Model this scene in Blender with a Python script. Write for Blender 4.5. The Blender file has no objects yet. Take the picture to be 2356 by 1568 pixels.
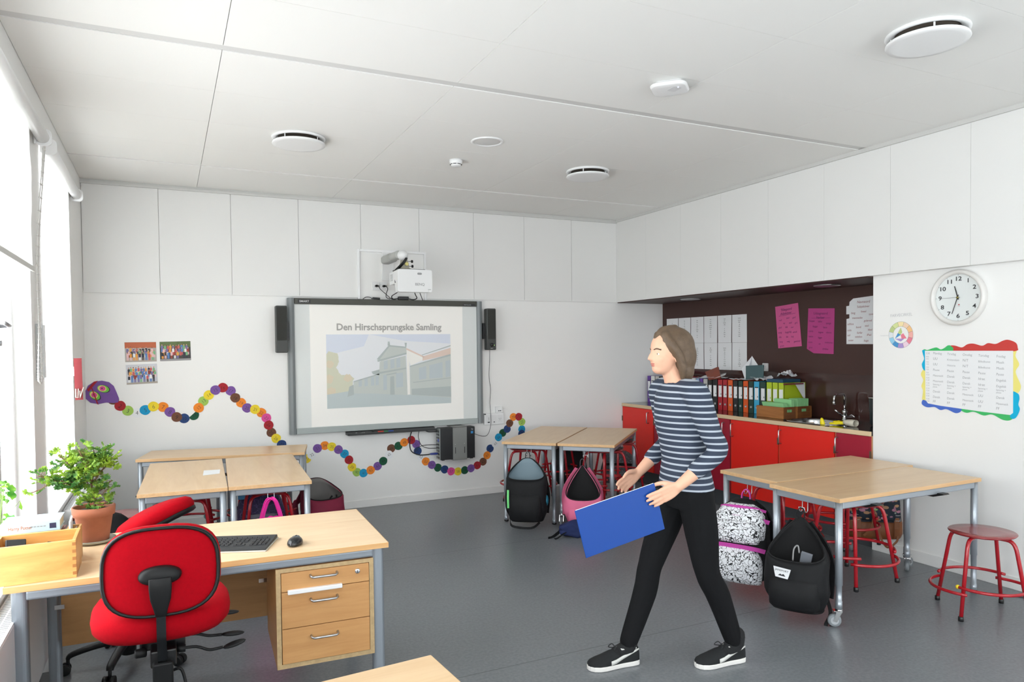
import bpy, bmesh, math, random
from mathutils import Vector, Matrix, Euler

SC = bpy.context.scene
COL = SC.collection
PI = math.pi
random.seed(7)

# ---------------------------------------------------------------- camera
cam_data = bpy.data.cameras.new('camera')
cam_data.sensor_width = 36.0
cam_data.lens = 36.0 * 1652.3 / 2356.0
cam_data.shift_y = 54.5 / 2356.0
cam_data.clip_start = 0.05
cam = bpy.data.objects.new('camera', cam_data)
COL.objects.link(cam)
_yaw, _pitch, _roll = math.radians(25.668), math.radians(-1.4876), math.radians(-0.6377)
_fw = Vector((math.sin(_yaw) * math.cos(_pitch), math.cos(_yaw) * math.cos(_pitch), math.sin(_pitch)))
_rt = Vector((math.cos(_yaw), -math.sin(_yaw), 0))
_up = _rt.cross(_fw)
_r2 = _rt * math.cos(_roll) + _up * math.sin(_roll)
_u2 = -_rt * math.sin(_roll) + _up * math.cos(_roll)
cam.matrix_world = Matrix(((_r2.x, _u2.x, -_fw.x, 0), (_r2.y, _u2.y, -_fw.y, 0), (_r2.z, _u2.z, -_fw.z, 1.62), (0, 0, 0, 1)))
SC.camera = cam

# ---------------------------------------------------------------- daylight and exposure
SC.view_settings.view_transform = 'Standard'
SC.view_settings.look = 'None'
SC.view_settings.gamma = 1.0
SC.view_settings.use_curve_mapping = False
SC.view_settings.exposure = EXPOSURE = 0.06
world = bpy.data.worlds.new('overcast_sky')
SC.world = world
world.use_nodes = True
_bg = world.node_tree.nodes['Background']
_bg.inputs['Color'].default_value = (0.93, 0.97, 1.0, 1)
_bg.inputs['Strength'].default_value = 9.0

def portal(name, y0, y1, z0, z1, x=-0.83):
    d = bpy.data.lights.new(name, 'AREA')
    d.shape = 'RECTANGLE'
    d.size, d.size_y = y1 - y0, z1 - z0
    d.cycles.is_portal = True
    o = bpy.data.objects.new(name, d)
    COL.objects.link(o)
    o.location = (x, (y0 + y1) / 2, (z0 + z1) / 2)
    o.rotation_euler = (PI / 2, 0, -PI / 2)
    return o
WINDOWS = [(2.5, 4.56), (4.97, 6.32), (-2.9, 0.9)]  # last entry is an unseen side window, added to let in more daylight
for _k, (_a, _b) in enumerate(WINDOWS):
    portal('window_daylight', _a, _b, 0.66, 2.84)
_p = portal('window_daylight', 2.3, 4.7, 0.66, 2.6)  # portal for the unseen rear window that was added for extra light
_p.location, _p.rotation_euler = (3.5, -3.43, 1.63), (PI / 2, 0, 0)
_p.rotation_euler = (-PI / 2, 0, PI)

# ---------------------------------------------------------------- materials
def lin(c):
    c = c / 255.0
    return c / 12.92 if c <= 0.04045 else ((c + 0.055) / 1.055) ** 2.4
def rgb(r, g, b):
    return (lin(r), lin(g), lin(b), 1.0)
_MATS = {}
def mat(name, c, rough=0.5, metal=0.0, spec=0.5, emit=0.0, coat=0.0, alpha=1.0, trans=0.0, bump=0.0, bscale=200.0, sheen=0.0, var=0.0, vscale=8.0):
    if name in _MATS:
        return _MATS[name]
    m = bpy.data.materials.new(name)
    m.use_nodes = True
    nt = m.node_tree
    p = nt.nodes['Principled BSDF']
    col = rgb(*c)
    p.inputs['Base Color'].default_value = col
    p.inputs['Roughness'].default_value = rough
    p.inputs['Metallic'].default_value = metal
    p.inputs['Specular IOR Level'].default_value = spec
    p.inputs['Coat Weight'].default_value = coat
    p.inputs['Transmission Weight'].default_value = trans
    p.inputs['Alpha'].default_value = alpha
    p.inputs['Sheen Weight'].default_value = sheen
    if emit:
        p.inputs['Emission Color'].default_value = col
        p.inputs['Emission Strength'].default_value = emit
    tc = nt.nodes.new('ShaderNodeTexCoord')
    if bump:
        n = nt.nodes.new('ShaderNodeTexNoise')
        n.inputs['Scale'].default_value = bscale
        n.inputs['Detail'].default_value = 3
        b = nt.nodes.new('ShaderNodeBump')
        b.inputs['Strength'].default_value = bump
        b.inputs['Distance'].default_value = 0.002
        nt.links.new(tc.outputs['Object'], n.inputs['Vector'])
        nt.links.new(n.outputs['Fac'], b.inputs['Height'])
        nt.links.new(b.outputs['Normal'], p.inputs['Normal'])
    if var:
        n = nt.nodes.new('ShaderNodeTexNoise')
        n.inputs['Scale'].default_value = vscale
        n.inputs['Detail'].default_value = 5
        r = nt.nodes.new('ShaderNodeValToRGB')
        r.color_ramp.elements[0].position = 0.3
        r.color_ramp.elements[1].position = 0.7
        r.color_ramp.elements[0].color = tuple(x * (1 - var) for x in col[:3]) + (1,)
        r.color_ramp.elements[1].color = tuple(min(1, x * (1 + var)) for x in col[:3]) + (1,)
        nt.links.new(tc.outputs['Object'], n.inputs['Vector'])
        nt.links.new(n.outputs['Fac'], r.inputs['Fac'])
        nt.links.new(r.outputs['Color'], p.inputs['Base Color'])
    _MATS[name] = m
    return m
def wood(name, c1, c2, axis=0, rough=0.4, scale=1.0, stretch=14.0):
    if name in _MATS:
        return _MATS[name]
    m = mat(name, c1, rough)
    nt = m.node_tree
    p = nt.nodes['Principled BSDF']
    tc = nt.nodes['Texture Coordinate']
    mp = nt.nodes.new('ShaderNodeMapping')
    s = [stretch * scale] * 3
    s[axis] = 1.2 * scale
    mp.inputs['Scale'].default_value = s
    n1 = nt.nodes.new('ShaderNodeTexNoise')
    n1.inputs['Scale'].default_value = 1.6
    n1.inputs['Detail'].default_value = 8
    n1.inputs['Roughness'].default_value = 0.65
    n1.inputs['Distortion'].default_value = 0.6
    r = nt.nodes.new('ShaderNodeValToRGB')
    r.color_ramp.elements[0].position = 0.32
    r.color_ramp.elements[1].position = 0.68
    r.color_ramp.elements[0].color = rgb(*c1)
    r.color_ramp.elements[1].color = rgb(*c2)
    nt.links.new(tc.outputs['Object'], mp.inputs['Vector'])
    nt.links.new(mp.outputs['Vector'], n1.inputs['Vector'])
    nt.links.new(n1.outputs['Fac'], r.inputs['Fac'])
    nt.links.new(r.outputs['Color'], p.inputs['Base Color'])
    return m

# ---------------------------------------------------------------- mesh building
def V(*a):
    return Vector(a if len(a) > 1 else a[0])
class MB:
    """Collects shapes; build() links them as one mesh object."""
    def __init__(s):
        s.v, s.f, s.mi, s.sm, s.k = [], [], [], [], 0
    def use(s, k):
        s.k = k
        return s
    def add(s, vs, fs, smooth=False):
        b = len(s.v)
        s.v += [Vector(p) for p in vs]
        for f in fs:
            s.f.append([b + i for i in f])
            s.mi.append(s.k)
            s.sm.append(smooth)
        return s
    def box(s, a, b):
        x0, y0, z0 = a
        x1, y1, z1 = b
        vs = [(x0, y0, z0), (x1, y0, z0), (x1, y1, z0), (x0, y1, z0), (x0, y0, z1), (x1, y0, z1), (x1, y1, z1), (x0, y1, z1)]
        return s.add(vs, [(0, 3, 2, 1), (4, 5, 6, 7), (0, 1, 5, 4), (1, 2, 6, 5), (2, 3, 7, 6), (3, 0, 4, 7)])
    def hexa(s, low, high):
        """Box from four low corners and four high corners (any quads)."""
        return s.add(list(low) + list(high), [(0, 3, 2, 1), (4, 5, 6, 7), (0, 1, 5, 4), (1, 2, 6, 5), (2, 3, 7, 6), (3, 0, 4, 7)])
    def obox(s, c, d, rot=(0, 0, 0)):
        R = Euler(rot).to_matrix()
        c = Vector(c)
        h = Vector(d) / 2
        vs = [c + R @ Vector((sx * h.x, sy * h.y, sz * h.z)) for sz in (-1, 1) for sx, sy in ((-1, -1), (1, -1), (1, 1), (-1, 1))]
        return s.add(vs, [(0, 3, 2, 1), (4, 5, 6, 7), (0, 1, 5, 4), (1, 2, 6, 5), (2, 3, 7, 6), (3, 0, 4, 7)])
    def loft(s, rings, cap=True, closed=True, smooth=True):
        n = len(rings[0])
        vs = [p for r in rings for p in r]
        fs = []
        for i in range(len(rings) - 1):
            for j in range(n if closed else n - 1):
                a, b = i * n + j, i * n + (j + 1) % n
                fs.append((a, b, b + n, a + n))
        if cap and closed:
            fs.append(tuple(reversed(range(n))))
            fs.append(tuple(range((len(rings) - 1) * n, len(rings) * n)))
        return s.add(vs, fs, smooth)
    def sweep(s, pts, section, closed=False, up=None, cap=True, smooth=True, scale=None):
        """Sweep a 2D section (list of (a,b)) along pts."""
        pts = [Vector(p) for p in pts]
        n = len(pts)
        T = []
        for i in range(n):
            if closed:
                t = pts[(i + 1) % n] - pts[i - 1]
            else:
                t = pts[min(i + 1, n - 1)] - pts[max(i - 1, 0)]
            T.append(t.normalized() if t.length > 1e-9 else Vector((0, 0, 1)))
        if up is not None:
            a = Vector(up)
        else:
            a = Vector((0, 0, 1)) if abs(T[0].z) < 0.9 else Vector((1, 0, 0))
        rings = []
        for i in range(n):
            a = (Vector(up) if up is not None else a)
            a = a - T[i] * a.dot(T[i])
            if a.length < 1e-6:
                a = T[i].orthogonal()
            a.normalize()
            b = T[i].cross(a)
            k = scale[i] if scale else 1.0
            rings.append([pts[i] + a * (p[0] * k) + b * (p[1] * k) for p in section])
        if closed:
            rings.append(rings[0])
        return s.loft(rings, cap=cap and not closed, smooth=smooth)
    def tube(s, pts, r, n=8, closed=False, cap=True):
        if isinstance(r, (int, float)):
            sec = [(math.cos(2 * PI * j / n) * r, math.sin(2 * PI * j / n) * r) for j in range(n)]
            return s.sweep(pts, sec, closed, cap=cap)
        sec = [(math.cos(2 * PI * j / n), math.sin(2 * PI * j / n)) for j in range(n)]
        return s.sweep(pts, sec, closed, cap=cap, scale=list(r))
    def strap(s, pts, w, t, up):
        """Flat strap: width w along `up`, thickness t."""
        return s.sweep(pts, [(-w / 2, -t / 2), (w / 2, -t / 2), (w / 2, t / 2), (-w / 2, t / 2)], up=up, smooth=False)
    def lathe(s, prof, c=(0, 0, 0), n=24, axis='z', smooth=True, cap=True):
        c = Vector(c)
        rings = []
        for r, h in prof:
            ring = []
            for j in range(n):
                a = 2 * PI * j / n
                x, y = math.cos(a) * r, math.sin(a) * r
                ring.append(c + (Vector((x, y, h)) if axis == 'z' else Vector((h, x, y)) if axis == 'x' else Vector((y, h, x))))
            rings.append(ring)
        return s.loft(rings, cap=cap, smooth=smooth)
    def prism(s, poly, o, u, v, d, smooth=False):
        """Extrude a 2D polygon lying in plane (o,u,v) by vector d."""
        o, u, v, d = Vector(o), Vector(u), Vector(v), Vector(d)
        n = len(poly)
        a = [o + u * p[0] + v * p[1] for p in poly]
        vs = a + [p + d for p in a]
        fs = [tuple(reversed(range(n))), tuple(range(n, 2 * n))] + [(i, (i + 1) % n, (i + 1) % n + n, i + n) for i in range(n)]
        return s.add(vs, fs, smooth)
    def flat(s, poly, o, u, v):
        o, u, v = Vector(o), Vector(u), Vector(v)
        return s.add([o + u * p[0] + v * p[1] for p in poly], [tuple(range(len(poly)))])
    def ball(s, c, r, nu=16, nv=10, rot=None):
        c = Vector(c)
        r = (r, r, r) if isinstance(r, (int, float)) else r
        R = Euler(rot).to_matrix() if rot else None
        rings = []
        for i in range(nv + 1):
            t = PI * i / nv - PI / 2
            k = max(math.cos(t), 0.02)
            ring = []
            for j in range(nu):
                a = 2 * PI * j / nu
                p = Vector((math.cos(a) * k * r[0], math.sin(a) * k * r[1], math.sin(t) * r[2]))
                ring.append(c + (R @ p if R else p))
            rings.append(ring)
        return s.loft(rings)
    def text(s, t, o, u, v, size, align='l', weight=0.0, stretch=1.0, slant=0.0):
        """Flat lettering with its baseline start at o, running along u, upright along v."""
        vs, fs, w = glyphs(t, weight)
        dx = 0 if align == 'l' else -w / 2 if align == 'c' else -w
        o, u, v = Vector(o), Vector(u), Vector(v)
        return s.add([o + u * ((x + dx + slant * y) * size * stretch) + v * (y * size) for x, y in vs], fs)
    def build(s, name, mats, parent=None, bevel=0.0, seg=2, sub=0, world=False, at=None, angle=40, remesh=0.0, solid=0.0):
        me = bpy.data.meshes.new(name)
        if world and parent is not None:
            inv = parent.matrix_basis.inverted()
            vs = [inv @ p for p in s.v]
        elif at is not None:
            vs = [p - Vector(at) for p in s.v]
        else:
            vs = s.v
        me.from_pydata([tuple(p) for p in vs], [], s.f)
        for m in (mats if isinstance(mats, (list, tuple)) else [mats]):
            me.materials.append(m)
        me.polygons.foreach_set('material_index', s.mi)
        me.polygons.foreach_set('use_smooth', s.sm)
        me.update()
        bm = bmesh.new()
        bm.from_mesh(me)
        bmesh.ops.recalc_face_normals(bm, faces=bm.faces)
        bm.to_mesh(me)
        bm.free()
        o = bpy.data.objects.new(name, me)
        COL.objects.link(o)
        if parent is not None:
            o.parent = parent
        elif at is not None:
            o.location = at
        if solid:
            d = o.modifiers.new('solid', 'SOLIDIFY')
            d.thickness = solid
            d.offset = 0
        if bevel:
            d = o.modifiers.new('bevel', 'BEVEL')
            d.width = bevel
            d.segments = seg
            d.limit_method = 'ANGLE'
            d.angle_limit = math.radians(angle)
        if remesh:
            d = o.modifiers.new('remesh', 'REMESH')
            d.mode = 'VOXEL'
            d.voxel_size = remesh
            d.use_smooth_shade = True
            d = o.modifiers.new('smooth', 'SMOOTH')
            d.factor = 0.5
            d.iterations = 6
        if sub:
            d = o.modifiers.new('sub', 'SUBSURF')
            d.levels = d.render_levels = sub
        return o

_GL = {}
def glyphs(t, weight=0.0):
    key = (t, weight)
    if key not in _GL:
        cu = bpy.data.curves.new('t', 'FONT')
        cu.body = t
        cu.offset = weight
        cu.resolution_u = 3
        ob = bpy.data.objects.new('t', cu)
        COL.objects.link(ob)
        dg = bpy.context.evaluated_depsgraph_get()
        me = bpy.data.meshes.new_from_object(ob.evaluated_get(dg))
        vs = [(p.co.x, p.co.y) for p in me.vertices]
        fs = [tuple(p.vertices) for p in me.polygons]
        bpy.data.objects.remove(ob)
        bpy.data.curves.remove(cu)
        bpy.data.meshes.remove(me)
        w = max([p[0] for p in vs], default=0)
        _GL[key] = (vs, fs, w)
    return _GL[key]

def tag(o, label, cat, group=None):
    o['label'] = label
    o['category'] = cat
    if group:
        o['group'] = group
    return o
def thing(name, label, cat, loc=(0, 0, 0), rotz=0.0, group=None, rot=None):
    o = bpy.data.objects.new(name, None)
    o.empty_display_size = 0.1
    COL.objects.link(o)
    o.location = loc
    o.rotation_euler = rot if rot else (0, 0, rotz)
    return tag(o, label, cat, group)
def struct(name, mb, m, **k):
    o = mb.build(name, m, **k)
    o['kind'] = 'structure'
    return o
def dup(root, loc, rotz, label=None, group=None, rot=None):
    r = root.copy()
    COL.objects.link(r)
    r.location = loc
    r.rotation_euler = rot if rot else (0, 0, rotz)
    if label:
        r['label'] = label
    if group:
        r['group'] = group
    for ch in list(root.children):
        c = ch.copy()
        COL.objects.link(c)
        c.parent = r
        for g in list(ch.children):
            d = g.copy()
            COL.objects.link(d)
            d.parent = c
    return r
def bez(p0, p1, p2, p3, n=12):
    p0, p1, p2, p3 = map(Vector, (p0, p1, p2, p3))
    out = []
    for i in range(n + 1):
        t = i / n
        out.append(p0 * (1 - t) ** 3 + p1 * 3 * t * (1 - t) ** 2 + p2 * 3 * t * t * (1 - t) + p3 * t ** 3)
    return out
def spline(pts, k=6, closed=False):
    """Catmull-Rom through pts."""
    P = [Vector(p) for p in pts]
    n = len(P)
    out = []
    for i in range(n if closed else n - 1):
        if closed:
            a, b, c, d = P[i - 1], P[i], P[(i + 1) % n], P[(i + 2) % n]
        else:
            a, b, c, d = P[max(i - 1, 0)], P[i], P[i + 1], P[min(i + 2, n - 1)]
        for j in range(k):
            t = j / k
            out.append(0.5 * ((2 * b) + (c - a) * t + (2 * a - 5 * b + 4 * c - d) * t * t + (3 * b - a - 3 * c + d) * t ** 3))
    if not closed:
        out.append(P[-1])
    return out
def sring(c, rx, ry, n=24, e=2.6, rot=0.0):
    """Superellipse ring in a horizontal plane."""
    out = []
    for j in range(n):
        a = 2 * PI * j / n
        ca, sa = math.cos(a), math.sin(a)
        x = abs(ca) ** (2 / e) * (1 if ca >= 0 else -1) * rx
        y = abs(sa) ** (2 / e) * (1 if sa >= 0 else -1) * ry
        out.append(Vector((c[0] + x * math.cos(rot) - y * math.sin(rot), c[1] + x * math.sin(rot) + y * math.cos(rot), c[2])))
    return out
def rrect(w, h, r, n=5):
    """Rounded rectangle polygon centred on 0."""
    out = []
    for cx, cy, a0 in ((w / 2 - r, h / 2 - r, 0), (-w / 2 + r, h / 2 - r, PI / 2), (-w / 2 + r, -h / 2 + r, PI), (w / 2 - r, -h / 2 + r, 1.5 * PI)):
        for i in range(n + 1):
            a = a0 + PI / 2 * i / n
            out.append((cx + math.cos(a) * r, cy + math.sin(a) * r))
    return out
def disc(r, n=28, sx=1.0, sy=1.0, c=(0, 0)):
    return [(c[0] + math.cos(2 * PI * i / n) * r * sx, c[1] + math.sin(2 * PI * i / n) * r * sy) for i in range(n)]

# ================================================================ the room
M_WALL = mat('white_paint', (240, 240, 238), 0.6, bump=0.05, bscale=300)
M_PANEL = mat('white_panel', (230, 230, 228), 0.45)
M_CEIL = mat('ceiling_tile', (240, 240, 237), 0.8)
M_BAND = mat('ceiling_band', (215, 215, 213), 0.7)
M_TRIM = mat('pale_grey_trim', (205, 205, 202), 0.5)
M_BASE = mat('skirting_white', (238, 238, 236), 0.4)
M_FRAME = mat('window_frame_white', (240, 241, 242), 0.35)
M_BROWN = mat('dark_brown_board', (66, 40, 34), 0.5)
M_GLOSS = mat('dark_brown_glass', (66, 42, 38), 0.08, spec=0.5)
M_DARK = mat('plinth_dark', (66, 70, 74), 0.5)
M_BLACK = mat('black_plastic', (24, 25, 26), 0.4)
M_CHROME = mat('chrome', (225, 226, 228), 0.12, metal=1.0)
M_STEEL = mat('brushed_steel', (190, 192, 194), 0.3, metal=1.0)
M_WHITE = mat('white_plastic', (236, 237, 237), 0.35)
M_PAPER = mat('paper_white', (236, 238, 240), 0.7)
M_INK = mat('ink_dark', (50, 52, 56), 0.7)
M_PENCIL = mat('pencil_grey', (140, 142, 146), 0.7)

def floor_material():
    m = mat('linoleum_grey', (112, 116, 120), 0.3, spec=0.5)
    nt = m.node_tree
    p = nt.nodes['Principled BSDF']
    tc = nt.nodes['Texture Coordinate']
    n1 = nt.nodes.new('ShaderNodeTexNoise')
    n1.inputs['Scale'].default_value = 60
    n1.inputs['Detail'].default_value = 6
    r = nt.nodes.new('ShaderNodeValToRGB')
    r.color_ramp.elements[0].color = rgb(106, 110, 114)
    r.color_ramp.elements[1].color = rgb(120, 124, 128)
    r.color_ramp.elements[0].position = 0.35
    r.color_ramp.elements[1].position = 0.65
    nt.links.new(tc.outputs['Object'], n1.inputs['Vector'])
    nt.links.new(n1.outputs['Fac'], r.inputs['Fac'])
    # welded seams between the rolls of linoleum, every 2.05 m along the room
    sx = nt.nodes.new('ShaderNodeSeparateXYZ')
    nt.links.new(tc.outputs['Object'], sx.inputs['Vector'])
    a = nt.nodes.new('ShaderNodeMath')
    a.operation = 'SUBTRACT'
    a.inputs[1].default_value = 3.25 - 20.5
    nt.links.new(sx.outputs['Y'], a.inputs[0])
    mo = nt.nodes.new('ShaderNodeMath')
    mo.operation = 'MODULO'
    mo.inputs[1].default_value = 2.05
    nt.links.new(a.outputs[0], mo.inputs[0])
    lt = nt.nodes.new('ShaderNodeMath')
    lt.operation = 'LESS_THAN'
    lt.inputs[1].default_value = 0.006
    nt.links.new(mo.outputs[0], lt.inputs[0])
    mx = nt.nodes.new('ShaderNodeMix')
    mx.data_type = 'RGBA'
    mx.inputs['B'].default_value = rgb(78, 81, 84)
    nt.links.new(lt.outputs[0], mx.inputs['Factor'])
    nt.links.new(r.outputs['Color'], mx.inputs['A'])
    nt.links.new(mx.outputs['Result'], p.inputs['Base Color'])
    n2 = nt.nodes.new('ShaderNodeTexNoise')
    n2.inputs['Scale'].default_value = 9
    n2.inputs['Detail'].default_value = 4
    b = nt.nodes.new('ShaderNodeBump')
    b.inputs['Strength'].default_value = 0.12
    b.inputs['Distance'].default_value = 0.01
    nt.links.new(tc.outputs['Object'], n2.inputs['Vector'])
    nt.links.new(n2.outputs['Fac'], b.inputs['Height'])
    nt.links.new(b.outputs['Normal'], p.inputs['Normal'])
    return m
M_FLOOR = floor_material()
struct('floor', MB().box((-0.9, -3.3, -0.1), (5.8, 7.4, 0)), M_FLOOR)

# ceiling: core slab and butted tiles with fine joints, two wider cross bands
mb = MB().box((-0.9, -3.3, 3.125), (5.8, 7.4, 3.3))
xs = [-0.64, 0.28, 1.505, 2.755, 3.945, 4.9]
ys = [-3.2]
y = -2.36
while y < 3.7:
    ys.append(y)
    y += 0.62
ys = ys + [3.795]
ys2 = [3.862, 4.48, 5.10, 5.72, 6.313]
ys3 = [6.343, 7.20]
def tiles(mb, yl):
    for i in range(len(xs) - 1):
        for j in range(len(yl) - 1):
            g = 0.0009
            mb.box((xs[i] + 0.0016, yl[j] + g, 3.10), (xs[i + 1] - 0.0016, yl[j + 1] - g, 3.13))
tiles(mb, ys); tiles(mb, ys2); tiles(mb, ys3)
mb.use(1).box((-0.64, 3.797, 3.104), (4.9, 3.86, 3.13)).box((-0.64, 6.315, 3.108), (4.9, 6.341, 3.13))
struct('ceiling', mb, [M_CEIL, M_BAND])

# back wall with the row of raised panels and the projector niche
struct('wall_back', MB().box((-0.9, 7.21, 0), (5.8, 7.4, 3.3)), M_WALL)
mb = MB()
px = [-0.636, -0.04, 0.565, 1.177, 1.785, 2.399, 3.013, 3.623, 4.235, 4.853]
zt = 2.596
for i in range(9):
    mb.box((px[i] + 0.0015, 7.195, zt), (px[i + 1] - 0.0015, 7.211, 3.06))
low = [-0.636, -0.04, 0.565, 1.177, 1.750]
for i in range(4):
    mb.box((low[i] + 0.0015, 7.195, 2.134), (low[i + 1] - 0.0015 * (i < 3), 7.211, zt))
low = [2.462, 3.013, 3.623, 4.235, 4.853]
for i in range(4):
    mb.box((low[i] + 0.0015 * (i > 0), 7.195, 2.134), (low[i + 1] - 0.0015, 7.211, zt))
mb.box((-0.64, 7.192, 2.124), (1.75, 7.211, 2.134)).box((2.462, 7.192, 2.124), (4.853, 7.211, 2.134))
struct('wall_back_upper', mb, M_PANEL)
mb = MB().box((1.745, 7.183, 2.11), (1.767, 7.212, zt + 0.016)).box((1.767, 7.183, zt - 0.008), (2.447, 7.212, zt + 0.016)).box((2.447, 7.183, 2.11), (2.469, 7.212, zt + 0.016))
struct('trim_1', mb, M_FRAME, bevel=0.002)
mb = MB().box((-0.64, 7.175, 3.06), (4.853, 7.212, 3.082)).box((-0.64, 7.185, 3.082), (4.853, 7.212, 3.10))
struct('trim_2', mb, M_TRIM)
struct('trim_3', MB().box((4.835, -3.2, 3.07), (4.86, 7.175, 3.10)), M_TRIM)
struct('baseboard_back', MB().box((-0.64, 7.197, 0), (4.96, 7.212, 0.075)), M_BASE, bevel=0.003)

# right wall, its upper panels and the kitchen recess
struct('wall_right', MB().box((4.945, -3.3, 0), (5.75, 3.812, 3.1)), M_WALL)
mb = MB().box((4.858, -3.3, 2.128), (5.75, 7.2, 3.1))
yl = [7.2, 6.615, 6.01, 5.405, 4.799, 4.195, 3.60, 3.01, 2.41, 1.81, 1.21, 0.6, 0, -0.6, -1.2, -1.8, -2.4, -3.2]
for i in range(len(yl) - 1):
    mb.box((4.853, yl[i + 1] + 0.0008, 2.126), (4.86, yl[i] - 0.0008, 3.072))
struct('wall_right_upper', mb, M_PANEL)
struct('baseboard_right', MB().box((4.935, -3.3, 0), (4.946, 3.812, 0.085)), M_BASE, bevel=0.003)
struct('wall_recess', MB().box((5.54, 3.812, 0), (5.75, 7.21, 2.128)), M_BROWN)
struct('trim_4', MB().box((5.534, 3.814, 0.92), (5.541, 7.208, 1.33)), M_GLOSS)
struct('trim_5', MB().box((4.875, 3.814, 2.118), (5.54, 7.208, 2.1275)), M_BROWN)
struct('wall_front', MB().box((-0.9, -3.4, 0), (2.3, -3.2, 3.3)).box((4.7, -3.4, 0), (5.8, -3.2, 3.3)).box((2.3, -3.4, 0), (4.7, -3.2, 0.66)).box((2.3, -3.4, 2.6), (4.7, -3.2, 3.3)), M_WALL)  # opening left for the added rear window

# window wall: sill wall, lintel, piers, corner
mb = MB()
mb.box((-0.86, -3.3, 0), (-0.64, 7.3, 0.60))
mb.box((-0.86, -3.3, 2.84), (-0.64, 7.3, 3.2))
mb.box((-0.86, 6.32, 0.60), (-0.64, 7.3, 2.84))
mb.box((-0.86, 4.56, 0.60), (-0.645, 4.97, 2.84))
mb.box((-0.86, 0.9, 0.60), (-0.64, 2.5, 2.84))
mb.box((-0.86, -3.3, 0.60), (-0.64, -2.9, 2.84))
struct('wall_left', mb, M_WALL)
M_GLASS = mat('window_glass', (250, 253, 253), 0.0, trans=1.0, spec=0.3)
_g = M_GLASS.node_tree
_mix = _g.nodes.new('ShaderNodeMixShader')
_tr = _g.nodes.new('ShaderNodeBsdfTransparent')
_gl = _g.nodes.new('ShaderNodeBsdfGlossy')
_gl.inputs['Roughness'].default_value = 0.02
_mix.inputs['Fac'].default_value = 0.06
_g.links.new(_tr.outputs[0], _mix.inputs[1])
_g.links.new(_gl.outputs[0], _mix.inputs[2])
_g.links.new(_mix.outputs[0], _g.nodes['Material Output'].inputs['Surface'])
M_SASH = mat('sash_grey', (176, 180, 182), 0.4)
w = struct('window_4', MB().box((2.3, -3.36, 0.66), (2.36, -3.30, 2.6)).box((4.64, -3.36, 0.66), (4.7, -3.30, 2.6)).box((2.36, -3.36, 0.66), (4.64, -3.30, 0.72)).box((2.36, -3.36, 2.54), (4.64, -3.30, 2.6)).box((3.47, -3.36, 0.72), (3.53, -3.30, 2.54)), M_FRAME)  # unseen window added behind the camera to brighten the room
MB().box((2.36, -3.335, 0.72), (3.47, -3.330, 2.54)).build('window_pane', M_GLASS, w)
MB().box((3.53, -3.335, 0.72), (4.64, -3.330, 2.54)).build('window_pane', M_GLASS, w)
for k, (a, b) in enumerate(WINDOWS):
    fr = MB()
    z0, z1 = 0.60, 2.84
    for r in (((-0.80, a, z0), (-0.73, a + 0.05, z1)), ((-0.80, b - 0.05, z0), (-0.73, b, z1)),
              ((-0.80, a + 0.05, z0), (-0.73, b - 0.05, z0 + 0.06)), ((-0.80, a + 0.05, z1 - 0.06), (-0.73, b - 0.05, z1))):
        fr.box(*r)
    if k == 0:
        for yy in (4.05, 3.2):
            fr.use(1).box((-0.79, yy, z0 + 0.06), (-0.725, yy + 0.10, z1 - 0.06))
    w = struct('window_%d' % (k + 1), fr, [M_FRAME, M_SASH], bevel=0.004)  # the last of these is the added, unseen side window
    gl = MB().box((-0.768, a + 0.05, z0 + 0.06), (-0.762, b - 0.05, z1 - 0.06)).build('window_pane', M_GLASS, w)
    sl = MB().box((-0.735, a, z0 - 0.002), (-0.63, b, z0 + 0.022)).build('window_sill', M_FRAME, w, bevel=0.004)
    if k == 0:
        h = MB()
        h.obox((-0.722, 4.10, 1.70), (0.012, 0.035, 0.15))
        h.tube([(-0.72, 4.10, 1.74), (-0.675, 4.10, 1.74), (-0.668, 4.09, 1.742), (-0.668, 3.98, 1.752)], 0.010, 8)
        h.tube([(-0.72, 4.10, 1.66), (-0.70, 4.10, 1.66)], 0.013, 10)
        h.build('window_handle', mat('handle_grey', (150, 150, 152), 0.3, metal=0.6), w)

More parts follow.
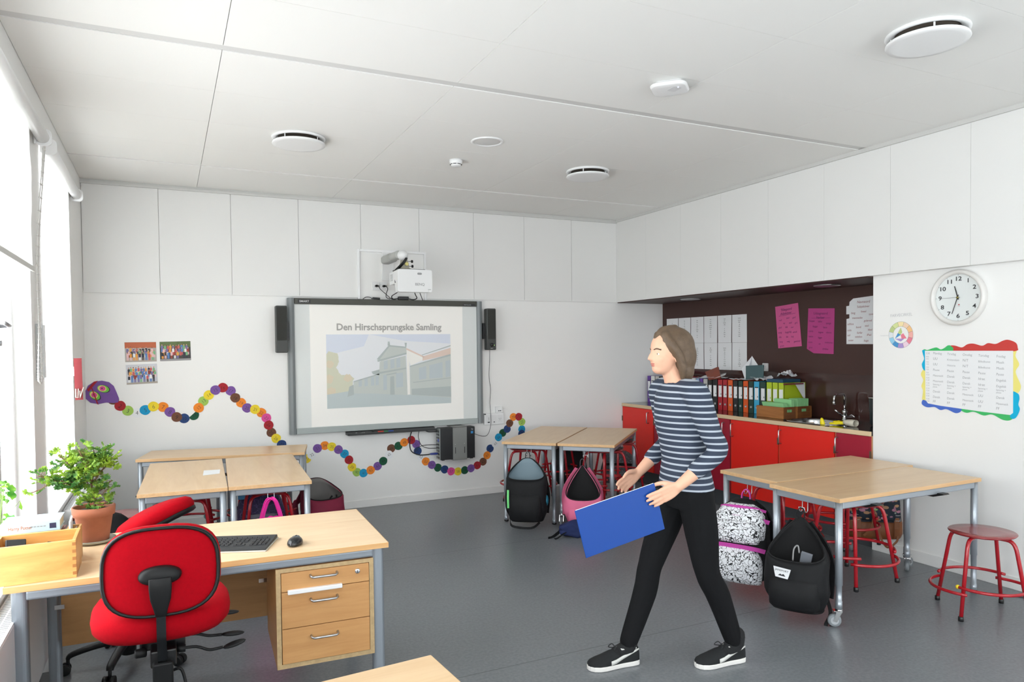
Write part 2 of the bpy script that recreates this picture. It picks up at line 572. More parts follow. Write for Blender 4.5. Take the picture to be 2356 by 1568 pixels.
# ================================================================ window wall: blinds, radiators, odds and ends
def blind_fabric():
    m = mat('blind_fabric', (246, 246, 243), 0.8)
    nt = m.node_tree
    d = nt.nodes.new('ShaderNodeBsdfDiffuse')
    d.inputs['Color'].default_value = rgb(244, 244, 241)
    t = nt.nodes.new('ShaderNodeBsdfTranslucent')
    t.inputs['Color'].default_value = rgb(246, 246, 242)
    x = nt.nodes.new('ShaderNodeMixShader')
    x.inputs['Fac'].default_value = 0.28
    nt.links.new(d.outputs[0], x.inputs[1])
    nt.links.new(t.outputs[0], x.inputs[2])
    nt.links.new(x.outputs[0], nt.nodes['Material Output'].inputs['Surface'])
    return m
M_BLIND = blind_fabric()
def roller_blind(label, y0, y1, f0, f1, zb, drop_bar):
    t = thing('roller_blind', label, 'blind', (-0.60, (y0 + y1) / 2, 2.815), group='white roller blinds')
    MB().tube([(-0.60, y0, 2.815), (-0.60, y1, 2.815)], 0.034, 20).build('roller_tube', M_WHITE, t, world=True)
    for yy in (y0, y1):
        b = MB().prism(rrect(0.085, 0.095, 0.03), (-0.597, yy - 0.006, 2.815), (1, 0, 0), (0, 0, 1), (0, 0.012, 0))
        b.box((-0.64, yy - 0.015, 2.775), (-0.628, yy + 0.015, 2.855))
        b.build('bracket', M_WHITE, t, bevel=0.002, world=True)
    # the cloth, its edges slightly wavy
    rows = 22
    vs, fs = [], []
    for i in range(rows + 1):
        z = 2.805 + (zb - 2.805) * i / rows
        for j in range(9):
            k = j / 8
            yy = f0 + (f1 - f0) * k
            w = 0.006 * math.sin(i * 1.1 + 0.6) * (1 if j == 8 else -0.6 if j == 0 else 0)
            vs.append((-0.631 + 0.004 * math.sin(k * 5 + i * 0.35) * min(1, i / 4), yy + w * 1.6, z))
    for i in range(rows):
        for j in range(8):
            a = i * 9 + j
            fs.append((a, a + 1, a + 10, a + 9))
    MB().add(vs, fs, True).build('blind_cloth', M_BLIND, t, world=True)
    if drop_bar:
        MB().box((-0.636, f0 - 0.002, zb - 0.016), (-0.625, f1 + 0.012, zb + 0.012)).build('bottom_bar', mat('blind_bar', (206, 206, 202), 0.5), t, bevel=0.002, world=True)
    return t
b1 = roller_blind('white roller blind half lowered in front of the window with a lever handle', 2.45, 4.78, 2.5, 4.56, 2.06, True)
b2 = roller_blind('white roller blind fully lowered over the narrow window by the back corner', 4.99, 6.45, 4.96, 6.20, 0.64, False)
c = MB()
loop = spline([(-0.596, 4.83, 2.85), (-0.63, 4.70, 2.2), (-0.622, 4.62, 1.75), (-0.620, 4.55, 1.50), (-0.620, 4.58, 1.46), (-0.620, 4.66, 1.47), (-0.620, 4.66, 1.75), (-0.626, 4.74, 2.2), (-0.594, 4.86, 2.85)], 10)
c.tube(loop, 0.0035, 6)
for q in loop[::1]:
    c.ball(q, 0.006, 6, 4)
c.build('bead_chain', mat('chain_white', (214, 212, 208), 0.4), b1, world=True)
M_CLEAR = mat('clear_plastic', (205, 210, 210), 0.1, alpha=0.45)
t = thing('sleeve_holder', 'clear plastic sleeve with loose paper slips hanging on the pier beside the bead chain', 'holder', (-0.64, 4.8, 1.6))
MB().box((-0.6445, 4.66, 1.46), (-0.632, 4.93, 1.77)).build('sleeve', M_CLEAR, t, world=True, bevel=0.003)
MB().box((-0.631, 4.84, 1.47), (-0.626, 4.88, 1.77)).build('rail', M_WHITE, t, world=True)
MB().hexa([(-0.631, 4.66, 1.47), (-0.628, 4.66, 1.47), (-0.628, 4.76, 1.45), (-0.631, 4.76, 1.45)], [(-0.631, 4.70, 1.60), (-0.628, 4.70, 1.60), (-0.628, 4.74, 1.66), (-0.631, 4.74, 1.66)]).build('paper_slip', M_PAPER, t, world=True)
t = thing('key_strap', 'red woven strap hanging from a small white hook near the back corner', 'strap', (-0.605, 6.30, 1.4))
M_RED_STRAP = mat('red_webbing', (112, 30, 34), 0.8, bump=0.3, bscale=400)
MB().strap([(-0.606, 6.30, 1.565), (-0.605, 6.302, 1.4), (-0.602, 6.30, 1.25)], 0.052, 0.004, (1, 0, 0)).build('webbing', M_RED_STRAP, t, world=True)
MB().tube([(-0.622, 6.295, 1.335), (-0.622, 6.29, 1.27), (-0.608, 6.288, 1.265), (-0.605, 6.29, 1.335)], 0.004, 6).tube([(-0.596, 6.295, 1.32), (-0.594, 6.29, 1.265), (-0.582, 6.285, 1.31), (-0.570, 6.28, 1.345)], 0.004, 6).build('buckle', mat('beige_buckle', (190, 184, 170), 0.4), t, world=True)
t = tag(MB().tube([(-0.64, 6.33, 1.485), (-0.62, 6.33, 1.485), (-0.615, 6.33, 1.50)], 0.008, 8).ball((-0.622, 6.33, 1.49), 0.012, 10, 8).box((-0.64, 6.325, 1.43), (-0.634, 6.34, 1.50)).build('wall_hook', M_WHITE, at=(-0.62, 6.33, 1.48)), 'small white hook on the wall beside the red strap', 'hook')

def radiator(label, y0, y1):
    t = thing('radiator', label, 'radiator', (-0.595, (y0 + y1) / 2, 0.12), group='panel radiators under the windows')
    MB().box((-0.635, y0, 0.12), (-0.552, y1, 0.572)).build('panel', M_WHITE, t, bevel=0.006, world=True)
    g = MB()
    g.box((-0.633, y0 + 0.004, 0.571), (-0.553, y1 - 0.004, 0.577))
    n = int((y1 - y0) / 0.022)
    for i in range(n):
        yy = y0 + 0.012 + i * 0.022
        g.use(1).box((-0.625, yy, 0.5772), (-0.596, yy + 0.012, 0.5778)).box((-0.590, yy, 0.5772), (-0.562, yy + 0.012, 0.5778))
    g.build('top_grille', [M_WHITE, mat('grille_dark', (150, 152, 153), 0.5)], t, world=True)
    MB().box((-0.62, y0 + 0.1, 0), (-0.57, y0 + 0.14, 0.125)).build('leg', M_WHITE, t, world=True)
    MB().box((-0.62, y1 - 0.14, 0), (-0.57, y1 - 0.1, 0.125)).build('leg', M_WHITE, t, world=True)
    return t
radiator('long white radiator with a slotted top grille beside the desk', 2.0, 4.4)
r2 = radiator('white radiator behind the potted plant with a round valve on its end', 5.49, 6.95)
MB().tube([(-0.575, 5.49, 0.525), (-0.575, 5.44, 0.525)], 0.024, 16).use(1).tube([(-0.575, 5.441, 0.525), (-0.575, 5.437, 0.525)], 0.014, 12).build('valve', [M_WHITE, mat('valve_red', (150, 70, 60), 0.4)], r2, world=True)

# ================================================================ ceiling fittings
def vent(label, x, y):
    t = thing('ceiling_vent', label, 'vent', (x, y, 3.10), group='round white ceiling vents')
    MB().lathe([(0.181, 0), (0.184, -0.006), (0.180, -0.014), (0.168, -0.016), (0.150, -0.010), (0.140, 0)], n=48).build('rim', M_WHITE, t)
    MB().lathe([(0.139, -0.002), (0.139, -0.012), (0.0, -0.012)], n=40, cap=False).build('duct_opening', mat('duct_dark', (60, 52, 44), 0.8), t)
    m = MB().lathe([(0.0, -0.038), (0.165, -0.038), (0.180, -0.041), (0.182, -0.048), (0.178, -0.054), (0.150, -0.056), (0.0, -0.056)], n=48, cap=False)
    m.build('cover_plate', M_WHITE, t)
    for k in range(4):
        a = PI / 4 + k * PI / 2
        MB().obox((math.cos(a) * 0.155, math.sin(a) * 0.155, -0.026), (0.006, 0.006, 0.026)).build('spacer', M_WHITE, t)
    return t
v = vent('round white ceiling vent nearest the camera, above the clock wall', 3.32, 2.27)
dup(v, (0.868, 5.225, 3.10), 0, 'round white ceiling vent above the class photos and the left tables')
dup(v, (3.262, 5.26, 3.10), 0, 'round white ceiling vent between the smoke detector and the right wall')
t = thing('ceiling_speaker', 'flush round loudspeaker with a fine grille in the ceiling behind the smoke detector', 'speaker', (2.121, 4.785, 3.10))
MB().lathe([(0.118, 0.001), (0.119, -0.004), (0.112, -0.009), (0.098, -0.007), (0.096, 0.0)], n=40).build('rim', M_WHITE, t)
MB().lathe([(0.097, -0.003), (0.05, -0.007), (0.0, -0.008)], n=40, cap=False).build('grille', mat('speaker_grille', (216, 216, 214), 0.6, bump=0.4, bscale=900), t)
t = thing('smoke_detector', 'small white smoke detector on the ceiling in front of the projector', 'detector', (2.102, 5.361, 3.10))
MB().lathe([(0.052, 0.0), (0.053, -0.012), (0.050, -0.022), (0.044, -0.036), (0.040, -0.040)], n=28).build('body', M_WHITE, t)
MB().lathe([(0.040, -0.038), (0.040, -0.043), (0.034, -0.050), (0.0, -0.053)], n=28, cap=False).build('cap', M_WHITE, t)
s = MB()
for k in range(8):
    a = k * PI / 4 + 0.2
    s.obox((math.cos(a) * 0.0445, math.sin(a) * 0.0445, -0.0365), (0.004, 0.026, 0.004), (0, 0, a))
s.build('vent_slots', M_BLACK, t)
t = thing('access_point', 'square white wireless access point with rounded corners on the ceiling', 'access point', (2.614, 3.325, 3.10), 0.75)
MB().loft([[(x, y, z) for x, y in rrect(w, w, r, 6)] for w, r, z in ((0.15, 0.03, 0.0), (0.15, 0.03, -0.012), (0.19, 0.05, -0.013), (0.205, 0.055, -0.02), (0.205, 0.055, -0.026), (0.19, 0.05, -0.036), (0.13, 0.035, -0.042))]).build('housing', M_WHITE, t, bevel=0.002)
MB().prism(rrect(0.075, 0.055, 0.012), (-0.03, -0.03, -0.0428), (0.7, 0.7, 0), (-0.7, 0.7, 0), (0, 0, 0.001)).build('logo_plate', mat('plate_grey', (222, 223, 224), 0.3), t)
MB().ball((-0.055, -0.055, -0.0425), 0.004, 8, 6).build('status_light', mat('status_led', (200, 215, 255), 0.3, emit=1.5), t)

# ================================================================ back wall
# ---- interactive whiteboard with a projected slide
M_WBGREY = mat('board_frame_grey', (128, 134, 136), 0.4)
M_WBTOP = mat('board_top_bar', (62, 62, 54), 0.4)
M_WBSURF = mat('board_surface', (222, 226, 224), 0.35)
M_WBLOW = mat('board_low_rail', (168, 176, 174), 0.35)
t = thing('whiteboard', 'large interactive whiteboard with grey frame showing a projected slide of a museum', 'whiteboard', (2.07, 7.21, 0.788))
x0, x1, z0, z1 = 1.055, 3.085, 0.788, 2.106
MB().box((x0 + 0.06, 7.165, z0 + 0.05), (x1 - 0.06, 7.205, z1 - 0.05)).build('writing_surface', M_WBSURF, t, world=True)
sec = [(0.0, 0.0), (0.0, 0.052), (0.012, 0.066), (0.035, 0.072), (0.06, 0.062), (0.064, 0.03), (0.064, 0.0)]
MB().prism([(x0 + a, -b) for a, b in sec], (0, 7.209, z0), (1, 0, 0), (0, 1, 0), (0, 0, z1 - z0)).build('side_frame', M_WBGREY, t, world=True)
MB().prism([(x1 - a, -b) for a, b in sec], (0, 7.209, z0), (1, 0, 0), (0, 1, 0), (0, 0, z1 - z0)).build('side_frame', M_WBGREY, t, world=True)
MB().box((x0 + 0.064, 7.146, z1 - 0.058), (x1 - 0.064, 7.209, z1)).build('top_rail', M_WBTOP, t, world=True, bevel=0.004)
MB().box((x0 + 0.064, 7.146, z0), (x1 - 0.064, 7.209, z0 + 0.058)).build('bottom_rail', M_WBLOW, t, world=True, bevel=0.004)
lg = MB().box((1.15, 7.144, 2.058), (1.27, 7.1465, 2.094))
lg.use(1).text('SMART', (1.163, 7.1435, 2.067), (1, 0, 0), (0, 0, 1), 0.026, weight=0.01, stretch=1.15)
lg.build('name_plate', [M_BLACK, mat('plate_lettering', (215, 218, 218), 0.5)], t, world=True)
lg = MB().box((2.86, 7.144, 2.054), (3.0, 7.1465, 2.076)).use(1)
lg.text('SMART Board 800', (2.87, 7.1435, 2.061), (1, 0, 0), (0, 0, 1), 0.011)
lg.build('name_plate', [M_BLACK, mat('plate_lettering', (215, 218, 218), 0.5)], t, world=True)
# the slide: light thrown on to the board
def light(name, c, e=0.34):
    return mat(name, c, 0.6, emit=e * 0.22)
S = [light('slide_white', (242, 240, 235)), light('slide_text', (172, 170, 166), 0.12), light('slide_sky', (214, 220, 232), 0.26), light('slide_sky_pale', (227, 229, 232), 0.3),
     light('slide_tree', (210, 210, 188), 0.24), light('slide_stone', (198, 204, 199), 0.18), light('slide_stone_dark', (180, 189, 187), 0.12),
     light('slide_lit', (238, 236, 230), 0.34), light('slide_roof', (224, 203, 190), 0.22), light('slide_ground', (192, 202, 202), 0.14), light('slide_window', (190, 200, 203), 0.14), light('slide_tree_warm', (218, 206, 182), 0.24)]
MB().box((1.262, 7.1632, 0.848), (2.86, 7.1655, 2.046)).build('projected_slide', S[0], t, world=True)
g = MB().use(1)
g.text('Den Hirschsprungske Samling', (2.068, 7.1605, 1.797), (1, 0, 0), (0, 0, 1), 0.0925, 'c', 0.026, stretch=0.99)
# picture frame in slide: u to the right (0..1.30), v up (0..0.73)
PX, PZ, PW, PH = 1.416, 1.022, 1.302, 0.732
def P(poly, k, d=0):
    """poly in the pixels of a 1950 x 1165 picture."""
    g.use(k).flat([(PX + a / 1950 * PW, PZ + (1 - b / 1165) * PH) for a, b in poly], (0, 7.162 - d * 0.0004, 0), (1, 0, 0), (0, 0, 1))
P([(0, 0), (1950, 0), (1950, 1165), (0, 1165)], 3)
P([(0, 0), (640, 0), (560, 190), (0, 330)], 2, 1)
P([(640, 0), (1950, 0), (1950, 160), (1200, 110)], 2, 1)
def blob(cx, cy, r, k, d, q=17):
    P([(max(0, cx + math.cos(i * 2 * PI / q) * r * (1 + 0.16 * math.sin(i * 5.3 + cx))), cy + math.sin(i * 2 * PI / q) * r * (1 + 0.16 * math.cos(i * 3.7 + cy))) for i in range(q)], k, d)
for q in ((60, 390, 120), (30, 520, 130), (90, 640, 110), (50, 780, 160), (190, 760, 130), (300, 740, 100), (120, 860, 130), (250, 840, 110)):
    blob(*q, 4, 1.2 + q[0] * 0.004 + q[1] * 0.0003)
for q in ((50, 470, 60), (310, 690, 60), (30, 700, 70), (60, 900, 70)):
    blob(*q, 11, 2.9 + q[1] * 0.001)
P([(0, 945), (330, 900), (420, 930), (800, 960), (1300, 1000), (1950, 1060), (1950, 1165), (0, 1165)], 9, 4)
P([(330, 830), (395, 800), (400, 960), (300, 990)], 6, 5)
P([(395, 745), (800, 635), (800, 960), (400, 940)], 5, 5)
P([(395, 745), (800, 630), (800, 650), (395, 762)], 6, 6)
for a in (470, 560, 660, 730):
    P([(a, 735 - (a - 470) * 0.22), (a + 50, 722 - (a - 470) * 0.22), (a + 50, 830 - (a - 470) * 0.05), (a, 838 - (a - 470) * 0.05)], 10, 6)
P([(670, 600), (800, 565), (800, 660), (690, 640)], 6, 6)
P([(800, 445), (1210, 350), (1230, 1000), (770, 960)], 5, 7)
P([(755, 400), (950, 180), (1220, 215), (1225, 315), (820, 440)], 5, 8)
P([(755, 400), (945, 175), (1215, 205), (1218, 225), (955, 200), (800, 405)], 6, 9)
P([(760, 415), (1222, 300), (1222, 330), (770, 445)], 6, 9)
P([(930, 120), (955, 115), (965, 180), (925, 185)], 6, 9)
P([(1195, 140), (1230, 140), (1222, 210), (1205, 210)], 6, 9)
for a in (860, 965, 1060):
    P([(a, 435 - (a - 860) * 0.2), (a + 62, 420 - (a - 860) * 0.2), (a + 62, 560 - (a - 860) * 0.12), (a, 572 - (a - 860) * 0.12)], 10, 9)
P([(790, 610), (1215, 545), (1215, 570), (790, 640)], 6, 9)
P([(850, 660), (905, 652), (905, 900), (850, 905)], 10, 9)
P([(1050, 640), (1160, 625), (1160, 860), (1050, 870)], 10, 9)
P([(960, 690), (1020, 680), (1025, 985), (955, 985)], 6, 10)
P([(900, 650), (1060, 622), (1060, 640), (900, 668)], 6, 10)
P([(1220, 225), (1490, 370), (1485, 430), (1290, 515), (1225, 330)], 7, 8)
P([(1222, 225), (1500, 365), (1490, 385), (1222, 255)], 8, 9)
P([(1225, 330), (1265, 420), (1275, 985), (1230, 1000)], 7, 8)
P([(1485, 370), (1950, 230), (1950, 340), (1480, 440)], 8, 9)
P([(1470, 340), (1950, 185), (1950, 205), (1475, 350)], 6, 9)
P([(1275, 520), (1950, 340), (1950, 1075), (1275, 1000)], 5, 8)
P([(1275, 520), (1950, 335), (1950, 365), (1275, 540)], 6, 9)
P([(1320, 790), (1950, 730), (1950, 745), (1320, 803)], 6, 9)
P([(1300, 900), (1950, 880), (1950, 1060), (1300, 1000)], 6, 9)
for a, w in ((1420, 120), (1590, 220), (1860, 80)):
    P([(a, 560 - (a - 1420) * 0.24), (a + w, 560 - (a + w - 1420) * 0.24), (a + w, 740 - (a - 1420) * 0.06), (a, 752 - (a - 1420) * 0.06)], 10, 10)
g.build('slide_picture', S, t, world=True)

# ---- pen tray, eraser and pens
M_TRAY = mat('tray_grey', (70, 72, 72), 0.45)
t = thing('pen_tray', 'dark grey pen tray fixed under the interactive whiteboard', 'tray', (2.07, 7.21, 0.745))
MB().prism([(0, 0), (0, 0.038), (-0.05, 0.030), (-0.05, 0.014), (-0.105, 0.014), (-0.112, 0.024), (-0.118, 0.022), (-0.112, 0.0)], (1.60, 7.209, 0.748), (0, 1, 0), (0, 0, 1), (0.93, 0, 0)).build('tray_body', M_TRAY, t, world=True, bevel=0.004)
MB().obox((1.70, 7.125, 0.7655), (0.12, 0.05, 0.004), (0.06, 0, 0)).use(1).ball((1.69, 7.12, 0.769), (0.009, 0.009, 0.003), 10, 6).ball((1.74, 7.12, 0.769), (0.004, 0.004, 0.002), 8, 4).ball((1.755, 7.12, 0.769), (0.004, 0.004, 0.002), 8, 4).ball((1.77, 7.12, 0.769), (0.004, 0.004, 0.002), 8, 4).build('button_panel', [M_BLACK, M_WHITE], t, world=True)
MB().box((2.30, 7.10, 0.7625), (2.345, 7.13, 0.7665)).build('label', M_PAPER, t, world=True)
tag(MB().loft([[(1.94 + x, 7.128 + y, 0.7665 + z) for x, y in rrect(w, h, 0.02)] for w, h, z in ((0.17, 0.055, 0), (0.17, 0.055, 0.012), (0.14, 0.04, 0.026))]).build('board_eraser', M_BLACK, at=(1.94, 7.128, 0.766), bevel=0.003), 'black board eraser lying in the middle of the pen tray', 'eraser')
for xx, c, nm in ((1.93, (190, 62, 50), 'red'), (1.985, (52, 130, 90), 'green'), (2.03, (50, 84, 170), 'blue')):
    tag(MB().lathe([(0.004, -0.03), (0.007, -0.024), (0.007, 0.03), (0.005, 0.034)], (xx, 7.094, 0.7728), 10, 'x').build('board_pen', mat('pen_' + nm, c, 0.4), at=(xx, 7.094, 0.7728)), nm + ' board pen in the tray in front of the eraser', 'pen', 'board pens')

# ---- loudspeakers on either side of the board
M_SPK = mat('speaker_grey', (62, 64, 62), 0.5)
M_CLOTH = mat('speaker_cloth', (54, 55, 52), 0.9, bump=0.5, bscale=1500)
def wall_speaker(label, x, s, knob):
    t = thing('wall_speaker', label, 'speaker', (x, 7.15, 1.58), group='long loudspeakers beside the whiteboard')
    MB().prism(rrect(0.105, 0.446, 0.012), (x, 7.145, 1.803), (1, 0, 0), (0, 0, 1), (0, -0.085, 0)).build('cabinet', M_SPK, t, world=True, bevel=0.006)
    MB().prism(rrect(0.088, 0.315, 0.008), (x, 7.06, 1.855), (1, 0, 0), (0, 0, 1), (0, -0.004, 0)).build('front_cloth', M_CLOTH, t, world=True)
    MB().box((min(x + s * 0.05, x + s * 0.075), 7.11, 1.70), (max(x + s * 0.05, x + s * 0.075), 7.2095, 1.87)).build('bracket', M_BLACK, t, world=True)
    if knob:
        MB().lathe([(0.02, 0), (0.02, -0.012), (0.0, -0.013)], (x, 7.06, 1.635), 18, 'y', cap=False).build('volume_knob', M_BLACK, t, world=True)
        MB().ball((x + 0.028, 7.059, 1.632), 0.004, 8, 6).build('power_light', mat('green_led', (190, 240, 150), 0.4, emit=2.0), t, world=True)
        MB().text('SMART', (x - 0.014, 7.059, 1.594), (1, 0, 0), (0, 0, 1), 0.009).build('lettering', M_WHITE, t, world=True)
wall_speaker('long dark loudspeaker left of the whiteboard', 0.985, 1, False)
wall_speaker('long dark loudspeaker with a volume knob right of the whiteboard', 3.155, -1, True)

# ---- projector on its wall arm
M_PROJ = mat('projector_white', (232, 233, 233), 0.35)
t = thing('projector', 'white short throw projector on a wall arm above the whiteboard', 'projector', (2.15, 7.2, 2.15))
b = MB()
b.prism(rrect(0.342, 0.215, 0.018), (2.155, 6.60, 2.254), (1, 0, 0), (0, 0, 1), (0, 0.05, 0))
l = b.use(1)
l.prism(rrect(0.045, 0.02, 0.009), (2.20, 6.5998, 2.322), (1, 0, 0), (0, 0, 1), (0, -0.001, 0))
l.text('BENQ', (2.154, 6.599, 2.209), (1, 0, 0), (0, 0, 1), 0.034, weight=0.012, stretch=1.05)
l.box((2.283, 6.599, 2.170), (2.312, 6.5995, 2.175)).box((2.285, 6.599, 2.158), (2.293, 6.5995, 2.161))
l.build('front_cover', [M_PROJ, mat('projector_lettering', (150, 151, 152), 0.4)], t, world=True, bevel=0.006)
b = MB()
b.prism([(0, 0.215), (0.27, 0.205), (0.27, 0.085), (0.10, 0.085), (0.06, 0.0), (0, 0.0)], (1.995, 6.65, 2.147), (0, 1, 0), (0, 0, 1), (0.315, 0, 0))
b.build('body', M_PROJ, t, world=True, bevel=0.006)
gmb = MB()
for i in range(7):
    for j in range(6):
        gmb.obox((1.9945, 6.81 + i * 0.012, 2.27 + j * 0.011), (0.002, 0.0095, 0.004))
gmb.build('vent_grille', mat('vent_grey', (150, 152, 152), 0.5), t, world=True)
MB().flat([(0.66, 0.0), (0.70, 0.0), (0.70, 0.035)], (1.9943, 6.04, 2.24), (0, 1, 0), (0, 0, 1)).build('side_mark', M_DARK, t, world=True)
MB().box((2.01, 6.66, 2.362), (2.28, 6.86, 2.372)).build('top_plate', M_BLACK, t, world=True, bevel=0.003)
arm = MB()
arm.loft([[(2.04 + x, y, 2.51 + z) for x, z in rrect(0.10, 0.085, 0.03)] for y in (7.2, 7.0, 6.95)])
arm.build('arm_sleeve', mat('arm_grey', (166, 168, 164), 0.4), t, world=True, bevel=0.004)
arm = MB()
arm.loft([[(2.04 + x, y, 2.512 + z) for x, z in rrect(0.088, 0.075, 0.03)] for y in (6.96, 6.72)])
arm.build('arm', mat('arm_grey_light', (178, 180, 176), 0.4), t, world=True, bevel=0.004)
MB().ball((2.065, 6.70, 2.505), (0.05, 0.055, 0.05), 20, 12).build('arm_cap', M_PROJ, t, world=True)
MB().box((2.0, 7.185, 2.30), (2.12, 7.2095, 2.59)).build('wall_plate', M_PROJ, t, world=True, bevel=0.003)
mnt = MB().hexa([(2.05, 6.74, 2.372), (2.15, 6.74, 2.372), (2.15, 6.80, 2.372), (2.05, 6.80, 2.372)], [(2.07, 6.72, 2.47), (2.12, 6.72, 2.47), (2.12, 6.78, 2.47), (2.07, 6.78, 2.47)])
mnt.box((2.055, 6.72, 2.372), (2.15, 6.82, 2.384))
mnt.build('mount', mat('mount_grey', (172, 168, 150), 0.4), t, world=True, bevel=0.002)
MB().lathe([(0.018, 0), (0.018, -0.008), (0.006, -0.009)], (2.11, 6.718, 2.425), 18, 'y').build('level', mat('level_yellow', (232, 220, 140), 0.4), t, world=True)
for zz, xx in ((2.452, 2.168), (2.405, 2.172)):
    MB().tube([(2.10, 6.73, zz), (xx - 0.01, 6.73, zz)], 0.0035, 6).use(1).lathe([(0.012, -0.008), (0.014, -0.006), (0.014, 0.006), (0.012, 0.008)], (xx, 6.73, zz), 12, 'x').build('adjustment_knob', [M_STEEL, M_BLACK], t, world=True)
cb = MB()
for o, e in ((0, (2.0, 6.78, 2.355)), (0.012, (2.02, 6.82, 2.35)), (0.024, (2.03, 6.80, 2.36))):
    cb.tube(bez((2.085 + o * 0.5, 6.66, 2.475), (2.06 + o, 6.64, 2.44), (2.02 + o, 6.66, 2.40), e, 10), 0.006, 6)
cb.build('cables', M_BLACK, t, world=True)

# ---- sockets in the niche, plugs and cables above the board
def socket(label, c, n=(0, -1, 0), u=(1, 0, 0), w=0.075, slots=1, group=None):
    c, n, u = Vector(c), Vector(n), Vector(u)
    up = Vector((0, 0, 1))
    t = thing('wall_socket', label, 'socket', c, group=group)
    MB().prism(rrect(w, 0.082, 0.006), c, u, up, n * 0.012).build('plate', M_WHITE, t, world=True, bevel=0.002)
    f = MB()
    f.prism(disc(0.024, 24), c + n * 0.012, u, up, n * 0.002)
    f.use(1)
    for a in (-0.009, 0.009):
        f.flat(disc(0.0032, 8, c=(a, 0.003)), c + n * 0.0145, u, up)
    f.flat(disc(0.004, 8, 1, 0.6, c=(0, -0.010)), c + n * 0.0145, u, up)
    f.build('socket_face', [M_WHITE, M_DARK], t, world=True)
    return t
socket('left wall socket in the niche beside the projector with a black plug', (1.935, 7.2095, 2.245), group='sockets in the projector niche')
socket('right wall socket in the niche beside the projector with a black plug', (2.012, 7.2095, 2.245), group='sockets in the projector niche')
def plug(label, x, pts):
    t = thing('power_plug', label, 'plug', (x, 7.18, 2.245), group='plugs above the whiteboard')
    MB().loft([[(x + a, 7.195 - d, 2.245 + b) for a, b in disc(r, 12, 1, 0.7)] for r, d in ((0.015, 0), (0.017, 0.012), (0.012, 0.035))]).obox((x + 0.006, 7.17, 2.244), (0.034, 0.02, 0.012)).build('plug_body', M_BLACK, t, world=True)
    MB().tube(spline(pts, 8), 0.0035, 6).build('cord', M_BLACK, t, world=True)
plug('black plug in the left socket with its cord falling diagonally', 1.935, [(1.955, 7.165, 2.24), (1.97, 7.16, 2.21), (2.04, 7.16, 2.15), (2.09, 7.17, 2.115), (2.13, 7.17, 2.112)])
plug('black plug in the right socket with its cord in a loop', 2.012, [(2.032, 7.165, 2.24), (2.045, 7.16, 2.215), (2.03, 7.16, 2.17), (2.03, 7.165, 2.13), (2.07, 7.165, 2.112)])
tag(MB().box((2.155, 7.15, 2.107), (2.265, 7.19, 2.142)).build('power_adapter', M_BLACK, at=(2.21, 7.17, 2.107), bevel=0.006), 'black power adapter brick lying on top of the whiteboard', 'adapter')
tag(MB().obox((1.925, 7.165, 2.1175), (0.075, 0.03, 0.018), (0, 0.06, 0)).build('receiver_box', M_BLACK, at=(1.925, 7.165, 2.108), bevel=0.003), 'small flat black box on top of the whiteboard left of the adapter', 'box')
def cable(label, pts, r=0.004, m=None, k=8):
    return tag(MB().tube(spline(pts, k), r, 6).build('cable', m or M_BLACK, at=pts[0]), label, 'cable')
cable('black cable curling from under the projector to the whiteboard top', [(2.06, 6.75, 2.19), (2.08, 6.95, 2.165), (2.075, 7.12, 2.14), (2.10, 7.165, 2.115), (2.155, 7.17, 2.12)], 0.005)
cable('black cable from the power adapter up to the projector underside', [(2.265, 7.17, 2.12), (2.32, 7.165, 2.112), (2.35, 7.15, 2.128), (2.30, 7.05, 2.16), (2.22, 6.85, 2.20)], 0.005)
cable('thin straight black cable behind the right end of the projector', [(2.33, 7.0, 2.18), (2.42, 7.17, 2.108)], 0.004)
cable('small black cable loop on the whiteboard top left of the flat box', [(1.79, 7.17, 2.108), (1.82, 7.165, 2.128), (1.86, 7.165, 2.128), (1.885, 7.17, 2.112)], 0.0035)

# ---- computer hung below the board
M_PC = mat('computer_black', (34, 36, 38), 0.4)
t = thing('desktop_computer', 'black desktop computer in a grey wall bracket under the whiteboard', 'computer', (2.735, 7.21, 0.44))
MB().box((2.545, 7.035, 0.44), (2.935, 7.15, 0.772)).build('case', M_PC, t, world=True, bevel=0.006)
br = MB().box((2.682, 7.026, 0.436), (2.838, 7.034, 0.778)).box((2.682, 7.026, 0.774), (2.838, 7.2095, 0.782)).box((2.682, 7.026, 0.430), (2.838, 7.2095, 0.438))
br.use(1).box((2.705, 7.0255, 0.50), (2.712, 7.0265, 0.565)).box((2.808, 7.0255, 0.50), (2.815, 7.0265, 0.565))
br.use(2).ball((2.708, 7.025, 0.595), 0.006, 8, 6).ball((2.811, 7.025, 0.60), 0.006, 8, 6)
br.build('bracket', [mat('bracket_grey', (132, 134, 132), 0.45), M_BLACK, M_CHROME], t, world=True)
pp = MB().box((2.538, 7.04, 0.446), (2.546, 7.145, 0.768))
pp.use(1)
for i in range(9):
    pp.box((2.536, 7.05, 0.455 + i * 0.034), (2.539, 7.085, 0.475 + i * 0.034)).box((2.536, 7.095, 0.46 + i * 0.034), (2.539, 7.135, 0.470 + i * 0.034))
pp.use(2).box((2.535, 7.06, 0.63), (2.5392, 7.09, 0.66))
pp.build('port_panel', [mat('port_plate', (150, 156, 154), 0.4, metal=0.5), M_BLACK, mat('port_blue', (70, 90, 190), 0.4)], t, world=True)
st = MB().box((2.888, 7.0335, 0.70), (2.914, 7.0352, 0.725)).use(1).text('hp', (2.892, 7.033, 0.74), (1, 0, 0), (0, 0, 1), 0.022)
st.build('sticker', [mat('sticker_blue', (50, 130, 190), 0.4), mat('logo_silver', (190, 192, 194), 0.3)], t, world=True)
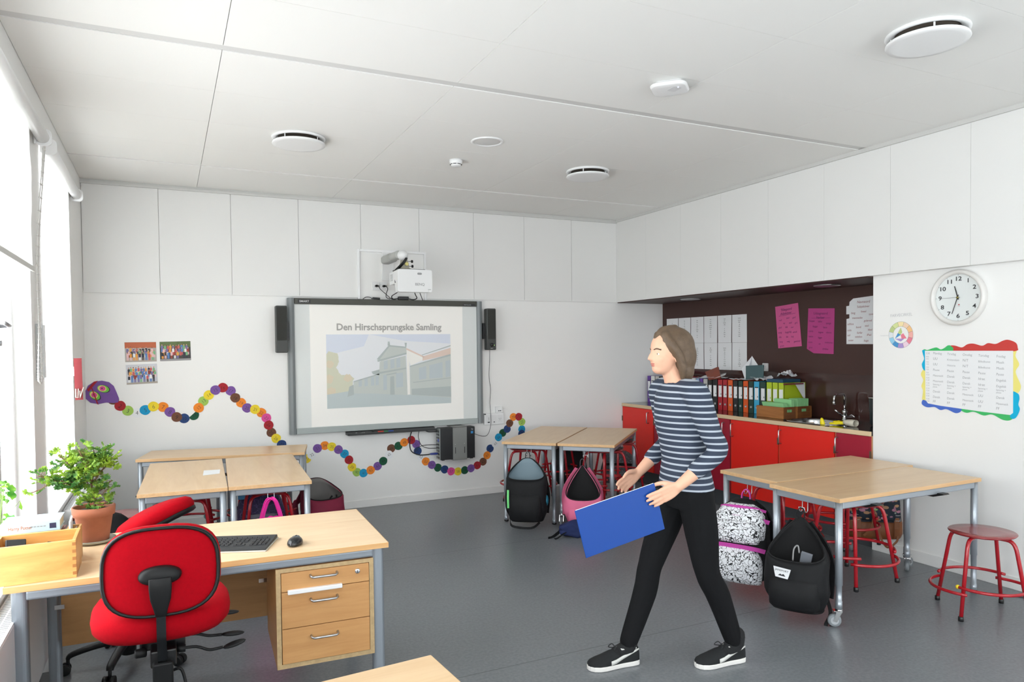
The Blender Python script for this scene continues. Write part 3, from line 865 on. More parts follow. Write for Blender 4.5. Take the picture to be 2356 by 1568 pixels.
for xx in (2.58, 2.90):
    MB().box((xx - 0.015, 7.05, 0.432), (xx + 0.015, 7.07, 0.441)).build('foot', M_BLACK, t, world=True)
cable('thick black video cable hanging from the pen tray to the computer with a blue plug', [(2.28, 7.17, 0.75), (2.25, 7.15, 0.66), (2.26, 7.14, 0.55), (2.33, 7.12, 0.505), (2.40, 7.10, 0.50), (2.45, 7.09, 0.505)], 0.006)
tag(MB().lathe([(0.006, -0.045), (0.011, -0.035), (0.012, 0.02), (0.008, 0.042)], (2.493, 7.09, 0.506), 10, 'x').build('video_plug', mat('vga_blue', (52, 64, 140), 0.4), at=(2.493, 7.09, 0.506)), 'blue video plug in the side of the computer', 'plug')
cable('thin black cable hanging in a wide loop left of the computer', [(2.36, 7.17, 0.75), (2.345, 7.15, 0.68), (2.37, 7.13, 0.60), (2.44, 7.11, 0.565), (2.536, 7.10, 0.562)], 0.0035)
cable('thin black cable arching up to the upper ports of the computer', [(2.30, 7.14, 0.53), (2.33, 7.13, 0.575), (2.40, 7.11, 0.60), (2.536, 7.08, 0.598)], 0.0035)
cable('short black cable from the pen tray end into the computer top', [(2.42, 7.15, 0.75), (2.45, 7.13, 0.735), (2.536, 7.10, 0.735)], 0.006)

# ---- trunking box and sockets right of the board
t = thing('socket_box', 'wide white socket box on the wall right of the whiteboard', 'socket', (3.225, 7.21, 0.76))
MB().prism(rrect(0.235, 0.125, 0.006), (3.225, 7.2095, 0.825), (1, 0, 0), (0, 0, 1), (0, -0.03, 0)).build('box_body', M_WHITE, t, world=True, bevel=0.003)
f = MB()
for a in (-0.065, 0.0, 0.07):
    f.use(0).box((3.225 + a - 0.032, 7.1785, 0.78), (3.225 + a + 0.032, 7.18, 0.865))
f.use(1).box((3.148, 7.177, 0.782), (3.172, 7.1786, 0.796)).box((3.157, 7.177, 0.812), (3.165, 7.1786, 0.818)).box((3.157, 7.177, 0.832), (3.165, 7.1786, 0.838)).box((3.218, 7.177, 0.785), (3.232, 7.1786, 0.795))
for a in (-0.01, 0.01):
    f.flat(disc(0.0035, 8, c=(3.295 + a, 0.826)), (0, 7.178, 0), (1, 0, 0), (0, 0, 1))
f.flat(disc(0.0035, 8, c=(3.295, 0.81)), (0, 7.178, 0), (1, 0, 0), (0, 0, 1))
f.build('socket_faces', [mat('socket_face_white', (228, 229, 229), 0.3), M_DARK], t, world=True)
tag(MB().box((3.106, 7.172, 0.874), (3.125, 7.18, 0.884)).build('usb_stick', M_BLACK, at=(3.11, 7.175, 0.874)), 'tiny black dongle at the top left of the socket box', 'dongle')
t = thing('network_socket', 'small white network outlet above the socket box', 'socket', (3.285, 7.21, 0.89))
MB().box((3.25, 7.175, 0.8885), (3.325, 7.2095, 0.955)).build('outlet_body', M_WHITE, t, world=True, bevel=0.003)
MB().box((3.275, 7.1735, 0.905), (3.288, 7.1755, 0.916)).box((3.295, 7.1735, 0.905), (3.308, 7.1755, 0.916)).build('ports', M_DARK, t, world=True)
cable('thin dark speaker cable hanging down the wall to the socket box', [(3.17, 7.15, 1.58), (3.175, 7.17, 1.45), (3.17, 7.18, 1.3), (3.19, 7.19, 1.15), (3.172, 7.17, 1.0), (3.18, 7.165, 0.86), (3.175, 7.16, 0.76), (3.15, 7.18, 0.66), (3.08, 7.16, 0.645), (2.94, 7.10, 0.69)], 0.003, mat('cable_dark', (70, 72, 74), 0.5))

# ---- class photographs
SKIN = [mat('tiny_skin_light', (226, 178, 150), 0.6), mat('tiny_skin_tan', (180, 128, 100), 0.6)]
TINY = [mat('tiny_%d' % i, c, 0.6) for i, c in enumerate([(236, 236, 236), (40, 44, 60), (206, 96, 96), (120, 180, 130), (90, 130, 190), (232, 160, 70), (120, 110, 160), (230, 190, 190), (70, 60, 56), (150, 60, 50)])]
HAIRS = [mat('tiny_hair_brown', (70, 50, 40), 0.6), mat('tiny_hair_fair', (196, 160, 110), 0.6), mat('tiny_hair_black', (30, 28, 28), 0.6)]
def class_photo(label, corners, bg, rows, tilt):
    (ax, az), (bx, bz), (cx, cz) = corners           # top-left, top-right, bottom-left
    o = Vector((cx, 7.2085, cz))
    u = Vector((bx - ax, 0, bz - az))
    v = Vector((ax - cx, 0, az - cz))
    t = thing('class_photo', label, 'photo', o + u / 2 + v / 2, group='class photographs')
    MB().hexa([o, o + u, o + u + Vector((0, 0.001, 0)), o + Vector((0, 0.001, 0))], [o + v, o + u + v, o + u + v + Vector((0, 0.001, 0)), o + v + Vector((0, 0.001, 0))]).build('print', bg[0], t, world=True)
    q = MB()
    ms = [bg[1], bg[2]] + SKIN + TINY + HAIRS
    rnd = random.Random(label)
    q.use(0).flat([(0.005, 0.70), (0.995, 0.70), (0.995, 0.99), (0.005, 0.99)], o + Vector((0, -0.0002, 0)), u, v)
    q.use(1).flat([(0.005, 0.01), (0.995, 0.01), (0.995, 0.10), (0.005, 0.10)], o + Vector((0, -0.0002, 0)), u, v)
    for ri, (n, base, h) in enumerate(rows):
        d = o + Vector((0, -0.0003 - ri * 0.0003, 0))
        for i in range(n):
            x = 0.08 + 0.84 * (i + 0.5 * (ri % 2)) / max(1, n - 0.5) + rnd.uniform(-0.01, 0.01)
            hh = h * rnd.uniform(0.88, 1.05)
            k = 4 + rnd.randrange(10)
            q.use(k).flat([(x - 0.033, base + hh * 0.35), (x + 0.033, base + hh * 0.35), (x + 0.036, base + hh * 0.72), (x + 0.02, base + hh * 0.8), (x - 0.02, base + hh * 0.8), (x - 0.036, base + hh * 0.72)], d, u, v)
            q.use(4 + rnd.randrange(10)).flat([(x - 0.032, base), (x - 0.004, base), (x - 0.002, base + hh * 0.36), (x - 0.032, base + hh * 0.36)], d, u, v)
            q.flat([(x + 0.004, base), (x + 0.032, base), (x + 0.032, base + hh * 0.36), (x + 0.002, base + hh * 0.36)], d, u, v)
            q.use(14 + rnd.randrange(3)).flat(disc(0.021, 10, 1, 1.6, (x, base + hh * 0.91)), d + Vector((0, -0.0001, 0)), u, v)
            q.use(2 + (rnd.random() < 0.35)).flat(disc(0.017, 10, 1, 1.6, (x, base + hh * 0.885)), d + Vector((0, -0.0002, 0)), u, v)
    q.build('picture', ms, t, world=True)
class_photo('class photo of children in front of an orange brick wall', ((-0.335, 1.691), (-0.084, 1.693), (-0.332, 1.515)), (mat('photo_grey', (176, 172, 166), 0.4), mat('photo_brick', (190, 92, 46), 0.4), mat('photo_floor', (176, 166, 156), 0.4)), [(9, 0.34, 0.42), (10, 0.22, 0.40), (9, 0.08, 0.42)], 0)
class_photo('class photo of children in dark clothes under green trees', ((-0.056, 1.693), (0.198, 1.698), (-0.054, 1.519)), (mat('photo_dark', (52, 54, 50), 0.4), mat('photo_green', (86, 106, 52), 0.4), mat('photo_road', (150, 148, 150), 0.4)), [(10, 0.46, 0.42), (9, 0.30, 0.40), (9, 0.12, 0.42)], 0)
class_photo('class photo of children against a pale grey backdrop, below the orange one', ((-0.329, 1.490), (-0.081, 1.498), (-0.325, 1.314)), (mat('photo_pale', (196, 198, 204), 0.4), mat('photo_pale_top', (202, 204, 210), 0.4), mat('photo_beige', (168, 158, 146), 0.4)), [(11, 0.50, 0.40), (9, 0.34, 0.38), (9, 0.10, 0.44)], 0)

# ---- the number caterpillar of paper discs
PAP = {'brown': (112, 72, 52), 'red': (168, 34, 44), 'lime': (162, 198, 92), 'white': (228, 230, 232), 'blue': (22, 152, 200), 'yellow': (238, 212, 52), 'orange': (240, 138, 42),
       'purple': (122, 84, 158), 'navy': (38, 66, 118), 'dark green': (22, 84, 58), 'pink': (222, 80, 152)}
PM = {k: mat('paper_' + k.replace(' ', '_'), c, 0.8) for k, c in PAP.items()}
DISCS = [(1,'brown',-0.432,1.188),(2,'red',-0.380,1.131),(3,'lime',-0.321,1.085),(4,'white',-0.250,1.063),(5,'blue',-0.184,1.085),(6,'yellow',-0.117,1.113),(7,'orange',-0.040,1.105),(8,'purple',0.016,1.058),(9,'brown',0.070,1.008),(10,'navy',0.132,0.992),(11,'dark green',0.213,1.017),(12,'orange',0.255,1.084),(13,'lime',0.297,1.144),(14,'yellow',0.343,1.198),(15,'purple',0.401,1.242),(16,'red',0.466,1.262),(17,'purple',0.534,1.230),(18,'brown',0.573,1.163),(19,'orange',0.623,1.114),(20,'purple',0.675,1.063),(21,'yellow',0.746,1.046),(22,'orange',0.802,1.012),(23,'pink',0.848,0.958),(24,'red',0.867,0.889),(25,'brown',0.890,0.816),(26,'yellow',0.933,0.757),(27,'navy',0.984,0.694),(31,'yellow',1.216,0.538),(32,'white',1.266,0.573),(33,'purple',1.322,0.632),(34,'orange',1.393,0.655),(35,'yellow',1.462,0.639),(36,'purple',1.527,0.605),(37,'blue',1.588,0.558),(38,'red',1.631,0.494),(39,'yellow',1.660,0.419),(40,'lime',1.709,0.363),(41,'blue',1.777,0.348),(42,'orange',1.850,0.371),(43,'purple',1.922,0.406),(44,'dark green',1.983,0.454),(45,'white',2.044,0.514),(46,'brown',2.069,0.578),(47,'dark green',2.145,0.598),(48,'orange',2.208,0.631),(49,'red',2.285,0.650),(50,'purple',2.338,0.604),(51,'navy',2.354,0.531),(52,'white',2.389,0.468),(53,'orange',2.441,0.414),(54,'purple',2.508,0.372),(55,'dark green',2.574,0.337),(56,'navy',2.651,0.311),(57,'pink',2.724,0.284),(58,'yellow',2.802,0.277),(59,'dark green',2.882,0.283),(60,'purple',2.955,0.298),(61,'red',3.030,0.324),(62,'brown',3.099,0.359),(63,'orange',3.147,0.425),(64,'navy',3.185,0.498),(65,'white',3.248,0.547),(66,'blue',3.288,0.614),(67,'dark green',3.340,0.660),(68,'navy',3.394,0.699),(69,'brown',3.426,0.761),(70,'orange',3.473,0.829),(71,'red',3.540,0.828),(72,'lime',3.578,0.768),(73,'blue',3.577,0.686),(74,'navy',3.574,0.636)]
M_PINK2 = PM['pink']
_rd = random.Random(3)
for i, (n, c, x, z) in enumerate(DISCS):
    lay = 7.2065 - 0.0004 * (i % 3) - (0.0006 if c == 'red' else 0)
    r = 0.0445 if n < 30 else 0.0435
    ph = _rd.uniform(0, 6)
    poly = [(math.cos(a) * r * (1 + 0.022 * math.sin(3 * a + ph) + 0.014 * math.sin(5 * a + ph * 2)), math.sin(a) * r * (1 + 0.022 * math.cos(3 * a + ph))) for a in [2 * PI * k / 30 for k in range(30)]]
    if n == 11:
        poly = [(p[0], min(p[1], 0.018 + p[0] * 0.9)) for p in poly]
    m = MB().prism(poly, (x, lay, z), (1, 0, 0), (0, 0, 1), (0, 0.0008, 0))
    j = min(i + 1, len(DISCS) - 1)
    k = max(i - 1, 0)
    ang = math.atan2(DISCS[j][3] - DISCS[k][3], DISCS[j][2] - DISCS[k][2])
    if DISCS[j][2] < DISCS[k][2]:
        ang += PI if abs(ang) > PI / 2 else 0
    ang *= 0.75
    u = Vector((math.cos(ang), 0, math.sin(ang)))
    v = Vector((-math.sin(ang), 0, math.cos(ang)))
    sz = 0.052 if n < 10 else 0.042
    m.use(1).text(str(n), Vector((x, lay - 0.0003, z)) - v * sz * 0.36, u, v, sz, 'c', -0.012, stretch=0.92)
    tag(m.build('paper_disc', [PM[c], M_INK if c not in ('navy', 'dark green', 'red', 'brown') else mat('ink_on_dark_paper', (30, 26, 32), 0.8)], at=(x, lay, z)),
        '%s paper disc numbered %d in the caterpillar on the back wall' % (c, n), 'paper disc', 'numbered paper discs of the caterpillar')
hx, hz = (-0.545,1.253)
t = thing('caterpillar_head', 'purple paper caterpillar head with two big eyes and red feelers', 'paper cutout', (hx, 7.206, hz))
MB().prism([(0.158, -0.055), (0.14, 0.0), (0.12, 0.055), (0.085, 0.09), (0.03, 0.105), (-0.03, 0.098), (-0.075, 0.065), (-0.10, 0.01), (-0.098, -0.045), (-0.06, -0.085), (0.0, -0.098), (0.06, -0.088), (0.115, -0.095), (0.15, -0.09)], (hx, 7.2035, hz), (1, 0, 0), (0, 0, 1), (0, 0.001, 0)).build('face', PM['purple'], t, world=True)
for ex, ez, rot in ((0.035, 0.035, -0.35), (-0.03, -0.02, -0.75)):
    e = MB()
    u, v = Vector((math.cos(rot), 0, math.sin(rot))), Vector((-math.sin(rot), 0, math.cos(rot)))
    o = Vector((hx + ex, 7.203, hz + ez))
    for kk, (r, sx, cx) in enumerate(((0.034, 1.5, 0.008), (0.032, 1.45, 0.003), (0.027, 1.25, -0.004), (0.022, 1.0, -0.002))):
        e.use(kk).flat(disc(r, 20, sx, 0.95, (cx, 0)), o - Vector((0, 0.0003 * kk, 0)), u, v)
    e.use(0).flat(disc(0.006, 10, 1, 1, (-0.006, 0)), o - Vector((0, 0.0013, 0)), u, v)
    e.build('eye', [M_BLACK, mat('eye_lime', (120, 200, 70), 0.7), mat('eye_cream', (228, 214, 130), 0.7), PM['pink']], t, world=True)
MB().prism([(-0.072, 0.012), (-0.085, 0.03), (-0.03, 0.098), (0.0, 0.105)], (hx, 7.2005, hz), (1, 0, 0), (0, 0, 1), (0, 0.001, 0)).build('feeler', PM['red'], t, world=True)
MB().prism([(-0.052, 0.045), (-0.044, 0.045), (-0.002, -0.095), (0.0, -0.105), (-0.012, -0.095)], (hx, 7.2, hz), (1, 0, 0), (0, 0, 1), (0, 0.001, 0)).build('feeler', PM['red'], t, world=True)

# ================================================================ right wall
RU = Vector((0, -1, 0))      # along the right wall, towards the camera (reads left to right)
ZU = Vector((0, 0, 1))
# ---- clock
t = thing('wall_clock', 'round white wall clock with black numerals showing twenty-six to twelve', 'clock', (4.945, 3.136, 1.92))
cc = Vector((4.945, 3.136, 1.92))
MB().lathe([(0.188, 0), (0.192, -0.02), (0.192, -0.035), (0.182, -0.048), (0.170, -0.048), (0.162, -0.036), (0.160, -0.022)], cc, 56, 'x', cap=False).build('rim', mat('clock_rim', (224, 222, 218), 0.3), t, world=True)
MB().lathe([(0.162, -0.020), (0.0, -0.020)], cc, 48, 'x', cap=False).build('dial', mat('dial_white', (226, 231, 230), 0.5), t, world=True)
n = MB()
for h in range(1, 13):
    a = PI / 2 - h * PI / 6
    n.text(str(h), cc + Vector((-0.0215, 0, 0)) + RU * (math.cos(a) * 0.128) + ZU * (math.sin(a) * 0.128 - 0.012), RU, ZU, 0.040, 'c', 0.018, stretch=1.25)
for k in range(12):
    a = k * PI / 6
    c0 = cc + Vector((-0.0212, 0, 0)) + RU * (math.cos(a) * 0.157) + ZU * (math.sin(a) * 0.157)
    d = RU * math.cos(a) + ZU * math.sin(a)
    e = -RU * math.sin(a) + ZU * math.cos(a)
    n.flat([(-0.006, -0.0008), (0.004, -0.0008), (0.004, 0.0008), (-0.006, 0.0008)], c0, d, e)
n.build('numerals', M_INK, t, world=True)
def hand(name, ang, l0, l1, w, x, m):
    a = PI / 2 - ang
    d = RU * math.cos(a) + ZU * math.sin(a)
    e = -RU * math.sin(a) + ZU * math.cos(a)
    MB().prism([(-l0, -w), (l1, -w * 0.7), (l1, w * 0.7), (-l0, w)], cc + Vector((x, 0, 0)), d, e, Vector((-0.001, 0, 0))).build(name, m, t, world=True)
hand('hour_hand', math.radians(344), 0.015, 0.082, 0.004, -0.025, M_BLACK)
hand('minute_hand', math.radians(199), 0.02, 0.118, 0.003, -0.028, M_BLACK)
hand('second_hand', math.radians(270), 0.02, 0.128, 0.0012, -0.031, mat('hand_grey', (120, 120, 120), 0.4))
MB().lathe([(0.007, -0.024), (0.007, -0.033), (0.0, -0.034)], cc, 14, 'x', cap=False).build('hub', mat('hub_brass', (150, 140, 80), 0.3, metal=0.8), t, world=True)
l = MB().use(0).flat([(-0.008, -0.003), (0.008, -0.003), (0.0, 0.007)], cc + Vector((-0.0214, 0, 0)) + RU * 0.006 - ZU * 0.05, RU, ZU)
l.use(1).text('ALBA', cc + Vector((-0.0214, 0, 0)) + RU * 0.006 - ZU * 0.062, RU, ZU, 0.007, 'c')
l.build('logo', [mat('logo_red', (180, 60, 70), 0.5), M_PENCIL], t, world=True)

# ---- colour wheel drawing
wc = Vector((4.9435, 3.578, 1.671))
t = thing('colour_wheel_drawing', 'small painted colour wheel on white paper left of the clock', 'drawing', wc)
WH = [(246, 228, 176), (244, 214, 186), (242, 196, 140), (240, 178, 170), (232, 132, 150), (240, 214, 228), (172, 150, 208), (74, 150, 206), (150, 206, 232), (226, 232, 236), (190, 206, 140), (216, 226, 160)]
w = MB()
for k in range(12):
    a0 = PI / 2 + PI / 12 - k * PI / 6
    a1 = a0 - PI / 6
    arc = [(math.cos(a0 + (a1 - a0) * i / 5), math.sin(a0 + (a1 - a0) * i / 5)) for i in range(6)]
    w.use(k).flat([(p[0] * 0.098, p[1] * 0.098) for p in arc] + [(p[0] * 0.064, p[1] * 0.064) for p in reversed(arc)], wc + Vector((-0.0006, 0, 0)), RU, ZU)
tri = [(0, 0.056), (0.048, -0.028), (-0.048, -0.028)]
w.use(7).flat([tri[2], (0, 0), (-0.024, 0.014)], wc + Vector((-0.0006, 0, 0)), RU, ZU)
w.use(4).flat([tri[1], (0.02, 0.012), (0, 0), (0.006, -0.028)], wc + Vector((-0.0006, 0, 0)), RU, ZU)
w.use(10).flat([tri[0], (-0.024, 0.014), (0, 0), (0.012, 0.02)], wc + Vector((-0.0006, 0, 0)), RU, ZU)
w.use(6).flat([tri[2], (0.03, -0.028), (0, -0.05)], wc + Vector((-0.0006, 0, 0)), RU, ZU)
w.use(12)
for k in range(12):
    a = PI / 2 + PI / 12 - k * PI / 6
    d, e = RU * math.cos(a) + ZU * math.sin(a), -RU * math.sin(a) + ZU * math.cos(a)
    w.flat([(0.062, -0.0008), (0.098, -0.0008), (0.098, 0.0008), (0.062, 0.0008)], wc + Vector((-0.0009, 0, 0)), d, e)
for r in (0.098, 0.063):
    for i in range(36):
        a, b = 2 * PI * i / 36, 2 * PI * (i + 1) / 36
        w.flat([(math.cos(a) * r, math.sin(a) * r), (math.cos(b) * r, math.sin(b) * r), (math.cos(b) * (r + 0.0013), math.sin(b) * (r + 0.0013)), (math.cos(a) * (r + 0.0013), math.sin(a) * (r + 0.0013))], wc + Vector((-0.0009, 0, 0)), RU, ZU)
w.build('painted_wheel', [mat('wheel_%d' % i, c, 0.8) for i, c in enumerate(WH)] + [mat('wheel_line', (120, 124, 128), 0.8)], t, world=True)
l = MB().prism([(-0.18, -0.115), (0.115, -0.115), (0.115, 0.18), (-0.18, 0.18)], wc + Vector((0.0012, 0, 0)), RU, ZU, Vector((-0.0008, 0, 0))).use(1).text('FARVECIRKEL', (4.9425, 3.664, 1.806), RU + ZU * 0.03, ZU, 0.031, 'l', -0.006, stretch=0.95)
l.text('komplement', (4.9425, 3.745, 1.664), RU, ZU, 0.014, 'l', -0.008)
l.build('paper', [mat('paper_wallwhite', (240, 240, 238), 0.6), mat('pencil_light', (190, 191, 193), 0.8)], t, world=True)

# ---- timetable with its wavy paper border
tt = Vector((4.9435, 3.085, 1.34))
t = thing('timetable', 'handwritten weekly timetable with a wavy border of coloured paper below the clock', 'timetable', tt)
W0, W1, Z0, Z1 = 3.386, 2.786, 1.136, 1.553
def S2(pts):    # points in pixels of a 1929 x 1568 close view -> wall coordinates
    return [((a - 145) / (1730 - 145) * 0.60, (1370 - b) / (1370 - 205) * 0.417) for a, b in pts]
SO = Vector((4.944, W0, Z0))
def wavy(name, pts, m, lay):
    p = [(q.x, q.y) for q in spline([(a, b, 0) for a, b in S2(pts)], 5, True)]
    MB().prism(p, SO - Vector((0.0009 + lay * 0.0006, 0, 0)), RU, ZU, Vector((-0.0006, 0, 0))).build(name, m, t, world=True)
T = {k: mat('border_' + k, c, 0.8) for k, c in {'red': (204, 64, 58), 'green': (64, 190, 106), 'blue': (0, 178, 220), 'yellow': (240, 230, 130), 'navy': (72, 108, 200)}.items()}
wavy('border_strip', [(150, 230), (90, 205), (130, 175), (190, 190), (280, 160), (370, 140), (450, 178), (520, 150), (590, 100), (660, 115), (715, 200), (600, 230), (300, 235)], T['green'], 0)
wavy('border_strip', [(715, 230), (690, 150), (640, 105), (720, 105), (850, 140), (950, 80), (1060, 70), (1210, 110), (1310, 62), (1440, 78), (1560, 20), (1650, 5), (1770, 60), (1800, 150), (1780, 205), (1500, 235), (1000, 235)], T['red'], 1)
wavy('border_strip', [(165, 220), (90, 195), (100, 270), (125, 370), (80, 480), (115, 590), (175, 590), (175, 400)], T['blue'], 1)
wavy('border_strip', [(175, 575), (100, 600), (62, 690), (110, 800), (72, 920), (105, 1020), (90, 1200), (175, 1210), (175, 900)], T['yellow'], 0)
wavy('border_strip', [(175, 1215), (100, 1205), (85, 1290), (190, 1345), (340, 1330), (450, 1380), (570, 1355), (740, 1418), (840, 1370), (800, 1300), (450, 1290)], T['navy'], 1)
wavy('border_strip', [(790, 1310), (840, 1360), (940, 1395), (1070, 1365), (1240, 1420), (1390, 1390), (1560, 1470), (1680, 1470), (1740, 1400), (1600, 1340), (1100, 1300)], T['green'], 0)
wavy('border_strip', [(1700, 960), (1810, 975), (1835, 1060), (1818, 1170), (1842, 1260), (1790, 1400), (1730, 1440), (1685, 1400), (1710, 1300)], T['blue'], 2)
wavy('border_strip', [(1700, 200), (1780, 205), (1765, 300), (1825, 450), (1770, 590), (1855, 840), (1800, 975), (1700, 985), (1690, 600)], T['yellow'], 0)
l = MB().prism(S2([(145, 205), (1732, 205), (1736, 1330), (1690, 1372), (1200, 1350), (450, 1295), (210, 1265), (160, 1200)]), SO - Vector((0.003, 0, 0)), RU, ZU, Vector((-0.0006, 0, 0)))
l.use(1)
cols = [(305, ['Mandag', 'UU', 'UU', 'Pause', 'Matematik', 'Matematik', 'Spisning + / pause', 'Dansk', 'Dansk', 'FF']),
        (578, ['Tirsdag', 'Kristendom', 'Historie', 'Pause', 'Dansk', 'Dansk', 'Spisning + / pause', 'Dansk', 'Dansk', 'FF']),
        (865, ['Onsdag', 'N/T', 'N/T', 'Pause', 'Dansk', 'Dansk', 'Spisning + / pause', 'Matematik', 'Matematik', 'FF']),
        (1145, ['Torsdag', 'Billedkunst', 'Billedkunst', 'Pause', 'Idr\u00e6t', 'Idr\u00e6t', 'Spisning + / pause', 'UU', 'UU', 'FF']),
        (1455, ['Fredag', 'Musik', 'Musik', 'Pause', 'Engelsk', 'Engelsk', 'Spisning + / pause', 'Dansk', 'Matematik', 'FF'])]
rows = [275, 385, 495, 605, 715, 825, 900, 1035, 1145, 1240]
TO = SO - Vector((0.004, 0, 0))
def put(s, a, b, size, al='l'):
    (x, y), = S2([(a, b)])
    l.text(s, TO + RU * x + ZU * y, RU - ZU * 0.03, ZU, size, al, -0.008, stretch=0.92, slant=0.08)
put('3.X', 165, 275, 0.0225)
times = ['8.00-/8.45', '8.45-/9.30', '9.30-/9.50', '9.50-/10.35', '10.35-/11.20', '11.20-/12.10', '12.10-/12.55', '12.55-/13.40', '13.40-/14.00']
for i, s in enumerate(times):
    a, b = s.split('/')
    put(a, 168, 335 + i * 106, 0.0125)
    put(b, 170, 380 + i * 106, 0.0125)
for cx, names in cols:
    for r, s in zip(rows, names):
        r2 = r + (cx - 305) * 0.045
        if '/' in s and ' ' in s:
            a, b = s.split(' / ')
            put(a, cx, r2 - 10, 0.0165)
            put(b, cx, r2 + 35, 0.0155)
        else:
            put(s, cx, r2, 0.0255 if s in ('UU', 'N/T', 'FF') else 0.023 if len(s) < 8 else 0.0195)
l.build('sheet', [M_PAPER, M_PENCIL], t, world=True)

# ================================================================ kitchen recess
# ---- base cabinets
M_RED = mat('laminate_red', (226, 34, 22), 0.35)
M_CRIM = mat('laminate_crimson', (158, 24, 48), 0.35)
M_EDGE = wood('cabinet_edge_wood', (214, 174, 128), (196, 152, 106), 2, 0.5)
M_TOP = mat('worktop_dark', (46, 38, 36), 0.12)
M_TOPEDGE = wood('worktop_edge', (226, 202, 166), (212, 184, 146), 1, 0.5)
yb = [7.205, 6.59, 5.975, 5.365, 4.755, 4.15, 3.815]
hy = [6.68, 6.06, 5.45, 5.33, 4.725, 4.125]
dm = [M_RED, M_CRIM, M_CRIM, M_RED, M_RED, M_CRIM]
lb = ['red base cabinet at the far end of the recess, against the back wall', 'crimson base cabinet second from the back wall', 'crimson base cabinet behind the walking person, beside a red one',
      'red base cabinet in the middle of the worktop, left of the bright red one', 'bright red base cabinet under the wooden crates', 'narrow crimson base cabinet at the near end below the sink']
for i in range(6):
    a, b = yb[i + 1], yb[i]
    t = thing('base_cabinet', lb[i], 'cabinet', (5.23, (a + b) / 2, 0.165), group='red base cabinets of the kitchenette')
    c = MB().box((4.945, a + 0.001, 0.165), (5.53, a + 0.019, 0.888)).box((4.945, b - 0.019, 0.165), (5.53, b - 0.001, 0.888))
    c.box((4.945, a + 0.019, 0.165), (5.53, b - 0.019, 0.183)).box((5.522, a + 0.019, 0.183), (5.53, b - 0.019, 0.888)).box((4.945, a + 0.019, 0.87), (4.965, b - 0.019, 0.888))
    c.build('carcass', M_EDGE, t, world=True)
    MB().box((4.928, a + 0.009, 0.168), (4.944, b - 0.009, 0.882)).build('door', dm[i], t, world=True, bevel=0.001)
    h = MB().tube([(4.928, hy[i], 0.845), (4.905, hy[i], 0.845), (4.898, hy[i], 0.838), (4.898, hy[i], 0.732), (4.905, hy[i], 0.725), (4.928, hy[i], 0.725)], 0.0055, 8)
    h.build('handle', M_STEEL, t, world=True)
    hs = a + 0.006 if hy[i] > (a + b) / 2 else b - 0.006
    MB().box((4.924, hs - 0.008, 0.71), (4.929, hs + 0.008, 0.77)).build('hinge', mat('hinge_dark', (96, 74, 56), 0.4), t, world=True)
struct('trim_6', MB().box((4.985, 3.815, 0), (5.53, 7.205, 0.166)), M_DARK)
# ---- worktop with the sink let into it
t = thing('worktop', 'long dark glossy worktop with a light wooden front edge', 'worktop', (5.23, 5.5, 0.888))
SA, SB, SC0, SD = 5.02, 5.38, 4.25, 4.80       # sink opening
m = MB()
m.box((4.932, SD, 0.889), (5.533, 7.205, 0.922)).box((4.932, 3.815, 0.889), (5.533, SC0, 0.922)).box((4.932, SC0, 0.889), (SA, SD, 0.922)).box((SB, SC0, 0.889), (5.533, SD, 0.922))
m.build('top', M_TOP, t, world=True)
MB().box((4.922, 3.815, 0.886), (4.932, 7.205, 0.922)).build('front_edge', M_TOPEDGE, t, world=True, bevel=0.001)
t = thing('sink', 'rounded stainless steel sink set into the dark worktop', 'sink', (5.2, 4.525, 0.92))
def ring(w, h, r, z):
    return [(5.2 + x, 4.525 + y, z) for x, y in rrect(w, h, r, 6)]
MB().loft([ring(0.40, 0.59, 0.14, 0.9225), ring(0.395, 0.585, 0.14, 0.926), ring(0.35, 0.54, 0.13, 0.924), ring(0.345, 0.535, 0.125, 0.90), ring(0.33, 0.52, 0.12, 0.80), ring(0.25, 0.44, 0.1, 0.775), ring(0.05, 0.05, 0.02, 0.773)], cap=False).build('bowl', mat('sink_steel', (200, 202, 204), 0.22, metal=1.0), t, world=True, solid=0.001)
MB().lathe([(0.03, 0.7765), (0.024, 0.779), (0.0, 0.777)], (5.2, 4.525, 0), 20, cap=False).build('drain', M_CHROME, t, world=True)
MB().ball((5.03, 4.78, 0.9285), (0.012, 0.012, 0.005), 12, 6).build('plug_knob', M_BLACK, t, world=True)
t = thing('tap', 'tall curved chrome mixer tap behind the sink', 'tap', (5.455, 4.49, 0.922))
MB().lathe([(0.027, 0.922), (0.027, 0.928), (0.021, 0.932), (0.020, 0.985), (0.023, 0.99), (0.022, 1.01), (0.012, 1.018)], (5.455, 4.49, 0), 20).build('tap_body', M_CHROME, t, world=True)
MB().tube([(5.455, 4.49, 1.0), (5.455, 4.49, 1.10)] + bez((5.455, 4.49, 1.10), (5.455, 4.49, 1.165), (5.44, 4.49, 1.165), (5.39, 4.49, 1.16), 8) + bez((5.39, 4.49, 1.16), (5.34, 4.49, 1.158), (5.32, 4.49, 1.155), (5.32, 4.49, 1.10), 8)[1:], 0.011, 10).lathe([(0.013, 1.10), (0.014, 1.085), (0.013, 1.07)], (5.32, 4.49, 0), 14).build('spout', M_CHROME, t, world=True)
MB().tube([(5.44, 4.49, 0.96), (5.40, 4.50, 0.985), (5.355, 4.51, 1.02)], [0.008, 0.006, 0.008], 8).build('lever', M_CHROME, t, world=True)
MB().tube([(5.47, 4.47, 0.96), (5.475, 4.43, 0.975), (5.475, 4.40, 0.955)], 0.006, 8).build('lever', M_CHROME, t, world=True)
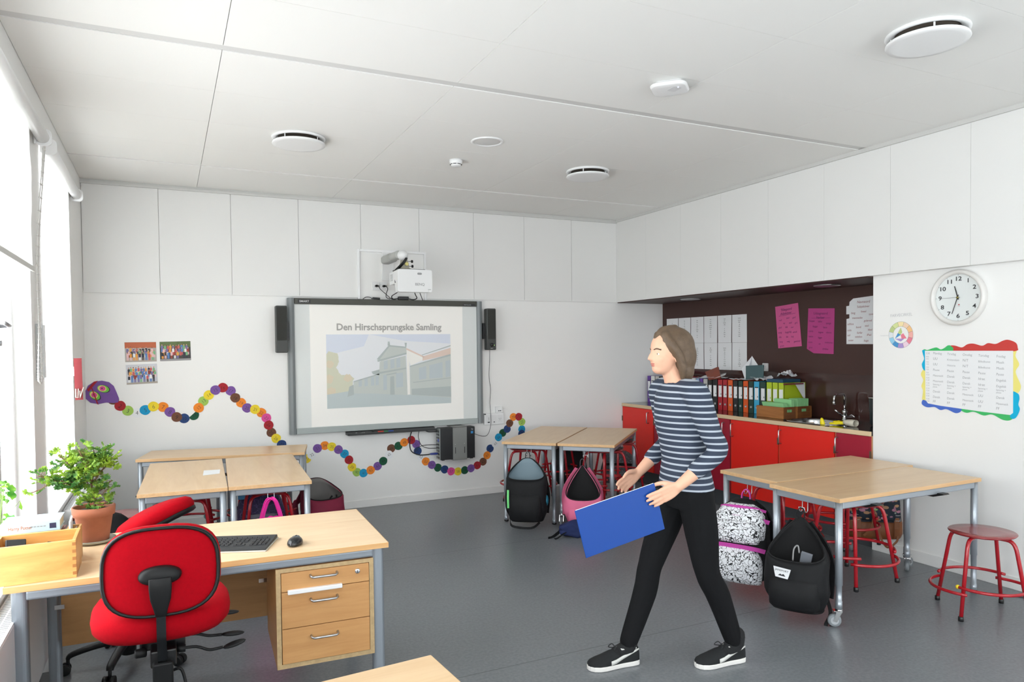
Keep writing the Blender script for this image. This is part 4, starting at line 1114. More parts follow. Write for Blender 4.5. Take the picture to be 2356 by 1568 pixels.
# ---- yellow gloves by the sink
M_YEL = mat('rubber_yellow', (246, 226, 20), 0.4)
M_CUFF = mat('glove_cuff', (214, 208, 190), 0.5)
t = thing('rubber_glove', 'yellow rubber glove with a pale open cuff lying beside the sink', 'glove', (5.10, 4.2, 0.923))
def finger(mb, pts, rs):
    mb.tube(spline(pts, 4), [rs[min(len(rs) - 1, int(i / 4))] for i in range(4 * (len(pts) - 1) + 1)], 8)
g = MB()
for dy, dx, dz in ((0.0, 0.0, 0.0), (0.015, 0.03, 0.0), (0.0, 0.045, 0.012)):
    finger(g, [(5.06 + dx, 4.315 + dy, 0.934 + dz), (5.07 + dx, 4.27 + dy * 0.5, 0.938 + dz), (5.085 + dx * 0.6, 4.23, 0.944), (5.10, 4.19, 0.948)], [0.008, 0.011, 0.014, 0.016])
g.build('hand_part', M_YEL, t, world=True)
MB().loft([[(5.10 + math.cos(a) * r, y, 0.952 + math.sin(a) * r * 0.8) for a in [2 * PI * k / 16 for k in range(16)]] for y, r in ((4.20, 0.022), (4.17, 0.031), (4.13, 0.036), (4.09, 0.034))], cap=False).build('cuff', M_CUFF, t, world=True, solid=0.002)
tag(MB().loft([[(5.01 + math.cos(a) * r * 0.7, 4.345 + math.sin(a) * r + dy, z) for a in [2 * PI * k / 12 for k in range(12)]] for z, r, dy in ((0.924, 0.020, 0), (0.93, 0.023, 0), (0.955, 0.019, 0.004), (0.975, 0.012, 0.008), (0.982, 0.004, 0.01))]).build('rubber_glove_thumb_cloth', M_YEL, at=(5.01, 4.345, 0.924)), 'folded yellow cloth standing up at the front of the sink', 'cloth')
bpy.data.objects['rubber_glove_thumb_cloth'].name = 'dish_cloth'
# ---- dark box at the near end
t = thing('storage_tub', 'tall black plastic tub with a bright metal rim at the end of the worktop', 'tub', (5.36, 4.0, 0.923))
MB().loft([[(5.36 + x, 3.96 + y, z) for x, y in rrect(w, h, 0.03)] for w, h, z in ((0.17, 0.26, 0.923), (0.20, 0.28, 0.94), (0.22, 0.288, 1.15))]).build('tub_body', mat('tub_black', (34, 42, 44), 0.4), t, world=True, bevel=0.004)
MB().tube([(5.36 + x, 3.96 + y, 1.157) for x, y in rrect(0.225, 0.288, 0.04)], 0.008, 8, closed=True).build('metal_rim', M_CHROME, t, world=True)

# ---- ring binders, spines to the room
BC = {'purple': (104, 62, 160), 'white': (224, 224, 222), 'grey': (188, 186, 182), 'black': (34, 34, 36), 'red': (178, 32, 44), 'orange': (224, 90, 32), 'blue': (70, 130, 190), 'brown': (96, 74, 62), 'pale blue': (140, 168, 205),
      'dark green': (30, 62, 54), 'turquoise': (62, 172, 214), 'lime green': (182, 204, 44), 'vermilion': (206, 64, 42)}
BM = {k: mat('binder_' + k.replace(' ', '_'), c, 0.45) for k, c in BC.items()}
SP = [('purple',7.142,7.075),('white',7.074,6.993),('grey',6.989,6.915),('black',6.913,6.844),('purple',6.842,6.766),('black',6.764,6.691),('purple',6.689,6.617),('vermilion',6.615,6.543),('orange',6.541,6.465),('blue',6.463,6.397),('brown',6.395,6.343),('white',6.341,6.256),('pale blue',6.255,6.197),('purple',6.195,6.138),('grey',6.136,6.064),('black',6.061,5.992),('black',5.990,5.911),('red',5.908,5.835),('red',5.833,5.761),('orange',5.758,5.681),('black',5.680,5.609),('dark green',5.607,5.539),('orange',5.537,5.464),('dark green',5.462,5.392),('turquoise',5.390,5.312),('dark green',5.310,5.226),('lime green',5.223,5.149),('lime green',5.148,5.074),('lime green',5.073,5.001)]
print(len(SP))
proto = None
for i, (c, a, b) in enumerate(SP):
    w = a - b - 0.002
    yc = (a + b) / 2
    where = []
    nb = [SP[i - 1][0] if i else None, SP[i + 1][0] if i + 1 < len(SP) else None]
    if nb[0] and nb[1]:
        lab = '%s ring binder standing between a %s and a %s one on the worktop' % (c, nb[0], nb[1])
    elif nb[1]:
        lab = '%s ring binder at the far end of the row on the worktop' % c
    else:
        lab = '%s ring binder last in the row beside the wooden crates' % c
    fix = {4: 'purple ring binder fifth from the back wall, between two black ones', 6: 'purple ring binder between a black and a vermilion one', 15: 'first of two black ring binders, next to a grey one', 16: 'second of two black ring binders, next to a red one',
           17: 'first of two red ring binders, beside a black one', 18: 'second of two red ring binders, beside an orange one', 26: 'lime green ring binder beside a dark green one, first of three', 27: 'lime green ring binder in the middle of three'}
    lab = fix.get(i, lab)
    t = thing('ring_binder', lab, 'binder', (5.255, yc, 0.923), group='ring binders in a row on the worktop')
    d = 0.279
    h = 0.318
    s = MB()
    s.box((5.255, yc - w / 2, 0.923), (5.2585, yc + w / 2, 0.923 + h)).box((5.255, yc - w / 2, 0.923), (5.255 + d, yc - w / 2 + 0.003, 0.923 + h)).box((5.255, yc + w / 2 - 0.003, 0.923), (5.255 + d, yc + w / 2, 0.923 + h))
    s.build('cover', BM[c], t, world=True)
    MB().box((5.27, yc - w / 2 + 0.005, 0.93), (5.525, yc + w / 2 - 0.008, 1.222)).build('pages', M_PAPER, t, world=True)
    lw = min(0.046, w * 0.68)
    q = MB().box((5.2535, yc - lw / 2, 1.062), (5.2551, yc + lw / 2, 1.185))
    q.use(1).box((5.2530, yc - lw / 2, 1.178), (5.2534, yc + lw / 2, 1.188)).box((5.2530, yc - lw / 2 + 0.004, 1.084), (5.2534, yc - lw / 2 + 0.012, 1.098))
    q.use(2).box((5.2530, yc - lw / 2, 1.058), (5.2534, yc + lw / 2, 1.062))
    q.build('spine_label', [M_PAPER, M_INK if c != 'lime green' else BM[c], M_PENCIL], t, world=True)
    MB().lathe([(0.013, 0), (0.013, -0.0015), (0.009, -0.002), (0.008, 0.0005)], (5.2548, yc, 0.985), 16, 'x').build('finger_ring', M_STEEL if c != 'white' else M_BLACK, t, world=True)

# ---- loose books and papers on top of the binders
def slab(name, label, cat, corners, th, m, group=None):
    """Thin sheet or book: 4 corners, thickness along the normal."""
    c = [Vector(p) for p in corners]
    nrm = (c[1] - c[0]).cross(c[3] - c[0]).normalized() * th
    o = MB().hexa(c, [p + nrm for p in c])
    return tag(o.build(name, m, at=c[0]), label, cat, group)
BT = 1.242
t = thing('workbook', 'brown workbook with a yellow drawing leaning on the black ring binders', 'book', (5.25,6.046,1.225))
a, b, c, d = [(5.235,6.029,1.236),(5.235,5.841,1.261),(5.3,5.953,1.376),(5.3,6.159,1.314)]
A_, B_, C_, D_ = map(Vector, (a, b, c, d))
n_ = (B_ - A_).cross(D_ - A_).normalized()
MB().hexa([A_, B_, C_, D_], [p + n_ * -0.012 for p in (A_, B_, C_, D_)]).build('cover', mat('workbook_brown', (134, 66, 48), 0.5), t, world=True)
u_, v_ = B_ - A_, D_ - A_
k_ = MB().flat([(0.35, 0.35), (0.85, 0.35), (0.85, 0.75), (0.35, 0.60)], A_ + n_ * 0.0008, u_, v_).use(1).flat([(0.40, 0.38), (0.80, 0.38), (0.80, 0.69), (0.40, 0.57)], A_ + n_ * 0.0012, u_, v_)
k_.use(2).flat(disc(0.03, 8, c=(0.5, 0.86)), A_ + n_ * 0.001, u_, v_).flat(disc(0.03, 8, c=(0.9, 0.83)), A_ + n_ * 0.001, u_, v_)
k_.build('cover_picture', [mat('picture_yellow', (200, 168, 70), 0.6), mat('picture_green', (96, 96, 50), 0.6), M_PAPER], t, world=True)
slab('folder', 'dark teal plastic folder standing on the green and orange binders', 'folder', [(5.3,5.539,1.256),(5.3,5.303,1.278),(5.31,5.307,1.406),(5.31,5.549,1.393)], 0.006, mat('folder_teal', (62, 92, 96), 0.35))
slab('loose_sheet', 'white pointed sheet sticking up behind the dark teal folder', 'sheet', [(5.33,5.601,1.253),(5.36,5.552,1.307),(5.36,5.433,1.394),(5.35,5.511,1.494)], 0.001, M_PAPER)
slab('loose_sheet', 'white sheet bent beside the dark teal folder on the binders', 'sheet', [(5.29,5.546,1.252),(5.31,5.543,1.26),(5.345,5.506,1.49),(5.31,5.616,1.36)], 0.001, mat('paper_shade', (226, 228, 232), 0.7))
slab('loose_sheet', 'white sheet lying flat across the tops of the black binders', 'sheet', [(5.24,5.96,1.247),(5.24,5.775,1.295),(5.34,5.872,1.307),(5.34,6.08,1.268)], 0.004, M_PAPER)
def crumple(label, cx, cy, rx, ry, h, seed, m=None, up=0.0):
    r = random.Random(seed)
    vs, fs = [], []
    n = 7
    for i in range(n):
        for j in range(n):
            u, v = i / (n - 1) * 2 - 1, j / (n - 1) * 2 - 1
            vs.append((cx + u * rx, cy + v * ry, BT + up + 0.004 + h * (0.25 + 0.35 * math.sin(u * 1.6 + seed) * math.cos(v * 1.4 + seed * 2) + 0.3 * (1 - max(abs(u), abs(v)))) + r.uniform(0, h * 0.55)))
    for i in range(n - 1):
        for j in range(n - 1):
            a = i * n + j
            fs.append((a, a + n, a + n + 1, a + 1))
    return tag(MB().add(vs, fs, False).build('loose_papers', m or M_PAPER, at=(cx, cy, BT), solid=0.0015), label, 'papers', 'papers on the ring binders')
crumple('curled white papers on the turquoise ring binder', 5.33, 5.36, 0.08, 0.075, 0.055, 2)
crumple('creased white papers on the lime green ring binders', 5.42, 5.12, 0.06, 0.07, 0.065, 5, None, 0.034)
crumple('loose white papers on the orange and black ring binders', 5.34, 5.62, 0.10, 0.10, 0.02, 8)
crumple('loose white papers on the pale binders behind the person', 5.34, 6.08, 0.10, 0.13, 0.03, 4)
crumple('loose pink papers on the purple ring binders', 5.36, 6.72, 0.10, 0.14, 0.05, 6, mat('paper_pink', (214, 178, 186), 0.7))
slab('folder', 'dark blue folder lying on the lime green ring binders', 'folder', [(5.27, 5.23, 1.243), (5.27, 5.03, 1.243), (5.50, 5.03, 1.243), (5.50, 5.23, 1.243)], 0.03, mat('folder_blue', (30, 78, 104), 0.4))
slab('folder', 'maroon folder edge on top of the last lime green binder', 'folder', [(5.23, 4.985, 1.238), (5.46, 4.975, 1.238), (5.46, 4.955, 1.238), (5.23, 4.960, 1.238)], 0.012, mat('folder_maroon', (120, 44, 52), 0.5))
slab('loose_sheet', 'white sheet folded over the side of the last lime green binder', 'sheet', [(5.36, 4.972, 1.24), (5.49, 4.970, 1.24), (5.49, 4.962, 1.08), (5.46, 4.962, 1.10)], 0.001, M_PAPER)

# ---- wooden crates with green booklets
M_CRATE = wood('crate_wood', (176, 116, 60), (146, 90, 42), 1, 0.5)
M_CRATE2 = wood('crate_wood_side', (132, 82, 42), (108, 64, 32), 0, 0.5)
M_GREEN = mat('booklet_green', (150, 214, 150), 0.6)
def crate(label, x0, x1, y0, y1):
    z0, z1, w = 0.923, 1.03, 0.010
    t = thing('wooden_crate', label, 'crate', ((x0 + x1) / 2, (y0 + y1) / 2, z0), group='wooden crates of booklets')
    MB().box((x0 + w, y0 + w, z0), (x1 - w, y1 - w, z0 + 0.006)).build('bottom', M_CRATE, t, world=True)
    MB().box((x0, y0, z0), (x0 + w, y1, z1)).build('long_side', M_CRATE, t, world=True, bevel=0.001)
    MB().box((x1 - w, y0, z0), (x1, y1, z1)).build('long_side', M_CRATE, t, world=True, bevel=0.001)
    for yy in (y0, y1 - w):
        e = MB()
        xm = (x0 + x1) / 2
        e.box((x0 + w, yy, z0), (x1 - w, yy + w, z0 + 0.058)).box((x0 + w, yy, z0 + 0.085), (x1 - w, yy + w, z1)).box((x0 + w, yy, z0 + 0.058), (xm - 0.035, yy + w, z0 + 0.085)).box((xm + 0.035, yy, z0 + 0.058), (x1 - w, yy + w, z0 + 0.085))
        e.build('end_panel', M_CRATE2, t, world=True)
    return t
crate('wooden crate of green booklets at the front of the worktop beside the lime binders', 5.07, 5.236, 4.835, 5.165)
crate('wooden crate of green booklets behind the first crate, nearer the wall', 5.242, 5.43, 4.835, 4.965)
def booklet(label, x, lean, y0=4.85, y1=5.08, h=0.155):
    z0 = 0.931
    o = MB().hexa([(x, y0, z0), (x + 0.011, y0, z0), (x + 0.011, y1, z0), (x, y1, z0)], [(x + lean, y0, z0 + h), (x + lean + 0.011, y0, z0 + h), (x + lean + 0.011, y1, z0 + h), (x + lean, y1, z0 + h)])
    return tag(o.build('booklet', M_GREEN, at=(x, y0, z0)), label, 'booklet', 'pale green booklets in the crates')
for i in range(4):
    booklet('pale green booklet leaning low towards the room in the front crate', 5.140 + i * 0.0125, -0.048, 4.86, 5.12, 0.135)
for i in range(3):
    booklet('pale green booklet upright at the back of the front crate', 5.190 + i * 0.0125, -0.002, 4.85, 5.06, 0.165)
for i in range(9):
    booklet('pale green booklet upright in the rear crate', 5.262 + i * 0.0165, 0.002, 4.85, 4.953, 0.168)
# ---- sheets and posters on the brown wall
PX_ = 5.5385
for r in range(2):
    for k in range(6):
        y0 = 7.125 - k * 0.2262
        z0 = 1.632 - r * 0.300
        t = thing('word_list_sheet', 'white word list sheet, %s row, number %d of six from the back wall' % ('upper' if r == 0 else 'lower', k + 1), 'sheet', (PX_, y0 - 0.108, z0), group='white word list sheets on the brown wall')
        wob = 0.004 * math.sin(k * 2.1 + r)
        l = MB().hexa([(PX_ - 0.0015, y0 - wob, z0), (PX_ - 0.0015, y0 - 0.214 + wob, z0), (PX_, y0 - 0.214 + wob, z0), (PX_, y0 - wob, z0)], [(PX_ - 0.0015, y0, z0 + 0.2985), (PX_ - 0.0015, y0 - 0.216, z0 + 0.2985), (PX_, y0 - 0.216, z0 + 0.2985), (PX_, y0, z0 + 0.2985)]).use(1)
        rr = random.Random(k * 7 + r)
        words_ = ['i', 'og', 'er', 'det', 'at', 'en', 'den', 'til', 'han', 'hun', 'var', 'som', 'med', 'ikke', 'der', 'havde', 'skulle', 'kunne', 'ville', 'efter']
        for q in range(10):
            l.text(words_[(k * 3 + r * 5 + q * 2) % 20], (PX_ - 0.0022, y0 - 0.108, z0 + 0.255 - q * 0.0215 - 0.02 * r), RU, ZU, 0.0165, 'c', 0.004)
        l.build('paper', [M_PAPER, M_INK], t, world=True)
def poster(label, pts, m, ink, lines, head, words_=()):
    P_ = [Vector(p) for p in pts]
    c = sum(P_, Vector()) / len(P_)
    t = thing('poster', label, 'poster', c, group='handwritten word class posters')
    k = len(P_)
    f = MB()
    f.add([p for p in P_] + [p - Vector((0.002, 0, 0)) for p in P_], [tuple(range(k)), tuple(reversed(range(k, 2 * k)))] + [(i, (i + 1) % k, (i + 1) % k + k, i + k) for i in range(k)])
    l = f.use(1)
    tl, tr, bl = P_[0], P_[1], P_[-1]
    u, v = (tr - tl), (bl - tl)
    uu = u.normalized()
    for (x, y, s) in head:
        l.text(s, tl + u * x + v * y - Vector((0.003, 0, 0)), uu, ZU, 0.034, 'c', 0.004, slant=0.1)
    for yy, zz, s, z_ in words_:
        l.text(s, (PX_ - 0.003, yy, zz), RU, ZU, z_, 'l', 0.0, slant=0.1)
    l.flat([(-0.36, 0), (0.36, 0.02), (0.36, 0.028), (-0.36, 0.008)], tl + u * 0.5 + v * 0.245 - Vector((0.003, 0, 0)), u, -v * 0.72)
    for (x, y, s) in lines:
        l.text(s, tl + u * x + v * y - Vector((0.003, 0, 0)), uu, ZU, 0.026, 'l', 0.0, slant=0.1)
    l.build('paper', [m, ink], t, world=True)
M_PINKP = mat('poster_pink', (212, 92, 148), 0.7)
M_PINKP2 = mat('poster_magenta', (186, 66, 134), 0.7)
M_VIO = mat('ink_violet', (96, 36, 92), 0.7)
poster('pink poster headed Tillægsord, tilted on the brown wall', [(PX_, 5.383, 1.985), (PX_, 5.092, 2.008), (PX_, 5.046, 1.588), (PX_, 5.343, 1.567)], M_PINKP, M_VIO,
       [(0.12, 0.36, 'rød'), (0.45, 0.33, 'stor'), (0.72, 0.34, 'god'), (0.3, 0.44, 'ny'), (0.55, 0.45, 'sød'), (0.8, 0.47, 'grå'), (0.08, 0.53, 'glad'), (0.38, 0.54, 'blå'), (0.62, 0.56, 'sur'), (0.05, 0.65, 'tung'), (0.35, 0.66, 'hyggelig'), (0.68, 0.68, 'smuk'), (0.06, 0.76, 'lille'), (0.38, 0.77, 'let'), (0.6, 0.78, 'høj'), (0.08, 0.87, 'lang'), (0.4, 0.88, 'ung'), (0.7, 0.9, 'gammel'), (0.1, 0.97, 'grøn')],
       [(0.47, 0.13, 'Tillægsord'), (0.45, 0.22, 'Adjektiver')])
poster('magenta poster headed Udsagnsord with one corner folded away', [(PX_, 4.968, 1.948), (PX_, 4.667, 1.934), (PX_, 4.679, 1.513), (PX_, 4.905, 1.520), (PX_, 4.985, 1.562)], M_PINKP2, M_VIO,
       [(0.05, 0.33, 'hoppe'), (0.4, 0.34, 'løbe'), (0.7, 0.38, 'synge'), (0.2, 0.46, 'bygge'), (0.6, 0.48, 'læse'), (0.05, 0.58, 'cykle'), (0.42, 0.6, 'tegne'), (0.72, 0.6, 'danse'), (0.06, 0.71, 'spise'), (0.42, 0.73, 'ligge'), (0.05, 0.85, 'sove'), (0.45, 0.88, 'se'), (0.68, 0.84, 'svømme'), (0.08, 0.98, 'give'), (0.6, 1.0, 'drikke')],
       [(0.48, 0.15, 'Udsagnsord'), (0.48, 0.25, 'Verber')])
poster('white poster with stepped left edge headed Navneord', [(PX_, 4.47, 2.01), (PX_, 4.262, 2.022), (PX_, 4.262, 1.602), (PX_, 4.54, 1.604), (PX_, 4.54, 1.83), (PX_, 4.51, 1.835), (PX_, 4.51, 1.872), (PX_, 4.542, 1.872), (PX_, 4.542, 1.945), (PX_, 4.512, 1.948), (PX_, 4.508, 1.982)], M_PAPER, mat('ink_red_pen', (150, 70, 80), 0.7),
       [], [], ((4.43, 1.965, 'Navneord', 0.032), (4.43, 1.925, 'Subjektiver', 0.028), (4.49, 1.872, 'bog', 0.028), (4.39, 1.882, 'lineal', 0.026), (4.48, 1.828, 'menneske', 0.026), (4.31, 1.855, 'tomat', 0.026), (4.53, 1.775, 'saftice', 0.026), (4.36, 1.80, 'gulerod', 0.026), (4.44, 1.745, 'bord', 0.026), (4.35, 1.755, 'stol', 0.026), (4.53, 1.72, 'cola', 0.026), (4.43, 1.695, 'farfar', 0.026), (4.32, 1.72, 'blad', 0.026), (4.53, 1.675, 'sol', 0.026), (4.45, 1.66, 'telefon', 0.026), (4.33, 1.675, 'iPad', 0.026), (4.52, 1.63, 'suter', 0.026), (4.36, 1.625, 'kage', 0.026)))
socket('small white wall socket on the brown wall above the binders', (5.5395, 5.512, 1.375), (-1, 0, 0), (0, -1, 0), 0.075)
for lab, x, y in (('round metal spotlight in the recess ceiling above the word lists', 5.215, 6.29), ('round metal spotlight in the recess ceiling above the white poster', 5.175, 4.44)):
    t = thing('recess_spotlight', lab, 'spotlight', (x, y, 2.118), group='spotlights in the recess')
    MB().lathe([(0.11, 0.0), (0.112, -0.006), (0.10, -0.012), (0.085, -0.008)], (0, 0, 0), 32).build('rim', M_STEEL, t)
    MB().lathe([(0.086, -0.006), (0.0, -0.008)], (0, 0, 0), 28, cap=False).build('lens', mat('lens_grey', (120, 112, 108), 0.2), t)

# ================================================================ pupils' tables
M_BEECH = wood('beech_laminate', (226, 196, 156), (214, 180, 138), 0, 0.32, 1.0, 9.0)
M_BEECHEDGE = wood('beech_edge', (222, 184, 138), (206, 164, 116), 0, 0.45)
M_LEG = mat('table_steel_grey', (168, 176, 184), 0.35, metal=0.55)
M_HOOK = mat('hook_wire', (214, 216, 218), 0.25, metal=0.8)
M_RUBBER = mat('wheel_rubber', (128, 134, 138), 0.5)
TL, TD, TH = 1.31, 0.515, 0.74
def castor(parent, x, y, z, a):
    w = MB()
    w.use(0).lathe([(0.012, 0.105), (0.020, 0.102), (0.020, 0.094), (0.008, 0.092)], (x, y, 0), 14)
    R = Matrix.Rotation(a, 3, 'Z')
    def q(px, py, pz):
        v = R @ Vector((px, py, 0))
        return (x + v.x, y + v.y, pz)
    for s in (-0.017, 0.017):
        w.add([q(-0.016, s, 0.094), q(0.016, s, 0.094), q(0.034, s, 0.036), q(0.014, s, 0.032), q(-0.016, s + 0.002 * s / abs(s), 0.094), q(0.016, s + 0.002 * s / abs(s), 0.094), q(0.034, s + 0.002 * s / abs(s), 0.036), q(0.014, s + 0.002 * s / abs(s), 0.032)],
              [(0, 1, 2, 3), (7, 6, 5, 4), (0, 4, 5, 1), (1, 5, 6, 2), (2, 6, 7, 3), (3, 7, 4, 0)])
    w.add([q(-0.016, -0.019, 0.094), q(0.03, -0.019, 0.09), q(0.03, 0.019, 0.09), q(-0.016, 0.019, 0.094), q(-0.016, -0.019, 0.098), q(0.03, -0.019, 0.096), q(0.03, 0.019, 0.096), q(-0.016, 0.019, 0.098)], [(0, 3, 2, 1), (4, 5, 6, 7), (0, 1, 5, 4), (1, 2, 6, 5), (2, 3, 7, 6), (3, 0, 4, 7)])
    # wheel: axis across the fork
    prof = [(0.008, -0.013), (0.030, -0.013), (0.036, -0.010), (0.038, 0.0), (0.036, 0.010), (0.030, 0.013), (0.008, 0.013)]
    rings = []
    for r, h in prof:
        rings.append([q(0.024 + math.cos(2 * PI * j / 22) * r, h, 0.038 + math.sin(2 * PI * j / 22) * r) for j in range(22)])
    w.use(1).loft(rings)
    for s in (-0.0135, 0.0135):
        w.use(2).add([q(0.024 + math.cos(2 * PI * j / 16) * 0.022, s, 0.038 + math.sin(2 * PI * j / 16) * 0.022) for j in range(16)], [tuple(range(16))])
    return w.build('castor', [M_CHROME, M_RUBBER, mat('wheel_hub', (196, 200, 204), 0.3, metal=0.5)], parent)
def table(label, x, y, rot, wheels=((-1, 1), (-1, -1)), group="pupils' tables", hooks=True):
    """wheels: the corners on castors, as signs along the table's length and depth; hooks hang at the -x end."""
    t = thing('school_table', label, 'table', (x, y, 0), rot, group)
    MB().box((-TL / 2, -TD / 2, TH - 0.024), (TL / 2, TD / 2, TH)).build('tabletop', [M_BEECH], t, bevel=0.002)
    e = MB()
    for a, b in (((-TL / 2 - 0.0012, -TD / 2, TH - 0.0235), (-TL / 2, TD / 2, TH - 0.0015)), ((TL / 2, -TD / 2, TH - 0.0235), (TL / 2 + 0.0012, TD / 2, TH - 0.0015)),
                 ((-TL / 2, -TD / 2 - 0.0012, TH - 0.0235), (TL / 2, -TD / 2, TH - 0.0015)), ((-TL / 2, TD / 2, TH - 0.0235), (TL / 2, TD / 2 + 0.0012, TH - 0.0015))):
        e.box(a, b)
    e.build('edge_band', M_BEECHEDGE, t)
    ix, iy = TL / 2 - 0.028, TD / 2 - 0.028
    f = MB()
    for s in (-1, 1):
        f.obox((0, s * iy, TH - 0.046), (2 * ix - 0.03, 0.028, 0.040)).obox((s * ix, 0, TH - 0.046), (0.028, 2 * iy - 0.03, 0.040))
    f.build('frame', M_LEG, t, bevel=0.006, seg=2)
    for sx in (-1, 1):
        for sy in (-1, 1):
            on = (sx, sy) in wheels
            l = MB()
            xx, yy = sx * ix, sy * iy
            bot = 0.105 if on else 0.006
            l.lathe([(0.0205, TH - 0.0245), (0.0205, 0.24), (0.017, 0.238), (0.0165, bot + 0.045), (0.019, bot + 0.044), (0.019, bot)], (xx, yy, 0), 16)
            o = l.build('leg', M_LEG, t)
            if on:
                castor(o, xx, yy, 0, (PI * 0.9 if sx < 0 else 0.3) + sy * 0.35 - rot * 0)
            else:
                MB().lathe([(0.017, 0.0), (0.021, 0.002), (0.021, 0.012), (0.016, 0.016)], (xx, yy, 0), 16).build('foot', M_BLACK, o)
    if hooks:
        for sx in (-0.36, 0.25):
            MB().prism([(-TD / 2 - 0.03, 0), (-TD / 2 + 0.04, -0.022), (TD / 2 - 0.04, -0.022), (TD / 2 + 0.03, 0), (TD / 2 + 0.02, 0.006), (-TD / 2 - 0.02, 0.006)], (sx - 0.02, 0, 0.676), (0, 1, 0), (0, 0, 1), (0.055, 0, 0)).build('stool_holder', M_BLACK, t)
    if hooks:
        h = MB()
        z = TH - 0.06
        hx = -ix - 0.008
        for sy in (-1, 1):
            h.tube([(hx, sy * 0.02, z + 0.01), (hx - 0.002, sy * 0.02, z - 0.055), (hx - 0.012, sy * 0.02, z - 0.066), (hx - 0.026, sy * 0.02, z - 0.060), (hx - 0.030, sy * 0.02, z - 0.036)], 0.0028, 6)
        h.tube([(hx - 0.030, -0.02, z - 0.036), (hx - 0.030, 0.02, z - 0.036)], 0.0028, 6)
        h.build('bag_hook', M_HOOK, t)
    return t
D_ = math.radians
table('beech table at the back, left one of the angled pair, black rucksack on its hook', 3.413, 6.296, D_(45.9), wheels=())
table('beech table at the back, right one of the angled pair, pink rucksack on its hook', 3.796, 5.928, D_(45.9))
table('left beech table of the left-hand pair, with a sheet of paper on top', 0.10, 5.565, D_(87.8), wheels=())
table('right beech table of the left-hand pair, with a pink bag hanging below', 0.632, 5.545, D_(86.8), wheels=())
table('beech table standing crosswise against the back ends of the left-hand pair', 0.45, 6.63, D_(-12 + 180), wheels=(), hooks=False)
table('beech table under the timetable, the one nearer the red cabinets', 4.125, 3.62, D_(0.2), wheels=((1, 1), (1, -1)))
table('beech table under the timetable, the near one on wheels with a black rucksack', 4.045, 3.09, D_(0.6), wheels=((-1, 1), (-1, -1), (1, 1)))
table('beech tabletop corner in the very front, below the drawer unit', 0.03, 1.63, D_(4.5), wheels=(), hooks=False)
tag(MB().hexa([(0.21, 5.44, 0.7405), (0.32, 5.47, 0.7405), (0.335, 5.65, 0.7405), (0.225, 5.66, 0.7405)], [(0.21, 5.44, 0.7415), (0.32, 5.47, 0.7415), (0.335, 5.65, 0.7415), (0.225, 5.66, 0.7415)]).build('paper_sheet', M_PAPER, at=(0.26, 5.55, 0.741)), 'white sheet of paper lying on the left-hand beech tables', 'sheet')

# ================================================================ stools
M_STOOL = mat('stool_red', (170, 24, 36), 0.25, coat=0.3)
M_SEATTOP = mat('stool_seat_red', (140, 40, 44), 0.22, coat=0.4)
SH = 0.488
def make_stool():
    t = thing('stool', 'stool', 'stool', (0, 0, 0))
    MB().lathe([(0.0, SH - 0.016), (0.150, SH - 0.016), (0.172, SH - 0.012), (0.178, SH - 0.004), (0.174, SH), (0.10, SH - 0.003), (0.0, SH - 0.004)], n=44, cap=False).build('seat', M_SEATTOP, t)
    for k in range(4):
        a = PI / 4 + k * PI / 2
        d = Vector((math.cos(a), math.sin(a), 0))
        p = [d * 0.03 + V(0, 0, SH - 0.027), d * 0.125 + V(0, 0, SH - 0.027)] + bez(d * 0.125 + V(0, 0, SH - 0.027), d * 0.165 + V(0, 0, SH - 0.027), d * 0.176 + V(0, 0, SH - 0.05), d * 0.185 + V(0, 0, SH - 0.095), 6)[1:] + [d * 0.252 + V(0, 0, 0.02)]
        l = MB().tube(p, 0.0112, 10).build('leg', M_STOOL, t)
        MB().lathe([(0.011, 0), (0.0145, 0.002), (0.0145, 0.026), (0.0118, 0.028)], tuple(d * 0.2535), 12).build('foot_cap', M_BLACK, l)
    for k in range(4):
        z = 0.155 if k % 2 == 0 else 0.19
        a0, a1 = PI / 4 + k * PI / 2, PI / 4 + (k + 1) * PI / 2
        r = 0.252 - (z - 0.02) / (SH - 0.115) * 0.067 + 0.02
        p = [(math.cos(a0 + (a1 - a0) * i / 14) * r * (1 + 0.10 * math.sin(PI * i / 14)), math.sin(a0 + (a1 - a0) * i / 14) * r * (1 + 0.10 * math.sin(PI * i / 14)), z) for i in range(-1, 16)]
        b = MB().tube(p, 0.0092, 10).build('footrest', M_STOOL, t)
        if k == 1:
            q = Vector(p[0])
            MB().ball(q, 0.0125, 10, 8).build('end_cap', mat('cap_yellow', (236, 210, 40), 0.4), b)
    return t
st0 = make_stool()
